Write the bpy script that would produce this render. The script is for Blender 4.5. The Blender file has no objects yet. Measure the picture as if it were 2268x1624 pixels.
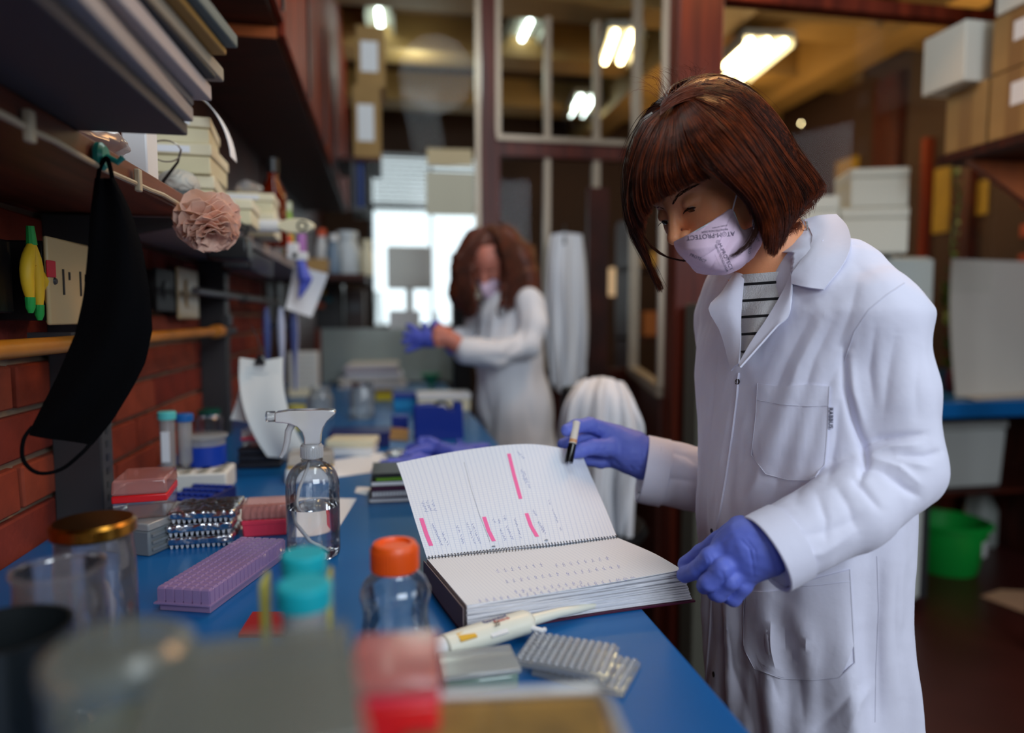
import bpy, math, random
import numpy as np
from mathutils import Vector, Matrix
from mathutils.bvhtree import BVHTree
PI = math.pi
rnd = random.Random(7)
SC = bpy.context.scene
COL = SC.collection
# ---------------------------------------------------------------- camera
FPX, CX, CY = 1512.0, 1134.0, 812.0
PHI = math.atan(110 / FPX); THE = math.atan(277 / FPX * math.cos(PHI))
EYE = Vector((0, 0, 1.27))
cR = Vector((math.cos(THE), -math.sin(THE), 0))
cF = Vector((math.sin(THE) * math.cos(PHI), math.cos(THE) * math.cos(PHI), -math.sin(PHI)))
cU = cR.cross(cF)
cam = bpy.data.cameras.new('camera'); camo = bpy.data.objects.new('camera', cam); COL.objects.link(camo)
camo.matrix_world = Matrix.Translation(EYE) @ Matrix((cR, cU, -cF)).transposed().to_4x4()
cam.lens = FPX / 2268 * 36; cam.sensor_width = 36; cam.sensor_fit = 'HORIZONTAL'
cam.clip_start = .02; cam.clip_end = 60
cam.dof.use_dof = True; cam.dof.focus_distance = .94; cam.dof.aperture_fstop = 1.45; cam.dof.aperture_blades = 0
SC.camera = camo
SC.view_settings.view_transform = 'Standard'; SC.view_settings.look = 'None'
SC.view_settings.gamma = 1; SC.view_settings.use_curve_mapping = False
SC.view_settings.exposure = 0.0
# ---------------------------------------------------------------- world + lights
w = bpy.data.worlds.new('sky'); SC.world = w; w.use_nodes = True
bg = w.node_tree.nodes['Background']; bg.inputs[0].default_value = (.80, .93, 1, 1); bg.inputs[1].default_value = 1.7
def area(name, loc, target, sx, sy, power, col):
    l = bpy.data.lights.new(name, 'AREA'); l.shape = 'RECTANGLE'; l.size = sx; l.size_y = sy; l.energy = power; l.color = col
    o = bpy.data.objects.new(name, l); COL.objects.link(o); o.location = loc
    o.rotation_euler = (Vector(target) - Vector(loc)).to_track_quat('-Z', 'Y').to_euler(); return o
area('window_daylight_behind_camera', (1.2, -1.9, 2.45), (.5, 1.0, 1.1), 1.7, 1.1, 62, (.80, .90, 1))
area('added_fill_left', (-.4, -2.0, 1.7), (.4, .9, 1.2), 1.0, 1.0, 11, (.84, .92, 1))  # added fill from the left, lifts the face, hand and page
area('window_daylight_right', (3.2, -.6, 2.1), (.4, .9, 1.1), 1.4, 1.2, 24, (.82, .90, 1))
area('ceiling_lamp_bench', (.35, .55, 3.0), (.3, .9, .9), .3, 1.3, 9, (.86, .97, 1))
# ---------------------------------------------------------------- pixel <-> world
def ray(px, py): return cF + cR * ((px - CX) / FPX) + cU * ((CY - py) / FPX)
def C(px, py, t): return EYE + ray(px, py) * t
def PZ(px, py, z): d = ray(px, py); return EYE + d * ((z - EYE.z) / d.z)
def PY(px, py, y): d = ray(px, py); return EYE + d * (y / d.y)
def PX(px, py, x): d = ray(px, py); return EYE + d * (x / d.x)
def proj(V):
    V = np.asarray(V, float).reshape(-1, 3) - np.array(EYE)
    x = V @ np.array(cR); y = V @ np.array(cU); z = V @ np.array(cF)
    return np.stack([CX + FPX * x / z, CY - FPX * y / z, z], 1)
# ---------------------------------------------------------------- materials
def lin(c):
    return tuple((x / 12.92 if x <= .04045 else ((x + .055) / 1.055) ** 2.4) for x in c)
def rgb(r, g, b): return lin((r / 255, g / 255, b / 255))
MATS = {}
def mat(name, col, rough=.5, metal=0, trans=0, bump=0, bscale=80, var=0, vscale=6, col2=None, spec=.5, emit=0, sub=0, ior=1.45, alpha=1, coat=0, sheen=0, aniso=None):
    if name in MATS: return MATS[name]
    m = bpy.data.materials.new(name); m.use_nodes = True; nt = m.node_tree; b = nt.nodes['Principled BSDF']
    I = b.inputs
    I['Base Color'].default_value = (*col, 1); I['Roughness'].default_value = rough; I['Metallic'].default_value = metal
    I['Transmission Weight'].default_value = trans; I['IOR'].default_value = ior; I['Specular IOR Level'].default_value = spec
    I['Alpha'].default_value = alpha; I['Coat Weight'].default_value = coat; I['Sheen Weight'].default_value = sheen
    if sub: I['Subsurface Weight'].default_value = sub; I['Subsurface Radius'].default_value = (1, .4, .25); I['Subsurface Scale'].default_value = .012
    if emit: I['Emission Color'].default_value = (*col, 1); I['Emission Strength'].default_value = emit
    tc = nt.nodes.new('ShaderNodeTexCoord')
    if var or col2:
        n = nt.nodes.new('ShaderNodeTexNoise'); n.inputs['Scale'].default_value = vscale; n.inputs['Detail'].default_value = 5
        nt.links.new(tc.outputs['Object'], n.inputs['Vector'])
        if aniso:
            mp = nt.nodes.new('ShaderNodeMapping'); mp.inputs['Scale'].default_value = aniso
            nt.links.new(tc.outputs['Object'], mp.inputs['Vector']); nt.links.new(mp.outputs[0], n.inputs['Vector'])
        r = nt.nodes.new('ShaderNodeValToRGB'); c2 = col2 or tuple(x * (1 - var) for x in col)
        r.color_ramp.elements[0].color = (*c2, 1); r.color_ramp.elements[1].color = (*col, 1)
        r.color_ramp.elements[0].position = .35; r.color_ramp.elements[1].position = .65
        nt.links.new(n.outputs['Fac'], r.inputs[0]); nt.links.new(r.outputs[0], I['Base Color'])
    if bump:
        n2 = nt.nodes.new('ShaderNodeTexNoise'); n2.inputs['Scale'].default_value = bscale; n2.inputs['Detail'].default_value = 4
        nt.links.new(tc.outputs['Object'], n2.inputs['Vector'])
        bp = nt.nodes.new('ShaderNodeBump'); bp.inputs['Strength'].default_value = bump; bp.inputs['Distance'].default_value = .002
        nt.links.new(n2.outputs['Fac'], bp.inputs['Height']); nt.links.new(bp.outputs[0], I['Normal'])
    MATS[name] = m; return m
def clearmat(name, col, tint=.75, rough=.05, haze=0, refl=.8):
    """thin clear plastic or glass: transparent + gloss + a little haze"""
    if name in MATS: return MATS[name]
    m = bpy.data.materials.new(name); m.use_nodes = True; nt = m.node_tree; nt.nodes.clear()
    out = nt.nodes.new('ShaderNodeOutputMaterial'); tr = nt.nodes.new('ShaderNodeBsdfTransparent'); gl = nt.nodes.new('ShaderNodeBsdfGlossy')
    tr.inputs[0].default_value = (*[1 - tint * (1 - c) for c in col], 1); gl.inputs['Roughness'].default_value = rough
    lw = nt.nodes.new('ShaderNodeLayerWeight'); lw.inputs[0].default_value = .35
    mx = nt.nodes.new('ShaderNodeMixShader'); mul = nt.nodes.new('ShaderNodeMath'); mul.operation = 'MULTIPLY_ADD'; mul.inputs[1].default_value = refl; mul.inputs[2].default_value = .05 * refl
    nt.links.new(lw.outputs['Fresnel'], mul.inputs[0]); nt.links.new(mul.outputs[0], mx.inputs[0])
    src = tr
    if haze:
        df = nt.nodes.new('ShaderNodeBsdfDiffuse'); df.inputs[0].default_value = (*col, 1)
        tl = nt.nodes.new('ShaderNodeBsdfTranslucent'); tl.inputs[0].default_value = (*col, 1)
        m0 = nt.nodes.new('ShaderNodeMixShader'); m0.inputs[0].default_value = .4; nt.links.new(df.outputs[0], m0.inputs[1]); nt.links.new(tl.outputs[0], m0.inputs[2])
        m1 = nt.nodes.new('ShaderNodeMixShader'); m1.inputs[0].default_value = haze
        nt.links.new(tr.outputs[0], m1.inputs[1]); nt.links.new(m0.outputs[0], m1.inputs[2]); src = m1
    nt.links.new(src.outputs[0], mx.inputs[1]); nt.links.new(gl.outputs[0], mx.inputs[2]); nt.links.new(mx.outputs[0], out.inputs[0])
    MATS[name] = m; return m
# ---------------------------------------------------------------- mesh builder
class MB:
    def __init__(s): s.v = []; s.f = []
    def add(s, vs, fs, M=None):
        k = len(s.v)
        s.v += [tuple(M @ Vector(v)) if M else tuple(v) for v in vs]; s.f += [tuple(i + k for i in f) for f in fs]; return s
    def box(s, c, d, M=None, taper=1, ty=None):
        x, y, z = c; a, b, h = d[0] / 2, d[1] / 2, d[2] / 2; ty = taper if ty is None else ty
        vs = [(x - a, y - b, z - h), (x + a, y - b, z - h), (x + a, y + b, z - h), (x - a, y + b, z - h)]
        vs += [(x + (p[0] - x) * taper, y + (p[1] - y) * ty, z + h) for p in vs[:4]]
        return s.add(vs, [(3, 2, 1, 0), (4, 5, 6, 7), (0, 1, 5, 4), (1, 2, 6, 5), (2, 3, 7, 6), (3, 0, 4, 7)], M)
    def bx(s, x0, x1, y0, y1, z0, z1, M=None): return s.box(((x0 + x1) / 2, (y0 + y1) / 2, (z0 + z1) / 2), (abs(x1 - x0), abs(y1 - y0), abs(z1 - z0)), M)
    def lathe(s, prof, n=32, M=None, cap=True, wob=0):
        vs = []; fs = []
        for i, (r, z) in enumerate(prof):
            for k in range(n):
                a = 2 * PI * k / n; q = r * (1 + wob * math.sin(5 * a + i))
                vs.append((q * math.cos(a), q * math.sin(a), z))
        m = len(prof)
        for i in range(m - 1):
            for k in range(n):
                k2 = (k + 1) % n; fs.append((i * n + k, i * n + k2, (i + 1) * n + k2, (i + 1) * n + k))
        if cap:
            fs.append(tuple(range(n - 1, -1, -1))); fs.append(tuple((m - 1) * n + k for k in range(n)))
        return s.add(vs, fs, M)
    def tube(s, pts, r, n=8, M=None, cap=True):
        pts = [Vector(p) for p in pts]; m = len(pts); vs = []; fs = []
        rr = r if hasattr(r, '__len__') else [r] * m
        up = Vector((0, 0, 1)); T = (pts[1] - pts[0]).normalized()
        if abs(T.z) > .9: up = Vector((1, 0, 0))
        N = T.cross(up).normalized()
        for i, p in enumerate(pts):
            T = (pts[min(i + 1, m - 1)] - pts[max(i - 1, 0)]).normalized()
            N = (N - T * N.dot(T)).normalized(); B = T.cross(N)
            for k in range(n):
                a = 2 * PI * k / n; vs.append(p + (N * math.cos(a) + B * math.sin(a)) * rr[i])
        for i in range(m - 1):
            for k in range(n):
                k2 = (k + 1) % n; fs.append((i * n + k, i * n + k2, (i + 1) * n + k2, (i + 1) * n + k))
        if cap: fs.append(tuple(range(n - 1, -1, -1))); fs.append(tuple((m - 1) * n + k for k in range(n)))
        return s.add(vs, fs, M)
    def prism(s, poly, z0, z1, M=None):
        n = len(poly); vs = [(x, y, z0) for x, y in poly] + [(x, y, z1) for x, y in poly]
        fs = [tuple(range(n - 1, -1, -1)), tuple(range(n, 2 * n))] + [(i, (i + 1) % n, n + (i + 1) % n, n + i) for i in range(n)]
        return s.add(vs, fs, M)
    def sheet(s, fn, nu, nv, th=.0006, M=None):
        """thick sheet from fn(u,v)->Vector, u,v in 0..1"""
        P = [[Vector(fn(i / nu, j / nv)) for j in range(nv + 1)] for i in range(nu + 1)]
        vs = []; W = nv + 1; K = (nu + 1) * W
        N = []
        for i in range(nu + 1):
            for j in range(W):
                a = P[min(i + 1, nu)][j] - P[max(i - 1, 0)][j]; b = P[i][min(j + 1, nv)] - P[i][max(j - 1, 0)]
                n = a.cross(b); n = n.normalized() if n.length > 1e-12 else Vector((0, 0, 1)); N.append(n)
        for i in range(nu + 1):
            for j in range(W): vs.append(P[i][j] + N[i * W + j] * th / 2)
        for i in range(nu + 1):
            for j in range(W): vs.append(P[i][j] - N[i * W + j] * th / 2)
        fs = []
        for i in range(nu):
            for j in range(nv):
                a, b, c, d = i * W + j, (i + 1) * W + j, (i + 1) * W + j + 1, i * W + j + 1
                fs.append((a, b, c, d)); fs.append((K + d, K + c, K + b, K + a))
        for i in range(nu):
            a, b = i * W, (i + 1) * W; fs.append((a, K + a, K + b, b)); a += nv; b += nv; fs.append((a, b, K + b, K + a))
        for j in range(nv):
            a, b = j, j + 1; fs.append((a, b, K + b, K + a)); a += nu * W; b += nu * W; fs.append((a, K + a, K + b, b))
        return s.add(vs, fs, M)
def Rz(a): return Matrix.Rotation(a, 4, 'Z')
def Rx(a): return Matrix.Rotation(a, 4, 'X')
def Ry(a): return Matrix.Rotation(a, 4, 'Y')
def T(*p): return Matrix.Translation(Vector(p[0]) if len(p) == 1 else Vector(p))
def obj(name, mb, m, parent=None, bev=0, smooth=True, seg=2, ang=.6):
    me = bpy.data.meshes.new(name)
    if isinstance(mb, MB): me.from_pydata([tuple(v) for v in mb.v], [], mb.f)
    else:
        V, Q = mb; V = np.asarray(V, np.float32); Q = np.asarray(Q, np.int32); k = Q.shape[1]
        me.vertices.add(len(V)); me.vertices.foreach_set('co', V.ravel()); me.loops.add(Q.size); me.loops.foreach_set('vertex_index', Q.ravel())
        me.polygons.add(len(Q)); me.polygons.foreach_set('loop_start', np.arange(len(Q), dtype=np.int32) * k); me.update(calc_edges=True)
    me.materials.append(m) if not isinstance(m, (list, tuple)) else [me.materials.append(x) for x in m]
    if smooth: 
        me.polygons.foreach_set('use_smooth', [True] * len(me.polygons))
        if isinstance(mb, MB): me.set_sharp_from_angle(angle=ang)
    o = bpy.data.objects.new(name, me); COL.objects.link(o)
    if parent: o.parent = parent
    if bev:
        b = o.modifiers.new('bevel', 'BEVEL'); b.width = bev; b.segments = seg; b.limit_method = 'ANGLE'; b.harden_normals = False
    return o
def tag(o, label, cat, group=None):
    o['label'] = label; o['category'] = cat
    if group: o['group'] = group
    return o
def thing(name, label, cat, loc=(0, 0, 0), rz=0, group=None):
    o = bpy.data.objects.new(name, None); COL.objects.link(o); o.location = loc; o.rotation_euler = (0, 0, rz); o.empty_display_size = .05
    return tag(o, label, cat, group)
def solo(name, mb, m, label, cat, loc=(0, 0, 0), rz=0, group=None, **k):
    o = obj(name, mb, m, **k); o.location = loc; o.rotation_euler = (0, 0, rz); return tag(o, label, cat, group)
def struct(name, mb, m, parent=None, **k):
    o = obj(name, mb, m, parent, **k)
    if not parent: o['kind'] = 'structure'
    return o
def dup(root, loc, rz=None, label=None, group=None):
    r = root.copy(); COL.objects.link(r); r.location = loc
    if rz is not None: r.rotation_euler = (0, 0, rz)
    if label: r['label'] = label
    if group: r['group'] = group
    for ch in list(root.children):
        c = ch.copy(); COL.objects.link(c); c.parent = r
        for g in ch.children: d = g.copy(); COL.objects.link(d); d.parent = c
    return r
def text(name, s, size, M, m, parent, th=.0002, font_bold=0):
    cu = bpy.data.curves.new(name, 'FONT'); cu.body = s; cu.size = size; cu.extrude = th; cu.align_x = 'CENTER'; cu.align_y = 'CENTER'; cu.offset = font_bold
    o = bpy.data.objects.new(name, cu); me = bpy.data.meshes.new_from_object(o); bpy.data.objects.remove(o)
    me.materials.append(m); t = bpy.data.objects.new(name, me); COL.objects.link(t); t.matrix_world = M
    if parent: t.parent = parent; t.matrix_local = M
    return t
# ---------------------------------------------------------------- implicit surfaces (surface nets)
def ln(v): return np.sqrt((v * v).sum(-1))
def ell(P, c, r, R=None):
    p = P - np.array(c, np.float32)
    if R is not None: p = p @ R
    r = np.array(r, np.float32); k0 = ln(p / r); k1 = ln(p / (r * r)) + 1e-9; return k0 * (k0 - 1) / k1
def cap(P, a, b, ra, rb=None):
    rb = ra if rb is None else rb; a = np.array(a, np.float32); ab = np.array(b, np.float32) - a; pa = P - a
    h = np.clip((pa @ ab) / (ab @ ab + 1e-12), 0, 1); return ln(pa - h[:, None] * ab) - (ra + (rb - ra) * h)
def smin(a, b, k): h = np.clip(.5 + .5 * (b - a) / k, 0, 1); return b + (a - b) * h - k * h * (1 - h)
def ssub(a, b, k): return -smin(-a, b, k)
def chain(P, pts, rad, k=.004):
    d = None
    for i in range(len(pts) - 1):
        e = cap(P, pts[i], pts[i + 1], rad[i], rad[i + 1]); d = e if d is None else smin(d, e, k)
    return d
def rbox(P, c, h, R=None, r=.002):
    p = P - np.array(c, np.float32)
    if R is not None: p = p @ R
    q = np.abs(p) - (np.array(h, np.float32) - r); return ln(np.maximum(q, 0)) + np.minimum(q.max(-1), 0) - r
def snets(fn, lo, hi, h):
    lo = np.array(lo, float); hi = np.array(hi, float); n = np.ceil((hi - lo) / h).astype(int) + 1
    ax = [lo[i] + h * np.arange(n[i]) for i in range(3)]
    D = np.empty(n, np.float32)
    step = max(1, int(400000 / (n[1] * n[2])))
    for i in range(0, n[0], step):
        g = np.stack(np.meshgrid(ax[0][i:i + step], ax[1], ax[2], indexing='ij'), -1).reshape(-1, 3).astype(np.float32)
        D[i:i + step] = fn(g).reshape(-1, n[1], n[2])
    S = D < 0; A = np.zeros(n - 1, np.float32); acc = np.zeros((*(n - 1), 3), np.float32)
    nx, ny, nz = n - 1
    for axis in range(3):
        sh = [n[0], n[1], n[2]]; a = [slice(None)] * 3; b = [slice(None)] * 3
        a[axis] = slice(0, -1); b[axis] = slice(1, None)
        d0 = D[tuple(a)]; d1 = D[tuple(b)]; cr = (d0 < 0) != (d1 < 0)
        tt = np.where(cr, d0 / np.where(cr, d0 - d1, 1), 0)
        o1, o2 = [k for k in range(3) if k != axis]
        for i in (0, 1):
            for j in (0, 1):
                sl = [None] * 3; sl[axis] = slice(None); sl[o1] = slice(i, i + n[o1] - 1); sl[o2] = slice(j, j + n[o2] - 1); sl = tuple(sl)
                c_ = cr[sl]; A += c_; acc[..., axis] += np.where(c_, tt[sl], 0); acc[..., o1] += c_ * i; acc[..., o2] += c_ * j
    act = A > 0; idx = -np.ones(n - 1, np.int64); idx[act] = np.arange(act.sum())
    ijk = np.argwhere(act); V = lo + h * (ijk + acc[act] / A[act][:, None])
    F = []
    for axis in range(3):
        a = [slice(None)] * 3; b = [slice(None)] * 3; a[axis] = slice(0, -1); b[axis] = slice(1, None)
        s0 = S[tuple(a)]; s1 = S[tuple(b)]; o1, o2 = (axis + 1) % 3, (axis + 2) % 3
        e = np.argwhere(s0 != s1); e = e[(e[:, o1] > 0) & (e[:, o2] > 0) & (e[:, o1] < n[o1] - 1) & (e[:, o2] < n[o2] - 1)]
        fl = s0[tuple(e.T)]
        q = []
        for d1, d2 in ((-1, -1), (0, -1), (0, 0), (-1, 0)):
            t = e.copy(); t[:, o1] += d1; t[:, o2] += d2; q.append(idx[tuple(t.T)])
        q = np.stack(q, 1); q[~fl] = q[~fl][:, ::-1]; F.append(q)
    F = np.concatenate(F); F = F[(F >= 0).all(1)]
    return V, F
def vnorm(V, F):
    N = np.zeros_like(V); a = V[F[:, 0]]; b = V[F[:, 1]]; c = V[F[:, 2]]; d = V[F[:, 3]] if F.shape[1] > 3 else c
    n = np.cross(c - a, d - b) if F.shape[1] > 3 else np.cross(b - a, c - a)
    for k in range(F.shape[1]): np.add.at(N, F[:, k], n)
    return N / (ln(N)[:, None] + 1e-12)
def bvh(V, F): return BVHTree.FromPolygons([tuple(v) for v in V], [tuple(int(i) for i in f) for f in F])
def nz3(P, s, seed=0):
    """smooth pseudo noise, about -1..1"""
    r = np.random.RandomState(seed); o = np.zeros(len(P))
    for k in range(7):
        d = r.normal(size=3); d /= np.linalg.norm(d); o += np.sin(P @ d * s * (.6 + r.rand() * 1.1) * 6.28 + r.rand() * 6.28 + 1.3 * np.sin(P @ r.normal(size=3) * s * 3))
    return o / 3.2
# ================================================================ MATERIALS
wood_dk = mat('dark_wood', rgb(70, 25, 12), .5, bump=.15, bscale=30, spec=.25, col2=rgb(42, 14, 7), vscale=5, aniso=(1, 8, 1))
wood_red = mat('red_wood', rgb(124, 46, 24), .55, spec=.15, col2=rgb(88, 30, 16), vscale=4, aniso=(6, 6, .6))
wood_post = mat('brown_post_wood', rgb(98, 38, 22), .4, spec=.3, col2=rgb(70, 24, 15), vscale=6, aniso=(6, 6, .4))
wood_or = mat('orange_wood', rgb(170, 84, 30), .45, var=.3, vscale=9)
alu = mat('pale_metal_trim', rgb(158, 142, 124), .4, metal=.5)
steel_dk = mat('dark_steel', rgb(62, 62, 64), .4, metal=.3)
black = mat('black_plastic', rgb(18, 18, 20), .35)
white = mat('white_plastic', rgb(225, 225, 225), .4)
cream = mat('cream_plastic', rgb(226, 216, 184), .4)
paper = mat('white_paper', rgb(232, 234, 238), .7)
card = mat('cardboard', rgb(168, 132, 80), .75, var=.15, vscale=5)
foamm = mat('white_foam', rgb(228, 226, 218), .8, bump=.3, bscale=200)
bluebench = mat('blue_laminate', rgb(8, 94, 160), .33, var=.1, vscale=3, bump=.03, bscale=40)
brickm = [mat('brick_red_%s' % n, rgb(*c), .85, bump=.8, bscale=90, var=.3, vscale=14) for n, c in (('warm', (148, 60, 38)), ('deep', (132, 48, 34)), ('pale', (160, 72, 48)))]
mortar = mat('grey_mortar', rgb(150, 136, 118), .9, bump=.6, bscale=150)
plaster_dk = mat('dark_brown_wall', rgb(58, 36, 24), .8, var=.3, vscale=1.5)
tan = mat('tan_beam', rgb(150, 118, 66), .7, var=.2, vscale=2)
ceilm = mat('brown_ceiling', rgb(84, 58, 34), .8, var=.2, vscale=1)
floorm = mat('dark_red_floor', rgb(66, 28, 24), .35, var=.3, vscale=2.2)
glass = clearmat('clear_glass', (.95, .97, .95), .3, .02, refl=.035)
tube_cool = mat('cool_lamp_tube', (.85, 1, .93), .5, emit=14)
tube_warm = mat('warm_lamp_tube', (1, .80, .42), .5, emit=22)
lampw = mat('lamp_housing', rgb(150, 150, 140), .4)
ylw = mat('mustard_card', rgb(150, 118, 30), .7, var=.25, vscale=3)
# ================================================================ ROOM SHELL
struct('floor', MB().bx(-.6, 3.6, -2.6, 7, -.05, 0), floorm, smooth=False)
struct('ceiling', MB().bx(-.6, 3.6, -2.6, 7, 3.2, 3.25), ceilm, smooth=False)
wl = struct('wall_left', MB().bx(-.70, -.582, -2.6, 7, 0, 3.2), mortar, smooth=False)
bmesh_ = []
for k in range(6):
    m_ = MB(); L = .243
    q = [rnd.uniform(-.0015, .0015) for _ in range(8)]
    m_.box((0, 0, 0), (.02, L, .068)); m_.v = [(x + (rnd.uniform(0, .002) if x > 0 else 0), y + rnd.uniform(-.002, .002), z + rnd.uniform(-.0015, .0015)) for x, y, z in m_.v]
    me_ = bpy.data.meshes.new('brick'); me_.from_pydata(m_.v, [], m_.f); me_.materials.append(brickm[k % 3]); bmesh_.append(me_)
def lay(parent, x, y0, y1, z0, z1, rot=0):
    k = 0; z = z0 + .038
    while z < z1:
        y = y0 + (.127 if k % 2 else 0)
        while y < y1:
            o = bpy.data.objects.new('brick', rnd.choice(bmesh_)); COL.objects.link(o); o.parent = parent
            o.location = (x + rnd.uniform(-.001, .001), y, z); o.rotation_euler = (0, 0, rot)
            b = o.modifiers.new('bevel', 'BEVEL'); b.width = .003; b.segments = 1
            y += .256
        z += .0795; k += 1
lay(wl, -.578, .15, 3.4, .885, 1.62)
wr = struct('wall_right', MB().bx(3.42, 3.5, -2.6, 7, 0, 3.2), plaster_dk, smooth=False)
lay(wr, 3.415, 2.45, 3.2, 1.30, 2.2, PI)
struct('wall_front', MB().bx(-.6, 3.5, -2.7, -2.6, 0, 3.2), plaster_dk, smooth=False)
# far wall with the daylight window
wx0, wx1 = PY(822, 600, 6.6).x, PY(1085, 600, 6.6).x; wz0, wz1 = 1.2, PY(900, 340, 6.6).z
b = MB(); b.bx(-.6, wx0, 6.6, 6.7, 0, 3.2).bx(wx1, 3.5, 6.6, 6.7, 0, 3.2).bx(wx0, wx1, 6.6, 6.7, 0, wz0).bx(wx0, wx1, 6.6, 6.7, wz1, 3.2)
struct('wall_back', b, plaster_dk, smooth=False)
win = struct('window_1', MB().bx(wx0, wx1, 6.64, 6.645, wz0, wz1), glass, smooth=False)
zb = PY(900, 458, 6.55).z
b = MB(); b.bx(wx0, wx1, 6.57, 6.62, zb - .03, zb + .03).bx(wx0, wx0 + .03, 6.57, 6.62, wz0, wz1).bx(wx1 - .03, wx1, 6.57, 6.62, wz0, wz1)
xm = (wx0 + wx1) / 2; b.bx(xm - .012, xm + .012, 6.57, 6.62, wz0, wz1); struct('window_frame', b, steel_dk, win)
slat = mat('pale_blind_slat', rgb(150, 156, 166), .6)
nsl = 11
for i in range(nsl):
    z = zb + .05 + (wz1 - zb - .06) * i / nsl
    struct('blind_slat', MB().box((xm, 6.55, z), (wx1 - wx0 - .08, .03, .022), T(0, 0, 0)), slat, win)
# ceiling beams
for i, y in enumerate((2.75, 3.72, 4.55, 5.6)):
    struct('trim_%d' % (i + 1), MB().bx(-.58, 3.42, y, y + .26, 2.98, 3.199), tan, smooth=False)
for i, x in enumerate((1.75, 2.9)):
    struct('trim_%d' % (i + 5), MB().bx(x, x + .22, .6, 6.55, 2.90, 3.199), tan, smooth=False)
# ---- upper wall: dark boards behind the shelves
p = struct('trim_7', MB().bx(-.582, -.572, .0, 3.4, 1.625, 3.19), wood_dk, smooth=False)
struct('trim_19', MB().bx(-.582, -.568, 3.46, 6.59, 0, 3.19), wood_dk, smooth=False)
# ---- glazed partition across the room (Y = 3.4) and its side leaf
def frame(nm, mb, m=wood_post): return struct(nm, mb, m, bev=.004)
pxx = lambda px, y: PY(px, 500, y).x
zr = PY(1200, 318, 3.4).z
pt = struct('trim_8', MB().bx(pxx(1066, 3.4), pxx(1106, 3.4), 3.38, 3.46, 0, 3.0), wood_post)
struct('metal_edge', MB().bx(pxx(1054, 3.37), pxx(1064, 3.37), 3.36, 3.40, 1.0, 3.0), alu, pt)
pr = struct('trim_9', MB().bx(pxx(1106, 3.4), pxx(1392, 3.4), 3.38, 3.45, zr - .07, zr), wood_post)
struct('metal_edge', MB().bx(pxx(1100, 3.37), pxx(1392, 3.37), 3.36, 3.40, zr, zr + .025), alu, pr)
struct('metal_edge', MB().bx(pxx(1098, 3.37), pxx(1109, 3.37), 3.36, 3.40, zr + .026, 3.0), alu, pr)
for a_, b_ in ((1206, 1219), (1314, 1328)):
    struct('mullion', MB().bx(pxx(a_, 3.4), pxx(b_, 3.4), 3.40, 3.44, .95, 2.75), alu, pr)
struct('window_2', MB().bx(pxx(1108, 3.42), pxx(1390, 3.42), 3.425, 3.43, zr + .03, 3.0), glass, smooth=False)
struct('window_3', MB().bx(pxx(1108, 3.42), pxx(1390, 3.42), 3.425, 3.43, 1.0, zr - .075), glass, smooth=False)
struct('trim_10', MB().bx(pxx(1106, 3.4), pxx(1392, 3.4), 3.38, 3.44, 0, 1.0), wood_dk)
d1 = struct('door_1', MB().bx(pxx(1305, 3.3), pxx(1350, 3.3), 3.31, 3.35, 0, PY(1350, 415, 3.3).z), wood_dk)
# side leaf running towards the camera
A = Vector((pxx(1404, 3.35), 3.35, 0)); B = Vector((.975, 2.3, 0)); dr = (B - A); Ls = dr.length; ang_ = math.atan2(dr.y, dr.x); M_ = T(A) @ Rz(ang_)
zl = .98
sl = struct('door_2', MB().bx(0, Ls, -.02, .02, 0, zl, M_), wood_dk)
for x0, x1 in ((0, .06), (Ls - .05, Ls)): struct('door_stile', MB().bx(x0, x1, -.022, .022, zl, 3.1, M_), alu, sl)
struct('door_rail', MB().bx(0, Ls, -.025, .025, zl, zl + .04, M_), alu, sl)
struct('window_4', MB().bx(.06, Ls - .05, -.003, .003, zl + .04, 3.1, M_), glass, smooth=False)
# big brown post and the glazed front to its right
X0, X1 = pxx(1486, 2.26), pxx(1582, 2.26)
struct('trim_11', MB().bx(X0, X1, 2.22, 2.36, 0, 3.19), wood_post, bev=.006)
struct('trim_12', MB().bx(X1, X1 + .016, 2.25, 2.30, 0, 3.19), alu, bev=.002)
zt = PY(1800, 2, 2.26).z
fr = struct('trim_13', MB().bx(X1 + .016, pxx(2205, 2.26), 2.23, 2.29, zt - .035, zt + .012), wood_red, bev=.004)
struct('trim_14', MB().bx(pxx(2198, 2.26), pxx(2262, 2.26), 2.23, 2.32, 1.9, 3.19), wood_dk, bev=.004)
struct('window_5', MB().bx(X1 + .016, pxx(2200, 2.26), 2.255, 2.26, 1.36, zt - .035), glass, smooth=False)
struct('window_6', MB().bx(X1 + .016, pxx(2200, 2.26), 2.255, 2.26, zt + .012, 3.19), glass, smooth=False)
# room behind the glass: posts and mustard posters on the far right wall
def onwall(x0, y0, x1, y1, th=.006, X=3.412):
    a = PX(x0, y1, X); b = PX(x1, y0, X); zc = PX((x0 + x1) / 2, y0, X).z; zd = PX((x0 + x1) / 2, y1, X).z
    return MB().box((0, 0, 0), (th, abs(a.y - b.y), zc - zd)), (X, (a.y + b.y) / 2, (zc + zd) / 2)
for k, (x0, x1, z1) in enumerate(((2040, 2050, 2.4), (1930, 1985, 2.9), (2112, 2150, 2.8))):
    ya, yb = PX(x0, 500, 3.38).y, PX(x1, 500, 3.38).y; struct('trim_%d' % (15 + k), MB().bx(3.36, 3.419, min(ya, yb), max(ya, yb), 0, z1), wood_red if k == 0 else wood_dk)
for (x0, y0, x1, y1), lb in (((1850, 352, 1902, 440), 'mustard yellow poster seen above the lower white foam boxes'), ((2064, 372, 2108, 515), 'tall mustard yellow poster behind the climbing plant'), ((2162, 400, 2190, 475), 'small narrow yellow poster below the orange bracket')):
    m_, l_ = onwall(x0, y0, x1, y1); solo('wall_poster', m_, ylw, lb, 'poster', l_)
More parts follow.
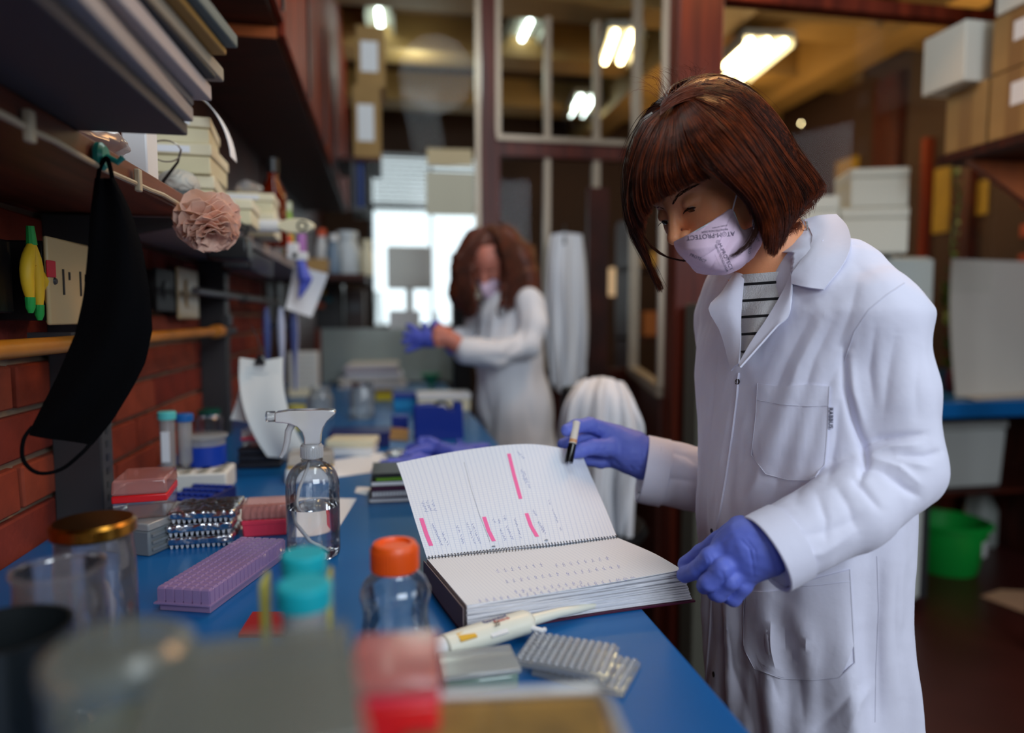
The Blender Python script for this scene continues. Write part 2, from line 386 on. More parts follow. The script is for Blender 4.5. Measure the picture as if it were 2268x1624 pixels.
# ---------------------------------------------------------------- lamps
def lamp(x, y, z, L, W, m, label, n=2, rz=0, tilt=0):
    t = thing('ceiling_lamp', label, 'lamp', (x, y, z), rz)
    b = MB(); b.box((0, 0, .03), (W, L, .04)).box((-W / 2, 0, .0), (.012, L, .07), ty=1).box((W / 2, 0, .0), (.012, L, .07)); obj('housing', b, lampw, t)
    for i in range(n):
        xx = (i - (n - 1) / 2) * W / max(n, 1); obj('lamp_tube', MB().tube([(xx, -L / 2 + .02, -.005), (xx, L / 2 - .02, -.005)], .016, 10), m, t)
    return t
def lampat(px0, py0, px1, py1, z, W, m, label, n):
    a = PZ(px0, py0, z); b = PZ(px1, py1, z); d = b - a
    return lamp((a.x + b.x) / 2, (a.y + b.y) / 2, z, d.length, W, m, label, n, math.atan2(d.y, d.x) - PI / 2)
lampat(848, 98, 838, 18, 3.1, .16, tube_cool, 'narrow cool white ceiling lamp above the far window, leftmost', 1)
lampat(1135, 128, 1176, 42, 3.1, .22, tube_cool, 'cool white tube lamp seen through the upper partition pane', 1)
lampat(1276, 255, 1302, 212, 3.0, .2, tube_cool, 'small distant cool lamp low in the upper partition pane', 2)
lampat(1356, 138, 1384, 66, 2.9, .2, tube_warm, 'warm glowing lamp behind the narrow pane left of the brown post', 2)
lampat(1606, 172, 1704, 86, 2.85, .30, tube_warm, 'wide bright warm ceiling lamp right of the brown post, above the hair', 3)
# small warm spot bulbs far behind
for x, y in ((1778, 279), (1795, 276), (1812, 279)):
    q = PY(x, y, 5.3); t = thing('spot_bulb', {1778: 'left', 1795: 'middle', 1812: 'right'}[x] + ' one of three small warm pendant bulbs above the foam boxes', 'bulb', q, group='three small warm bulbs'); obj('bulb', MB().lathe([(0.001, 0), (.016, .006), (.02, .02), (.016, .034), (.001, .04)], 12), tube_warm, t); obj('cord', MB().tube([(0, 0, .04), (0, 0, 3.199 - q.z)], .003, 6), black, t)
def plight(name, loc, p, c, r=.12):
    l = bpy.data.lights.new(name, 'POINT'); l.energy = p; l.color = c; l.shadow_soft_size = r; o = bpy.data.objects.new(name, l); COL.objects.link(o); o.location = loc
plight('warm_room_lamp', (2.3, 4.4, 2.5), 26, (1, .66, .28), .2)
plight('warm_room_lamp', (3.0, 3.0, 2.5), 14, (1, .66, .28), .2)
plight('cool_room_lamp', (.2, 4.6, 2.9), 9, (.85, 1, .9), .2)
plight('added_cool_bench_fill', (.35, 2.1, 2.9), 27, (.88, .97, 1), .25)  # added cool fill to brighten the second woman and far bench clutter
area('ceiling_lamp_glow', (1.15, 1.85, 2.75), (.62, .85, 1.5), .4, .8, 14, (1, .52, .2))
# ================================================================ LAB BENCH
bn = thing('lab_bench', 'long laboratory bench with a blue laminate worktop along the brick wall', 'bench', (0, 0, 0))
obj('worktop', MB().bx(-.564, .315, -.35, 4.25, .862, .90), bluebench, bn, bev=.004)
obj('cabinet_body', MB().bx(-.564, .27, -.35, 4.22, .08, .860), wood_dk, bn, smooth=False)
for i in range(7):
    y0 = -.33 + i * .61; obj('cabinet_door', MB().bx(.271, .288, y0, y0 + .59, .12, .84), wood_dk, bn, bev=.003)
# bench and things on the right
rb = thing('side_bench', 'blue topped side bench with the white panel on it, right edge', 'bench', (0, 0, 0))
e0 = PZ(2085, 885, .9)
obj('worktop', MB().bx(e0.x - .12, 3.40, e0.y - .1, e0.y + .75, .83, .90), bluebench, rb, bev=.004)
obj('side_panel', MB().bx(3.34, 3.39, e0.y, e0.y + .7, 0, .83), wood_dk, rb); obj('lower_shelf', MB().bx(e0.x - .02, 3.34, e0.y + .05, e0.y + .7, .44, .46), wood_dk, rb)
obj('leg', MB().bx(e0.x - .1, e0.x - .05, e0.y + .62, e0.y + .67, 0, .83), steel_dk, rb); obj('leg', MB().bx(e0.x - .1, e0.x - .05, e0.y - .02, e0.y + .03, 0, .83), steel_dk, rb)
# ================================================================ LEFT WALL: posts, shelf, pipes, outlets
def on(px, py, z=.9):
    P = PZ(px, py, z); return P, float(proj(P)[0, 2]) / FPX
def ob(nl, nr, fr, z=.9):
    a, b, c = PZ(*nl, z), PZ(*nr, z), PZ(*fr, z); u = (b - a); wd = u.length; rz = math.atan2(u.y, u.x); n = Vector((-u.y, u.x, 0)).normalized(); d = (c - b).dot(n)
    ctr = (a + b) / 2 + n * d / 2; return ctr, wd, d, rz
for y, lb in ((1.28, 'near slotted grey steel upright on the brick wall, behind the hanging black mask'), (2.24, 'second slotted grey steel upright, right of the cream switch plate')):
    t = thing('shelf_upright', lb, 'shelf support', (-.53, y, .90), 0, 'slotted steel uprights')
    obj('post', MB().bx(-.038, .04, 0, .05, 0, .544), steel_dk, t, bev=.003)
    b = MB()
    for i in range(22): b.bx(.0402, .0406, .018, .030, .02 + i * .024, .032 + i * .024)
    obj('slot_holes', b, black, t, smooth=False); obj('bracket_arm', MB().prism([(0.041, .50), (.041, .543), (.18, .543), (.18, .53)], .018, .03, Matrix(((1, 0, 0, 0), (0, 0, 1, 0), (0, 1, 0, 0), (0, 0, 0, 1)))), steel_dk, t)
sh = thing('wall_shelf', 'long brown wooden wall shelf with a pale cable clipped along its edge', 'shelf', (-.45, .5, 1.446))
obj('board', MB().bx(-.12, .116, -.9, .80, 0, .03), mat('shelf_wood', rgb(122, 62, 38), .45, col2=rgb(88, 42, 26), vscale=6, aniso=(6, .6, 6)), sh, bev=.002)
obj('pale_board', MB().bx(-.12, .116, .802, 2.85, 0, .03), mat('pale_laminate', rgb(150, 140, 138), .4), sh, bev=.002)['label'] = 'grey laminate far half of the shelf'
cabm = mat('pale_cable', rgb(186, 172, 146), .5)
cp = [PX(x, y, -.329) for x, y in ((-40, 232), (20, 262), (75, 292), (120, 312), (170, 342), (235, 378), (300, 406), (330, 420), (360, 431), (395, 452), (425, 466))]
cable = solo('cable', MB().tube(cp, .0035, 8), cabm, 'thin beige cable clipped along the front edge of the wooden shelf', 'cable')
for x, y in ((65, 280), (306, 400)):
    p = PX(x, y, -.327); obj('cable_clip', MB().box(p, (.008, .012, .03)), cabm, cable, bev=.002)
# pipes
yp = mat('yellow_pipe', rgb(196, 128, 30), .4, var=.25, vscale=8)
t = thing('gas_pipe', 'yellow painted gas pipe running along the brick wall', 'pipe', (-.472, .3, 1.229))
obj('pipe', MB().tube([(0, -.6, 0), (0, 1.78, 0)], .0125, 16), yp, t)
obj('coupling', MB().tube([(0, 1.70, 0), (0, 1.72, 0), (0, 1.78, 0)], [.016, .019, .019], 12), yp, t); obj('valve_body', MB().tube([(0, 1.785, 0), (0, 1.95, 0)], .012, 12).box((0, 1.87, .03), (.02, .05, .03)), steel_dk, t)
obj('wall_clamp', MB().box((-.03, .85, 0), (.06, .02, .035)), steel_dk, t)
t = thing('conduit_pipe', 'thin grey metal pipe right of the cream switch plate', 'pipe', (-.47, 1.95, 1.335))
obj('pipe', MB().tube([(0, -.12, 0), (0, .6, .0), (0, 1.2, .0)], .010, 14), mat('grey_pipe', rgb(110, 108, 108), .35, metal=.4), t); obj('joint', MB().tube([(0, .42, 0), (0, .48, 0)], .015, 12), steel_dk, t)
obj('wall_clamp', MB().box((-.05, .9, 0), (.10, .02, .02)), steel_dk, t)
# outlets (mounted on the wall, faces towards +X)
def plate(y0, y1, zc, h, xf, m, label, nm='wall_outlet', cat='outlet', kind=0):
    t = thing(nm, label, cat, (-.566, (y0 + y1) / 2, zc)); d = xf + .566; w_ = y1 - y0
    obj('back_box', MB().box((d / 2 - .004, 0, 0), (d - .008, w_ * .9, h * .9)), black, t, bev=.003)
    obj('cover_plate', MB().box((d - .002, 0, 0), (.007, w_, h)), m, t, bev=.003)
    if kind == 0:
        for s in (-1, 1): obj('socket_slot', MB().box((d + .002, s * w_ * .2, 0), (.002, .004, h * .3)).box((d + .002, s * w_ * .2 + .02, .01), (.002, .004, .012)), black, t)
    elif kind == 1: obj('rocker_switch', MB().box((d + .004, 0, 0), (.006, w_ * .35, h * .55)), m, t, bev=.002)
    else: obj('socket_face', MB().lathe([(.001, 0), (.022, 0), (.024, .003), (.018, .004), (.001, .001)], 20, T(d + .001, 0, 0) @ Ry(PI / 2)), black, t)
    obj('screw', MB().lathe([(.001, 0), (.006, 0), (.004, .003), (.001, .003)], 10, T(d + .001, -w_ * .38, 0) @ Ry(PI / 2)), steel_dk, t)
    return t
plate(1.09, 1.235, 1.322, .128, -.478, mat('beige_plate', rgb(196, 176, 132), .35), 'large beige wall outlet plate left of the hanging black mask')
plate(.90, 1.06, 1.325, .10, -.51, black, 'black wall socket box behind the yellow toy bananas', kind=2)
plate(1.74, 1.885, 1.335, .105, -.535, mat('dark_plate', rgb(30, 28, 28), .4, spec=.2), 'small black round socket beside the cream switch plate', kind=2)
plate(1.90, 2.09, 1.332, .135, -.53, mat('cream_plate', rgb(214, 190, 146), .3), 'cream rocker switch plate on the bricks, right of the small black socket', 'light_switch', 'switch', 1)
# toy bananas
t = thing('toy_bananas', 'bunch of yellow toy bananas with green tips and a red tag, far left', 'toy', PX(62, 520, -.49))
ym = mat('banana_yellow', rgb(232, 190, 40), .5); gm = mat('tip_green', rgb(30, 160, 70), .5); s_ = .0006
for k, (dy, L, bend, z0) in enumerate(((-.012, .075, -.010, 0), (.006, .085, .004, .0), (.028, .06, .012, -.03))):
    pts = [(0.004, dy * u + bend * math.sin(PI * u) + .006 * u * k, z0 - .012 - L * u) for u in [i / 8 for i in range(9)]]
    bnn = obj('banana', MB().tube(pts, [.005, .007, .0085, .009, .009, .0085, .008, .007, .0055], 12), ym, t)
    obj('green_tip', MB().tube([pts[-1], (pts[-1][0], pts[-1][1], pts[-1][2] - .014), (pts[-1][0], pts[-1][1], pts[-1][2] - .022)], [.0065, .006, .003], 10), gm, bnn)
obj('stem', MB().tube([(.004, -.002, .012), (.004, 0, -.014)], [.005, .007], 10), gm, t)
obj('red_tag', MB().box((.014, .030, -.045), (.003, .024, .024)), mat('tag_red', rgb(200, 30, 60), .5), t, bev=.001)
# overhead cabinets
def cabinet(y0, y1, z0, label):
    t = thing('wall_cabinet', label, 'cabinet', (-.41, y0, z0), group='overhead cabinets')
    obj('body', MB().bx(-.158, .135, 0.002, y1 - y0 - .002, 0, 3.17 - z0), wood_dk, t, bev=.003)
    obj('bottom_rail', MB().bx(-.158, .135, -.004, .001, -.0, .028), wood_or, t)
    n = max(1, round((y1 - y0) / .6)); w_ = (y1 - y0) / n
    for i in range(n):
        d = obj('door', MB().bx(.137, .155, i * w_ + .004, (i + 1) * w_ - .004, .01, 3.15 - z0), wood_red, t, bev=.003)
        obj('handle', MB().bx(.156, .163, (i + 1) * w_ - .06, (i + 1) * w_ - .045, .02, .50), black, d)
cabinet(.35, 1.93, 2.03, 'nearer dark wooden overhead cabinet above the shelf, top left')
cabinet(1.934, 5.0, 2.0, 'farther dark wooden overhead cabinet with an orange bottom rail')
# far stack of cartons and binders on a high far shelf
t = thing('high_shelf', 'narrow high shelf hung from the far cabinet doors, holding two cartons', 'shelf', (-.12, 3.75, 0)); zz = PY(810, 352, 3.6).z
obj('board', MB().bx(-.124, .10, -.20, .22, zz - .022, zz - .002), wood_dk, t); obj('bracket', MB().bx(-.124, -.118, -.19, -.17, zz - .05, zz - .023).bx(-.124, -.118, .19, .21, zz - .05, zz - .023), steel_dk, t)
def cartonpx(x0, y0, x1, y1, y, d, label, m=card, tape=1, lab=1, nm='cardboard_box', cat='box', grp=None):
    a = PY(x0, y1, y); b = PY(x1, y0, y); t = thing(nm, label, cat, ((a.x + b.x) / 2, y + d / 2, a.z), group=grp); W, H = b.x - a.x, b.z - a.z
    obj('carton', MB().box((0, 0, H / 2), (W, d, H)), m, t, bev=.002)
    if tape: obj('lid_flap', MB().box((0, 0, H + .001), (W * .98, d * .98, .002)), m, t)
    if lab: obj('paper_label', MB().box((-W * .05, -d / 2 - .001, H * .5), (W * .6, .001, H * .5)), paper, t)
    return t
cartonpx(784, 192, 842, 352, 3.6, .3, 'lower carton with a printed sheet on the high far shelf', nm='cardboard_box')
cartonpx(790, 60, 852, 191, 3.6, .3, 'upper carton with a white sheet on the high far shelf')
xa = PY(781, 400, 3.45).x
for k, c in enumerate((rgb(40, 50, 90), rgb(30, 60, 130), rgb(30, 34, 48))):
    solo('ring_binder', MB().box((0, 0, .115), (.018, .24, .23)), mat('binder_%d' % k, c, .5), ['dark navy ring binder under the high far shelf, leftmost', 'bright blue ring binder between the two dark ones', 'almost black ring binder under the high far shelf, rightmost'][k], 'binder', (xa + .016 + k * .021, 3.70, 1.822), group='binders under the high shelf', bev=.003)
t = thing('binder_rack', 'small dark rack below the high far shelf with three ring binders', 'rack', (xa, 3.56, 1.80))
obj('tray', MB().bx(-.01, .075, 0, .3, 0, .02), steel_dk, t); obj('back_plate', MB().bx(-.01, .003, 0, .3, .0205, zz - 1.80 - .024), steel_dk, t)
# ---------------------------------------------------------------- things on the shelf
Z1 = 1.477
z = Z1
for k, (th, xr, yr, rz, c, nm, lb) in enumerate((
    (.014, -.222, .855, .00, (74, 70, 72), 'document_folder', 'lowest dark grey folder of the stack overhanging the near shelf'),
    (.016, -.214, .850, .02, (160, 150, 146), 'paper_stack', 'light grey papers on the lowest folder of the near shelf stack'),
    (.010, -.212, .845, -.015, (124, 116, 114), 'document_folder', 'mid grey folder in the middle of the near shelf stack'),
    (.018, -.196, .860, -.03, (184, 174, 172), 'paper_stack', 'thick pale papers below the thin dark folder on the near shelf'),
    (.006, -.186, .84, -.06, (40, 44, 50), 'document_folder', 'thin almost black folder in the near shelf stack'),
    (.016, -.184, .87, -.07, (150, 142, 128), 'paper_stack', 'beige papers sticking out farthest towards the flower'),
    (.008, -.172, .83, -.085, (176, 132, 66), 'document_folder', 'ochre folder near the top of the near shelf stack'),
    (.014, -.160, .83, -.10, (96, 110, 108), 'document_folder', 'topmost grey green folder of the near shelf stack'))):
    L = .43; W = .31
    solo(nm, MB().box((-W / 2, -L / 2, th / 2), (W, L, th)), mat('folder_%d' % k, rgb(*c), .6), lb, 'papers' if 'paper' in nm else 'folder', (xr, yr, z), rz, 'folders and papers on the near shelf', bev=.002); z += th + .0006
bowp = lambda u, v: Vector((0, 0, 0)) + Vector((-.10 + .16 * u, .03 * math.sin(u * PI), .02 + .12 * v - .10 * u * u * v))
p = PY(465, 300, 1.30); solo('curved_sheet', MB().sheet(lambda u, v: Vector((.13 * math.sin(u * 1.5), .05 * v, .15 * math.cos(u * 1.5))), 16, 4, .001), paper, 'white bowed sheet sticking up behind the folder stack', 'paper', (-.41, 1.36, 1.60 - .145 + .10), 0)
# cream sample boxes
creamd = mat('cream_box_side', rgb(218, 208, 170), .4)
def sbox(loc, w_, d_, h_, label, rz=0, grp='cream sample boxes on the shelf'):
    t = thing('sample_box', label, 'box', loc, rz, grp)
    obj('box_body', MB().box((0, 0, h_ * .3), (w_ * .96, d_ * .96, h_ * .6)), creamd, t, bev=.003); obj('lid', MB().box((0, 0, h_ * .8 + .001), (w_, d_, h_ * .4)), cream, t, bev=.003)
    obj('label_strip', MB().box((0, -d_ / 2 - .0008, h_ * .8), (w_ * .5, .001, h_ * .22)), paper, t)
    return t
sbox((-.405, 1.49, Z1), .15, .17, .062, 'bottom cream box of the three stacked behind the toy brain', .1)
sbox((-.40, 1.48, Z1 + .063), .15, .17, .055, 'middle cream box of the three stacked behind the toy brain', .03)
sbox((-.405, 1.475, Z1 + .119), .145, .16, .05, 'topmost cream box of the stack behind the toy brain', .12)
sbox((-.372, 1.70, Z1), .15, .14, .055, 'cream box on the shelf just right above the pink flower', .05)
sbox((-.362, 1.93, Z1), .16, .14, .058, 'lower cream box in front of the amber bottle', .02)
sbox((-.36, 1.93, Z1 + .059), .15, .13, .05, 'upper cream box in front of the amber bottle, under the plastic bag', .05)
# white upright box and pinkish bag near the hook
solo('white_carton', MB().box((0, 0, .05), (.035, .05, .10)), white, 'small upright white carton beside the folded eyeglasses', 'carton', (PX(312, 380, -.36).x, PX(312, 380, -.36).y, Z1), bev=.003)
pink_clear = clearmat('pinkish_film', (.85, .72, .70), .5, .15, .5)
def crumple(w_, d_, h_, seed, n=18):
    V = []; F = []
    b = MB(); b.lathe([(.001, 0)] + [(math.sin(PI * (i + .5) / n * .98) ** .6 * .5, i / n) for i in range(1, n)] + [(.001, 1)], 26)
    P = np.array(b.v); P = P * [w_, d_, h_]; q = nz3(P, 12, seed) * .16 + nz3(P, 30, seed + 1) * .07; P[:, :2] *= (1 + q)[:, None]; P[:, 2] *= 1 + nz3(P, 14, seed + 2) * .08
    b.v = [tuple(v) for v in P]; return b
solo('plastic_bag', crumple(.11, .16, .05, 3), pink_clear, 'crumpled pinkish clear plastic bag under the folder stack, left of the white carton', 'bag', (-.40, .99, Z1))
solo('plastic_bag', crumple(.07, .09, .05, 5), clearmat('clear_film', (.9, .9, .9), .4, .1, .25), 'small clear plastic bag on top of the cream boxes by the amber bottle', 'bag', (-.365, 1.98, Z1 + .112))
# toy brain
def brainf(P): return ell(P, (0, 0, .028), (.036, .046, .028))
V, F = snets(brainf, (-.045, -.055, -.005), (.045, .055, .065), .0022); N = vnorm(V, F)
d = np.abs(np.sin(V[:, 1] * 260 + 2.2 * np.sin(V[:, 0] * 150 + V[:, 2] * 90) + 1.5 * np.sin(V[:, 2] * 160))) ** .5; V = V + N * ((d - .6) * .0028)[:, None]
t = thing('toy_brain', 'grey wrinkled toy brain on a blue base at the shelf edge', 'toy', (*PZ(396, 450, Z1 + .001).xy, Z1 + .001), .5)
obj('brain', (V + [0, 0, .003], F), mat('brain_grey', rgb(188, 186, 176), .5), t); obj('base', MB().box((.012, -.018, .004), (.03, .035, .012)), mat('base_blue', rgb(92, 140, 176), .5), t, bev=.002)
# eyeglasses
t = thing('eyeglasses', 'folded clear eyeglasses with black arms standing by the cream boxes', 'eyeglasses', (-.395, 1.27, Z1 + .03), .15)
wr_ = mat('clear_frame', rgb(150, 140, 130), .2, metal=.5)
for s in (-1, 1):
    pts = [(s * .028 + .024 * math.cos(a), 0, .045 + .018 * math.sin(a)) for a in [i * 2 * PI / 20 for i in range(21)]]
    obj('lens_rim', MB().tube(pts, .0013, 6, cap=False), wr_, t)
    obj('arm', MB().tube([(s * .052, 0, .05), (s * .045, .01, .03), (s * .02, .02, -.002), (s * .012, .022, -.022)], [.0015, .002, .003, .0035], 8), black, t)
obj('bridge', MB().tube([(-.004, 0, .045), (0, 0, .052), (.004, 0, .045)], .0015, 6), wr_, t)
solo('small_red_box', MB().box((0, 0, .015), (.02, .04, .03)), mat('red_plastic', rgb(196, 26, 30), .4), 'tiny red box left of the toy brain', 'box', (-.385, 1.13, Z1), bev=.002)
solo('black_clip_case', MB().box((0, 0, .018), (.05, .05, .036), taper=.5), black, 'black wedge shaped case behind the toy brain', 'case', (-.36, 1.34, Z1), .4, bev=.002)
solo('small_jar', MB().lathe([(.001, 0), (.016, 0), (.017, .02), (.015, .024), (.015, .034), (.001, .034)], 20), clearmat('small_glass', (.9, .86, .75), .6, .05, .25), 'tiny glass jar on top of the topmost cream box', 'jar', (-.43, 1.44, Z1 + .17))
# flower
t = thing('paper_peony', 'pale pink peony flower hanging at the far end of the wooden shelf', 'flower', C(461, 490, 1.13)); pet = mat('petal_pink', rgb(244, 190, 166), .6, sub=.2, var=.18, vscale=20)
r2 = random.Random(3)
for k in range(56):
    ring = k / 56; a = k * 2.399; tilt = .15 + 1.5 * ring ** .8; L = .026 + .034 * ring ** .7 + r2.uniform(-.003, .003); W = .018 + .016 * ring
    ph = r2.uniform(0, 6)
    def pf(u, v, L=L, W=W, ph=ph):
        x = (v - .5) * 2; w2 = W * math.sin(min(1, u * 1.15 + .12) * PI * .5) ** .7
        fr_ = 1 - .14 * x * x - .05 * abs(math.sin(x * 5 + ph)) * u
        return Vector((x * w2, .012 * u * u * (1 + .3 * math.sin(ph)) + .004 * math.sin(x * 4 + ph) * u - .25 * w2 * x * x, L * u * fr_))
    b = MB().sheet(pf, 7, 6, .0005)
    M = Rz(a) @ Rx(-tilt) @ T(0, .002 + .006 * ring, 0)
    b.v = [tuple(M @ Vector(v)) for v in b.v]; o = obj('petal', b, pet, t)
t.rotation_euler = (math.radians(146), math.radians(-14), math.radians(8)); t.scale = (.92, .92, 1.3); t.location = C(463, 502, 1.12)
p = C(455, 470, 1.14)
solo('wire_stem', MB().tube([p, p + Vector((-.004, .01, .012)), (-.345, p.y + .03, 1.468)], .0015, 6), mat('stem_wire', rgb(210, 190, 170), .4), 'thin pale wire holding the pink flower to the shelf', 'wire')
# hanging black cloth mask on a teal hook
hp = PX(236, 347, -.322)
t = thing('wall_hook', 'teal plastic hook on the shelf edge holding the black mask', 'hook', hp)
obj('hook_base', MB().lathe([(.001, 0), (.016, 0), (.016, .005), (.012, .009), (.001, .009)], 20, Ry(PI / 2) @ T(0, 0, -.009)), mat('teal_plastic', rgb(20, 140, 130), .35), t); obj('hook_arm', MB().tube([(0, 0, 0), (.012, 0, -.006), (.018, 0, 0)], .0035, 8), MATS['teal_plastic'], t)
mk = thing('face_mask', 'black cloth face mask hanging by its loop from the teal hook', 'mask', hp); tt = .80
fab_b = mat('black_cloth', rgb(7, 7, 9), 1, bump=.4, bscale=300, spec=.08)
L_ = [(212, 395), (202, 470), (196, 560), (186, 660), (168, 740), (130, 830), (95, 900), (72, 945), (66, 965)]; R_ = [(252, 395), (285, 460), (312, 540), (330, 640), (336, 730), (322, 800), (292, 860), (250, 930), (205, 985)]
def il(A_, u):
    k = min(int(u * (len(A_) - 1)), len(A_) - 2); f = u * (len(A_) - 1) - k; return [A_[k][i] * (1 - f) + A_[k + 1][i] * f for i in range(2)]
def mf(u, v, sgn=1):
    l, r = il(L_, u), il(R_, u); x = l[0] + (r[0] - l[0]) * v; y = l[1] + (r[1] - l[1]) * v
    dd = sgn * .017 * math.sin(PI * v) ** .6 * math.sin(PI * min(1, u * .9 + .1)) + .004 * math.sin(v * 9 + u * 7)
    return C(x, y, tt - dd) - hp
obj('front_layer', MB().sheet(lambda u, v: mf(u, v, 1), 30, 14, .002), fab_b, mk); obj('back_layer', MB().sheet(lambda u, v: mf(u, v, -.6), 30, 14, .002), fab_b, mk)
def ltube(pts, r, name, m, par, n=8):
    P = [C(x, y, q) - hp for x, y, q in pts]; Q = []
    for i in range(len(P) - 1):
        p0, p1, p2, p3 = P[max(i - 1, 0)], P[i], P[i + 1], P[min(i + 2, len(P) - 1)]
        for k in range(5):
            u = k / 5; Q.append(.5 * ((2 * p1) + (p2 - p0) * u + (2 * p0 - 5 * p1 + 4 * p2 - p3) * u * u + (3 * p1 - p0 - 3 * p2 + p3) * u ** 3))
    Q.append(P[-1]); obj(name, MB().tube(Q, r, n), m, par)
ltube([(216, 402, .80), (222, 370, .795), (236, 350, .79), (244, 372, .795), (250, 402, .80)], .0025, 'upper_ear_loop', fab_b, mk)
ltube([(72, 945, .80), (52, 975, .79), (52, 1020, .785), (85, 1048, .785), (135, 1040, .79), (180, 1005, .79), (203, 980, .80)], .0022, 'lower_ear_loop', fab_b, mk)
# pale device and adapters under the shelf
t = thing('handheld_gadget', 'white handled gadget with an oval end lying beyond the flower', 'gadget', (-.29, 1.80, Z1)); 
M = T(0, 0, .018) @ Rz(-.15)
obj('barrel', MB().tube([(-.06, 0, 0), (.03, 0, 0)], .016, 16, M), white, t); obj('black_end', MB().box((-.075, 0, 0), (.03, .035, .034), M), black, t, bev=.003)
obj('oval_head', MB().prism([(.03 + .03 * 1.4 + .045 * math.cos(a) * 1, .018 * math.sin(a)) for a in [i * 2 * PI / 24 for i in range(24)]], -.012, .012, M @ Rx(PI / 2)), cream, t, bev=.003)
obj('dial', MB().lathe([(.009, 0), (.013, 0), (.013, .002), (.009, .002)], 20, M @ T(.09, -.0125, 0) @ Rx(PI / 2), cap=False), steel_dk, t)
obj('cord', MB().tube([(-.07, -.02, .0), (-.05, -.05, -.02), (-.07, -.09, -.035), (-.11, -.11, -.03)], .0025, 8), cabm, t)
t = thing('power_adapter', 'black power adapter hanging under the shelf behind the pink flower', 'adapter', PY(510, 570, 1.62)); obj('body', MB().box((0, 0, 0), (.085, .07, .05)), black, t, bev=.006); obj('cord', MB().tube([(.03, 0, .02), (.04, .0, .05), (.0, .0, .07)], .003, 6), black, t); t.location.z = 1.42; 
t = thing('power_strip', 'long black power strip fixed under the pale half of the shelf', 'power strip', (-.37, 2.0, 1.415)); obj('body', MB().box((0, .0, 0), (.07, .36, .055)), black, t, bev=.006); obj('end_cap', MB().box((0.0, -.185, 0), (.06, .012, .045)), steel_dk, t, bev=.002)
# ================================================================ ON THE BENCH
red_p = mat('red_tray', rgb(206, 24, 30), .35); pink_p = mat('pink_tray', rgb(222, 60, 84), .35); dgrey = mat('charcoal_plastic', rgb(44, 44, 50), .4)
clear_box = clearmat('clear_box', (.92, .9, .9), .5, .06, .12); frost = clearmat('frosted_box', (.82, .84, .84), .6, .2, .45)
teal = mat('teal_cap', rgb(20, 166, 180), .4); teal_l = mat('light_teal_cap', rgb(90, 200, 200), .4); blue_p = mat('blue_plastic', rgb(14, 48, 150), .35); nav = mat('navy_plastic', rgb(16, 26, 96), .4)
wallclear = clearmat('clear_bottle', (.96, .96, .98), .35, .03)
water = mat('water', (.93, .97, 1), .02, trans=1, ior=1.33)
def tipbox(loc, rz, w_, d_, h_, label, tray=red_p, lid=clear_box, base=clear_box, tips=1, grp=None, cat='tip box', lidh=.5, inset=0):
    t = thing('pipette_tip_box', label, cat, loc, rz, grp); hb = h_ * (1 - lidh)
    obj('base', MB().box((0, 0, hb * .45), (w_ * .94, d_ * .94, hb * .9), taper=1.03), base, t, bev=.003)
    obj('tip_tray', MB().box((0, 0, hb * .95), (w_ * .985, d_ * .985, hb * .35)), tray, t, bev=.002)
    if tips:
        b = MB(); nx, ny = 8, 6
        for i in range(nx):
            for j in range(ny): b.lathe([(.0032, 0), (.0042, h_ * .22), (.0042, h_ * .26)], 6, T(-w_ * .4 + w_ * .8 * i / (nx - 1), -d_ * .4 + d_ * .8 * j / (ny - 1), hb * 1.13))
        o = obj('tips', b, mat('tip_plastic', rgb(220, 205, 200), .4), t); o['kind'] = 'stuff'
    obj('lid', MB().box((0, 0, hb * 1.13 + h_ * lidh * .5), (w_, d_, h_ * lidh), taper=.96), lid, t, bev=.004)
    return t
# --- left rear: red boxes on grey box beside the near post
c, w_, d_, rz = ob((228, 1232), (300, 1240), (350, 1165))
t = thing('grey_storage_box', 'grey ribbed storage box under the red trayed box beside the near steel upright', 'box', c, rz)
obj('body', MB().box((0, 0, .02), (.085, .12, .04)), mat('grey_box', rgb(110, 116, 120), .4), t, bev=.003); obj('lid', MB().box((0, 0, .0465), (.09, .125, .012)), frost, t, bev=.002)
for i in range(3): obj('rib', MB().box((.0445, 0, .010 + i * .011), (.003, .11, .004)), MATS['grey_box'], t)
q = c.copy(); q.z = .954; q.x -= .012
tipbox(q, .12, .080, .10, .058, 'red trayed tip box with a rosy clear lid beside the near steel upright', tips=0, lidh=.42, lid=clearmat('pale_rosy_lid', (.88, .42, .38), .6, .1, .4))
# --- styrofoam rack with tube, blue tub, jar
c = PZ(425, 1098, .9) + Vector((0, .05, 0)); rz = .02
t = thing('foam_tube_rack', 'worn white foam rack holding the teal capped tube and the blue tub', 'rack', c, rz)
b = MB().box((0, 0, .0225), (.135, .10, .045)); o = obj('foam_block', b, foamm, t, bev=.004)
hb_ = MB()
for i in range(4):
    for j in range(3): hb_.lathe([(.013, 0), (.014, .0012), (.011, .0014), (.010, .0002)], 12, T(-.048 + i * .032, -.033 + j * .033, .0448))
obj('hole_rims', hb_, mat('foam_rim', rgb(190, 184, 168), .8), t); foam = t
def tube50(loc, lb, capm, h=.115, r=.0145, cone=1, lblc=None, grp=None):
    t = thing('centrifuge_tube', lb, 'tube', loc, 0, grp)
    obj('tube', MB().lathe([(.003, 0), (r * .95, .014), (r, .016), (r, h)], 20), frost, t)
    obj('cap', MB().lathe([(r + .003, h - .002), (r + .0035, h + .002), (r + .0035, h + .012), (r + .002, h + .014), (.001, h + .014)], 24), capm, t)
    if lblc: obj('label', MB().box((0, -r - .0006, h * .5), (r * 1.1, .001, h * .55)), lblc, t)
    return t
p, s = on(374, 1048, .9455); tube50(p, 'tall tube with a light teal cap standing in the foam rack', teal_l, lblc=paper)
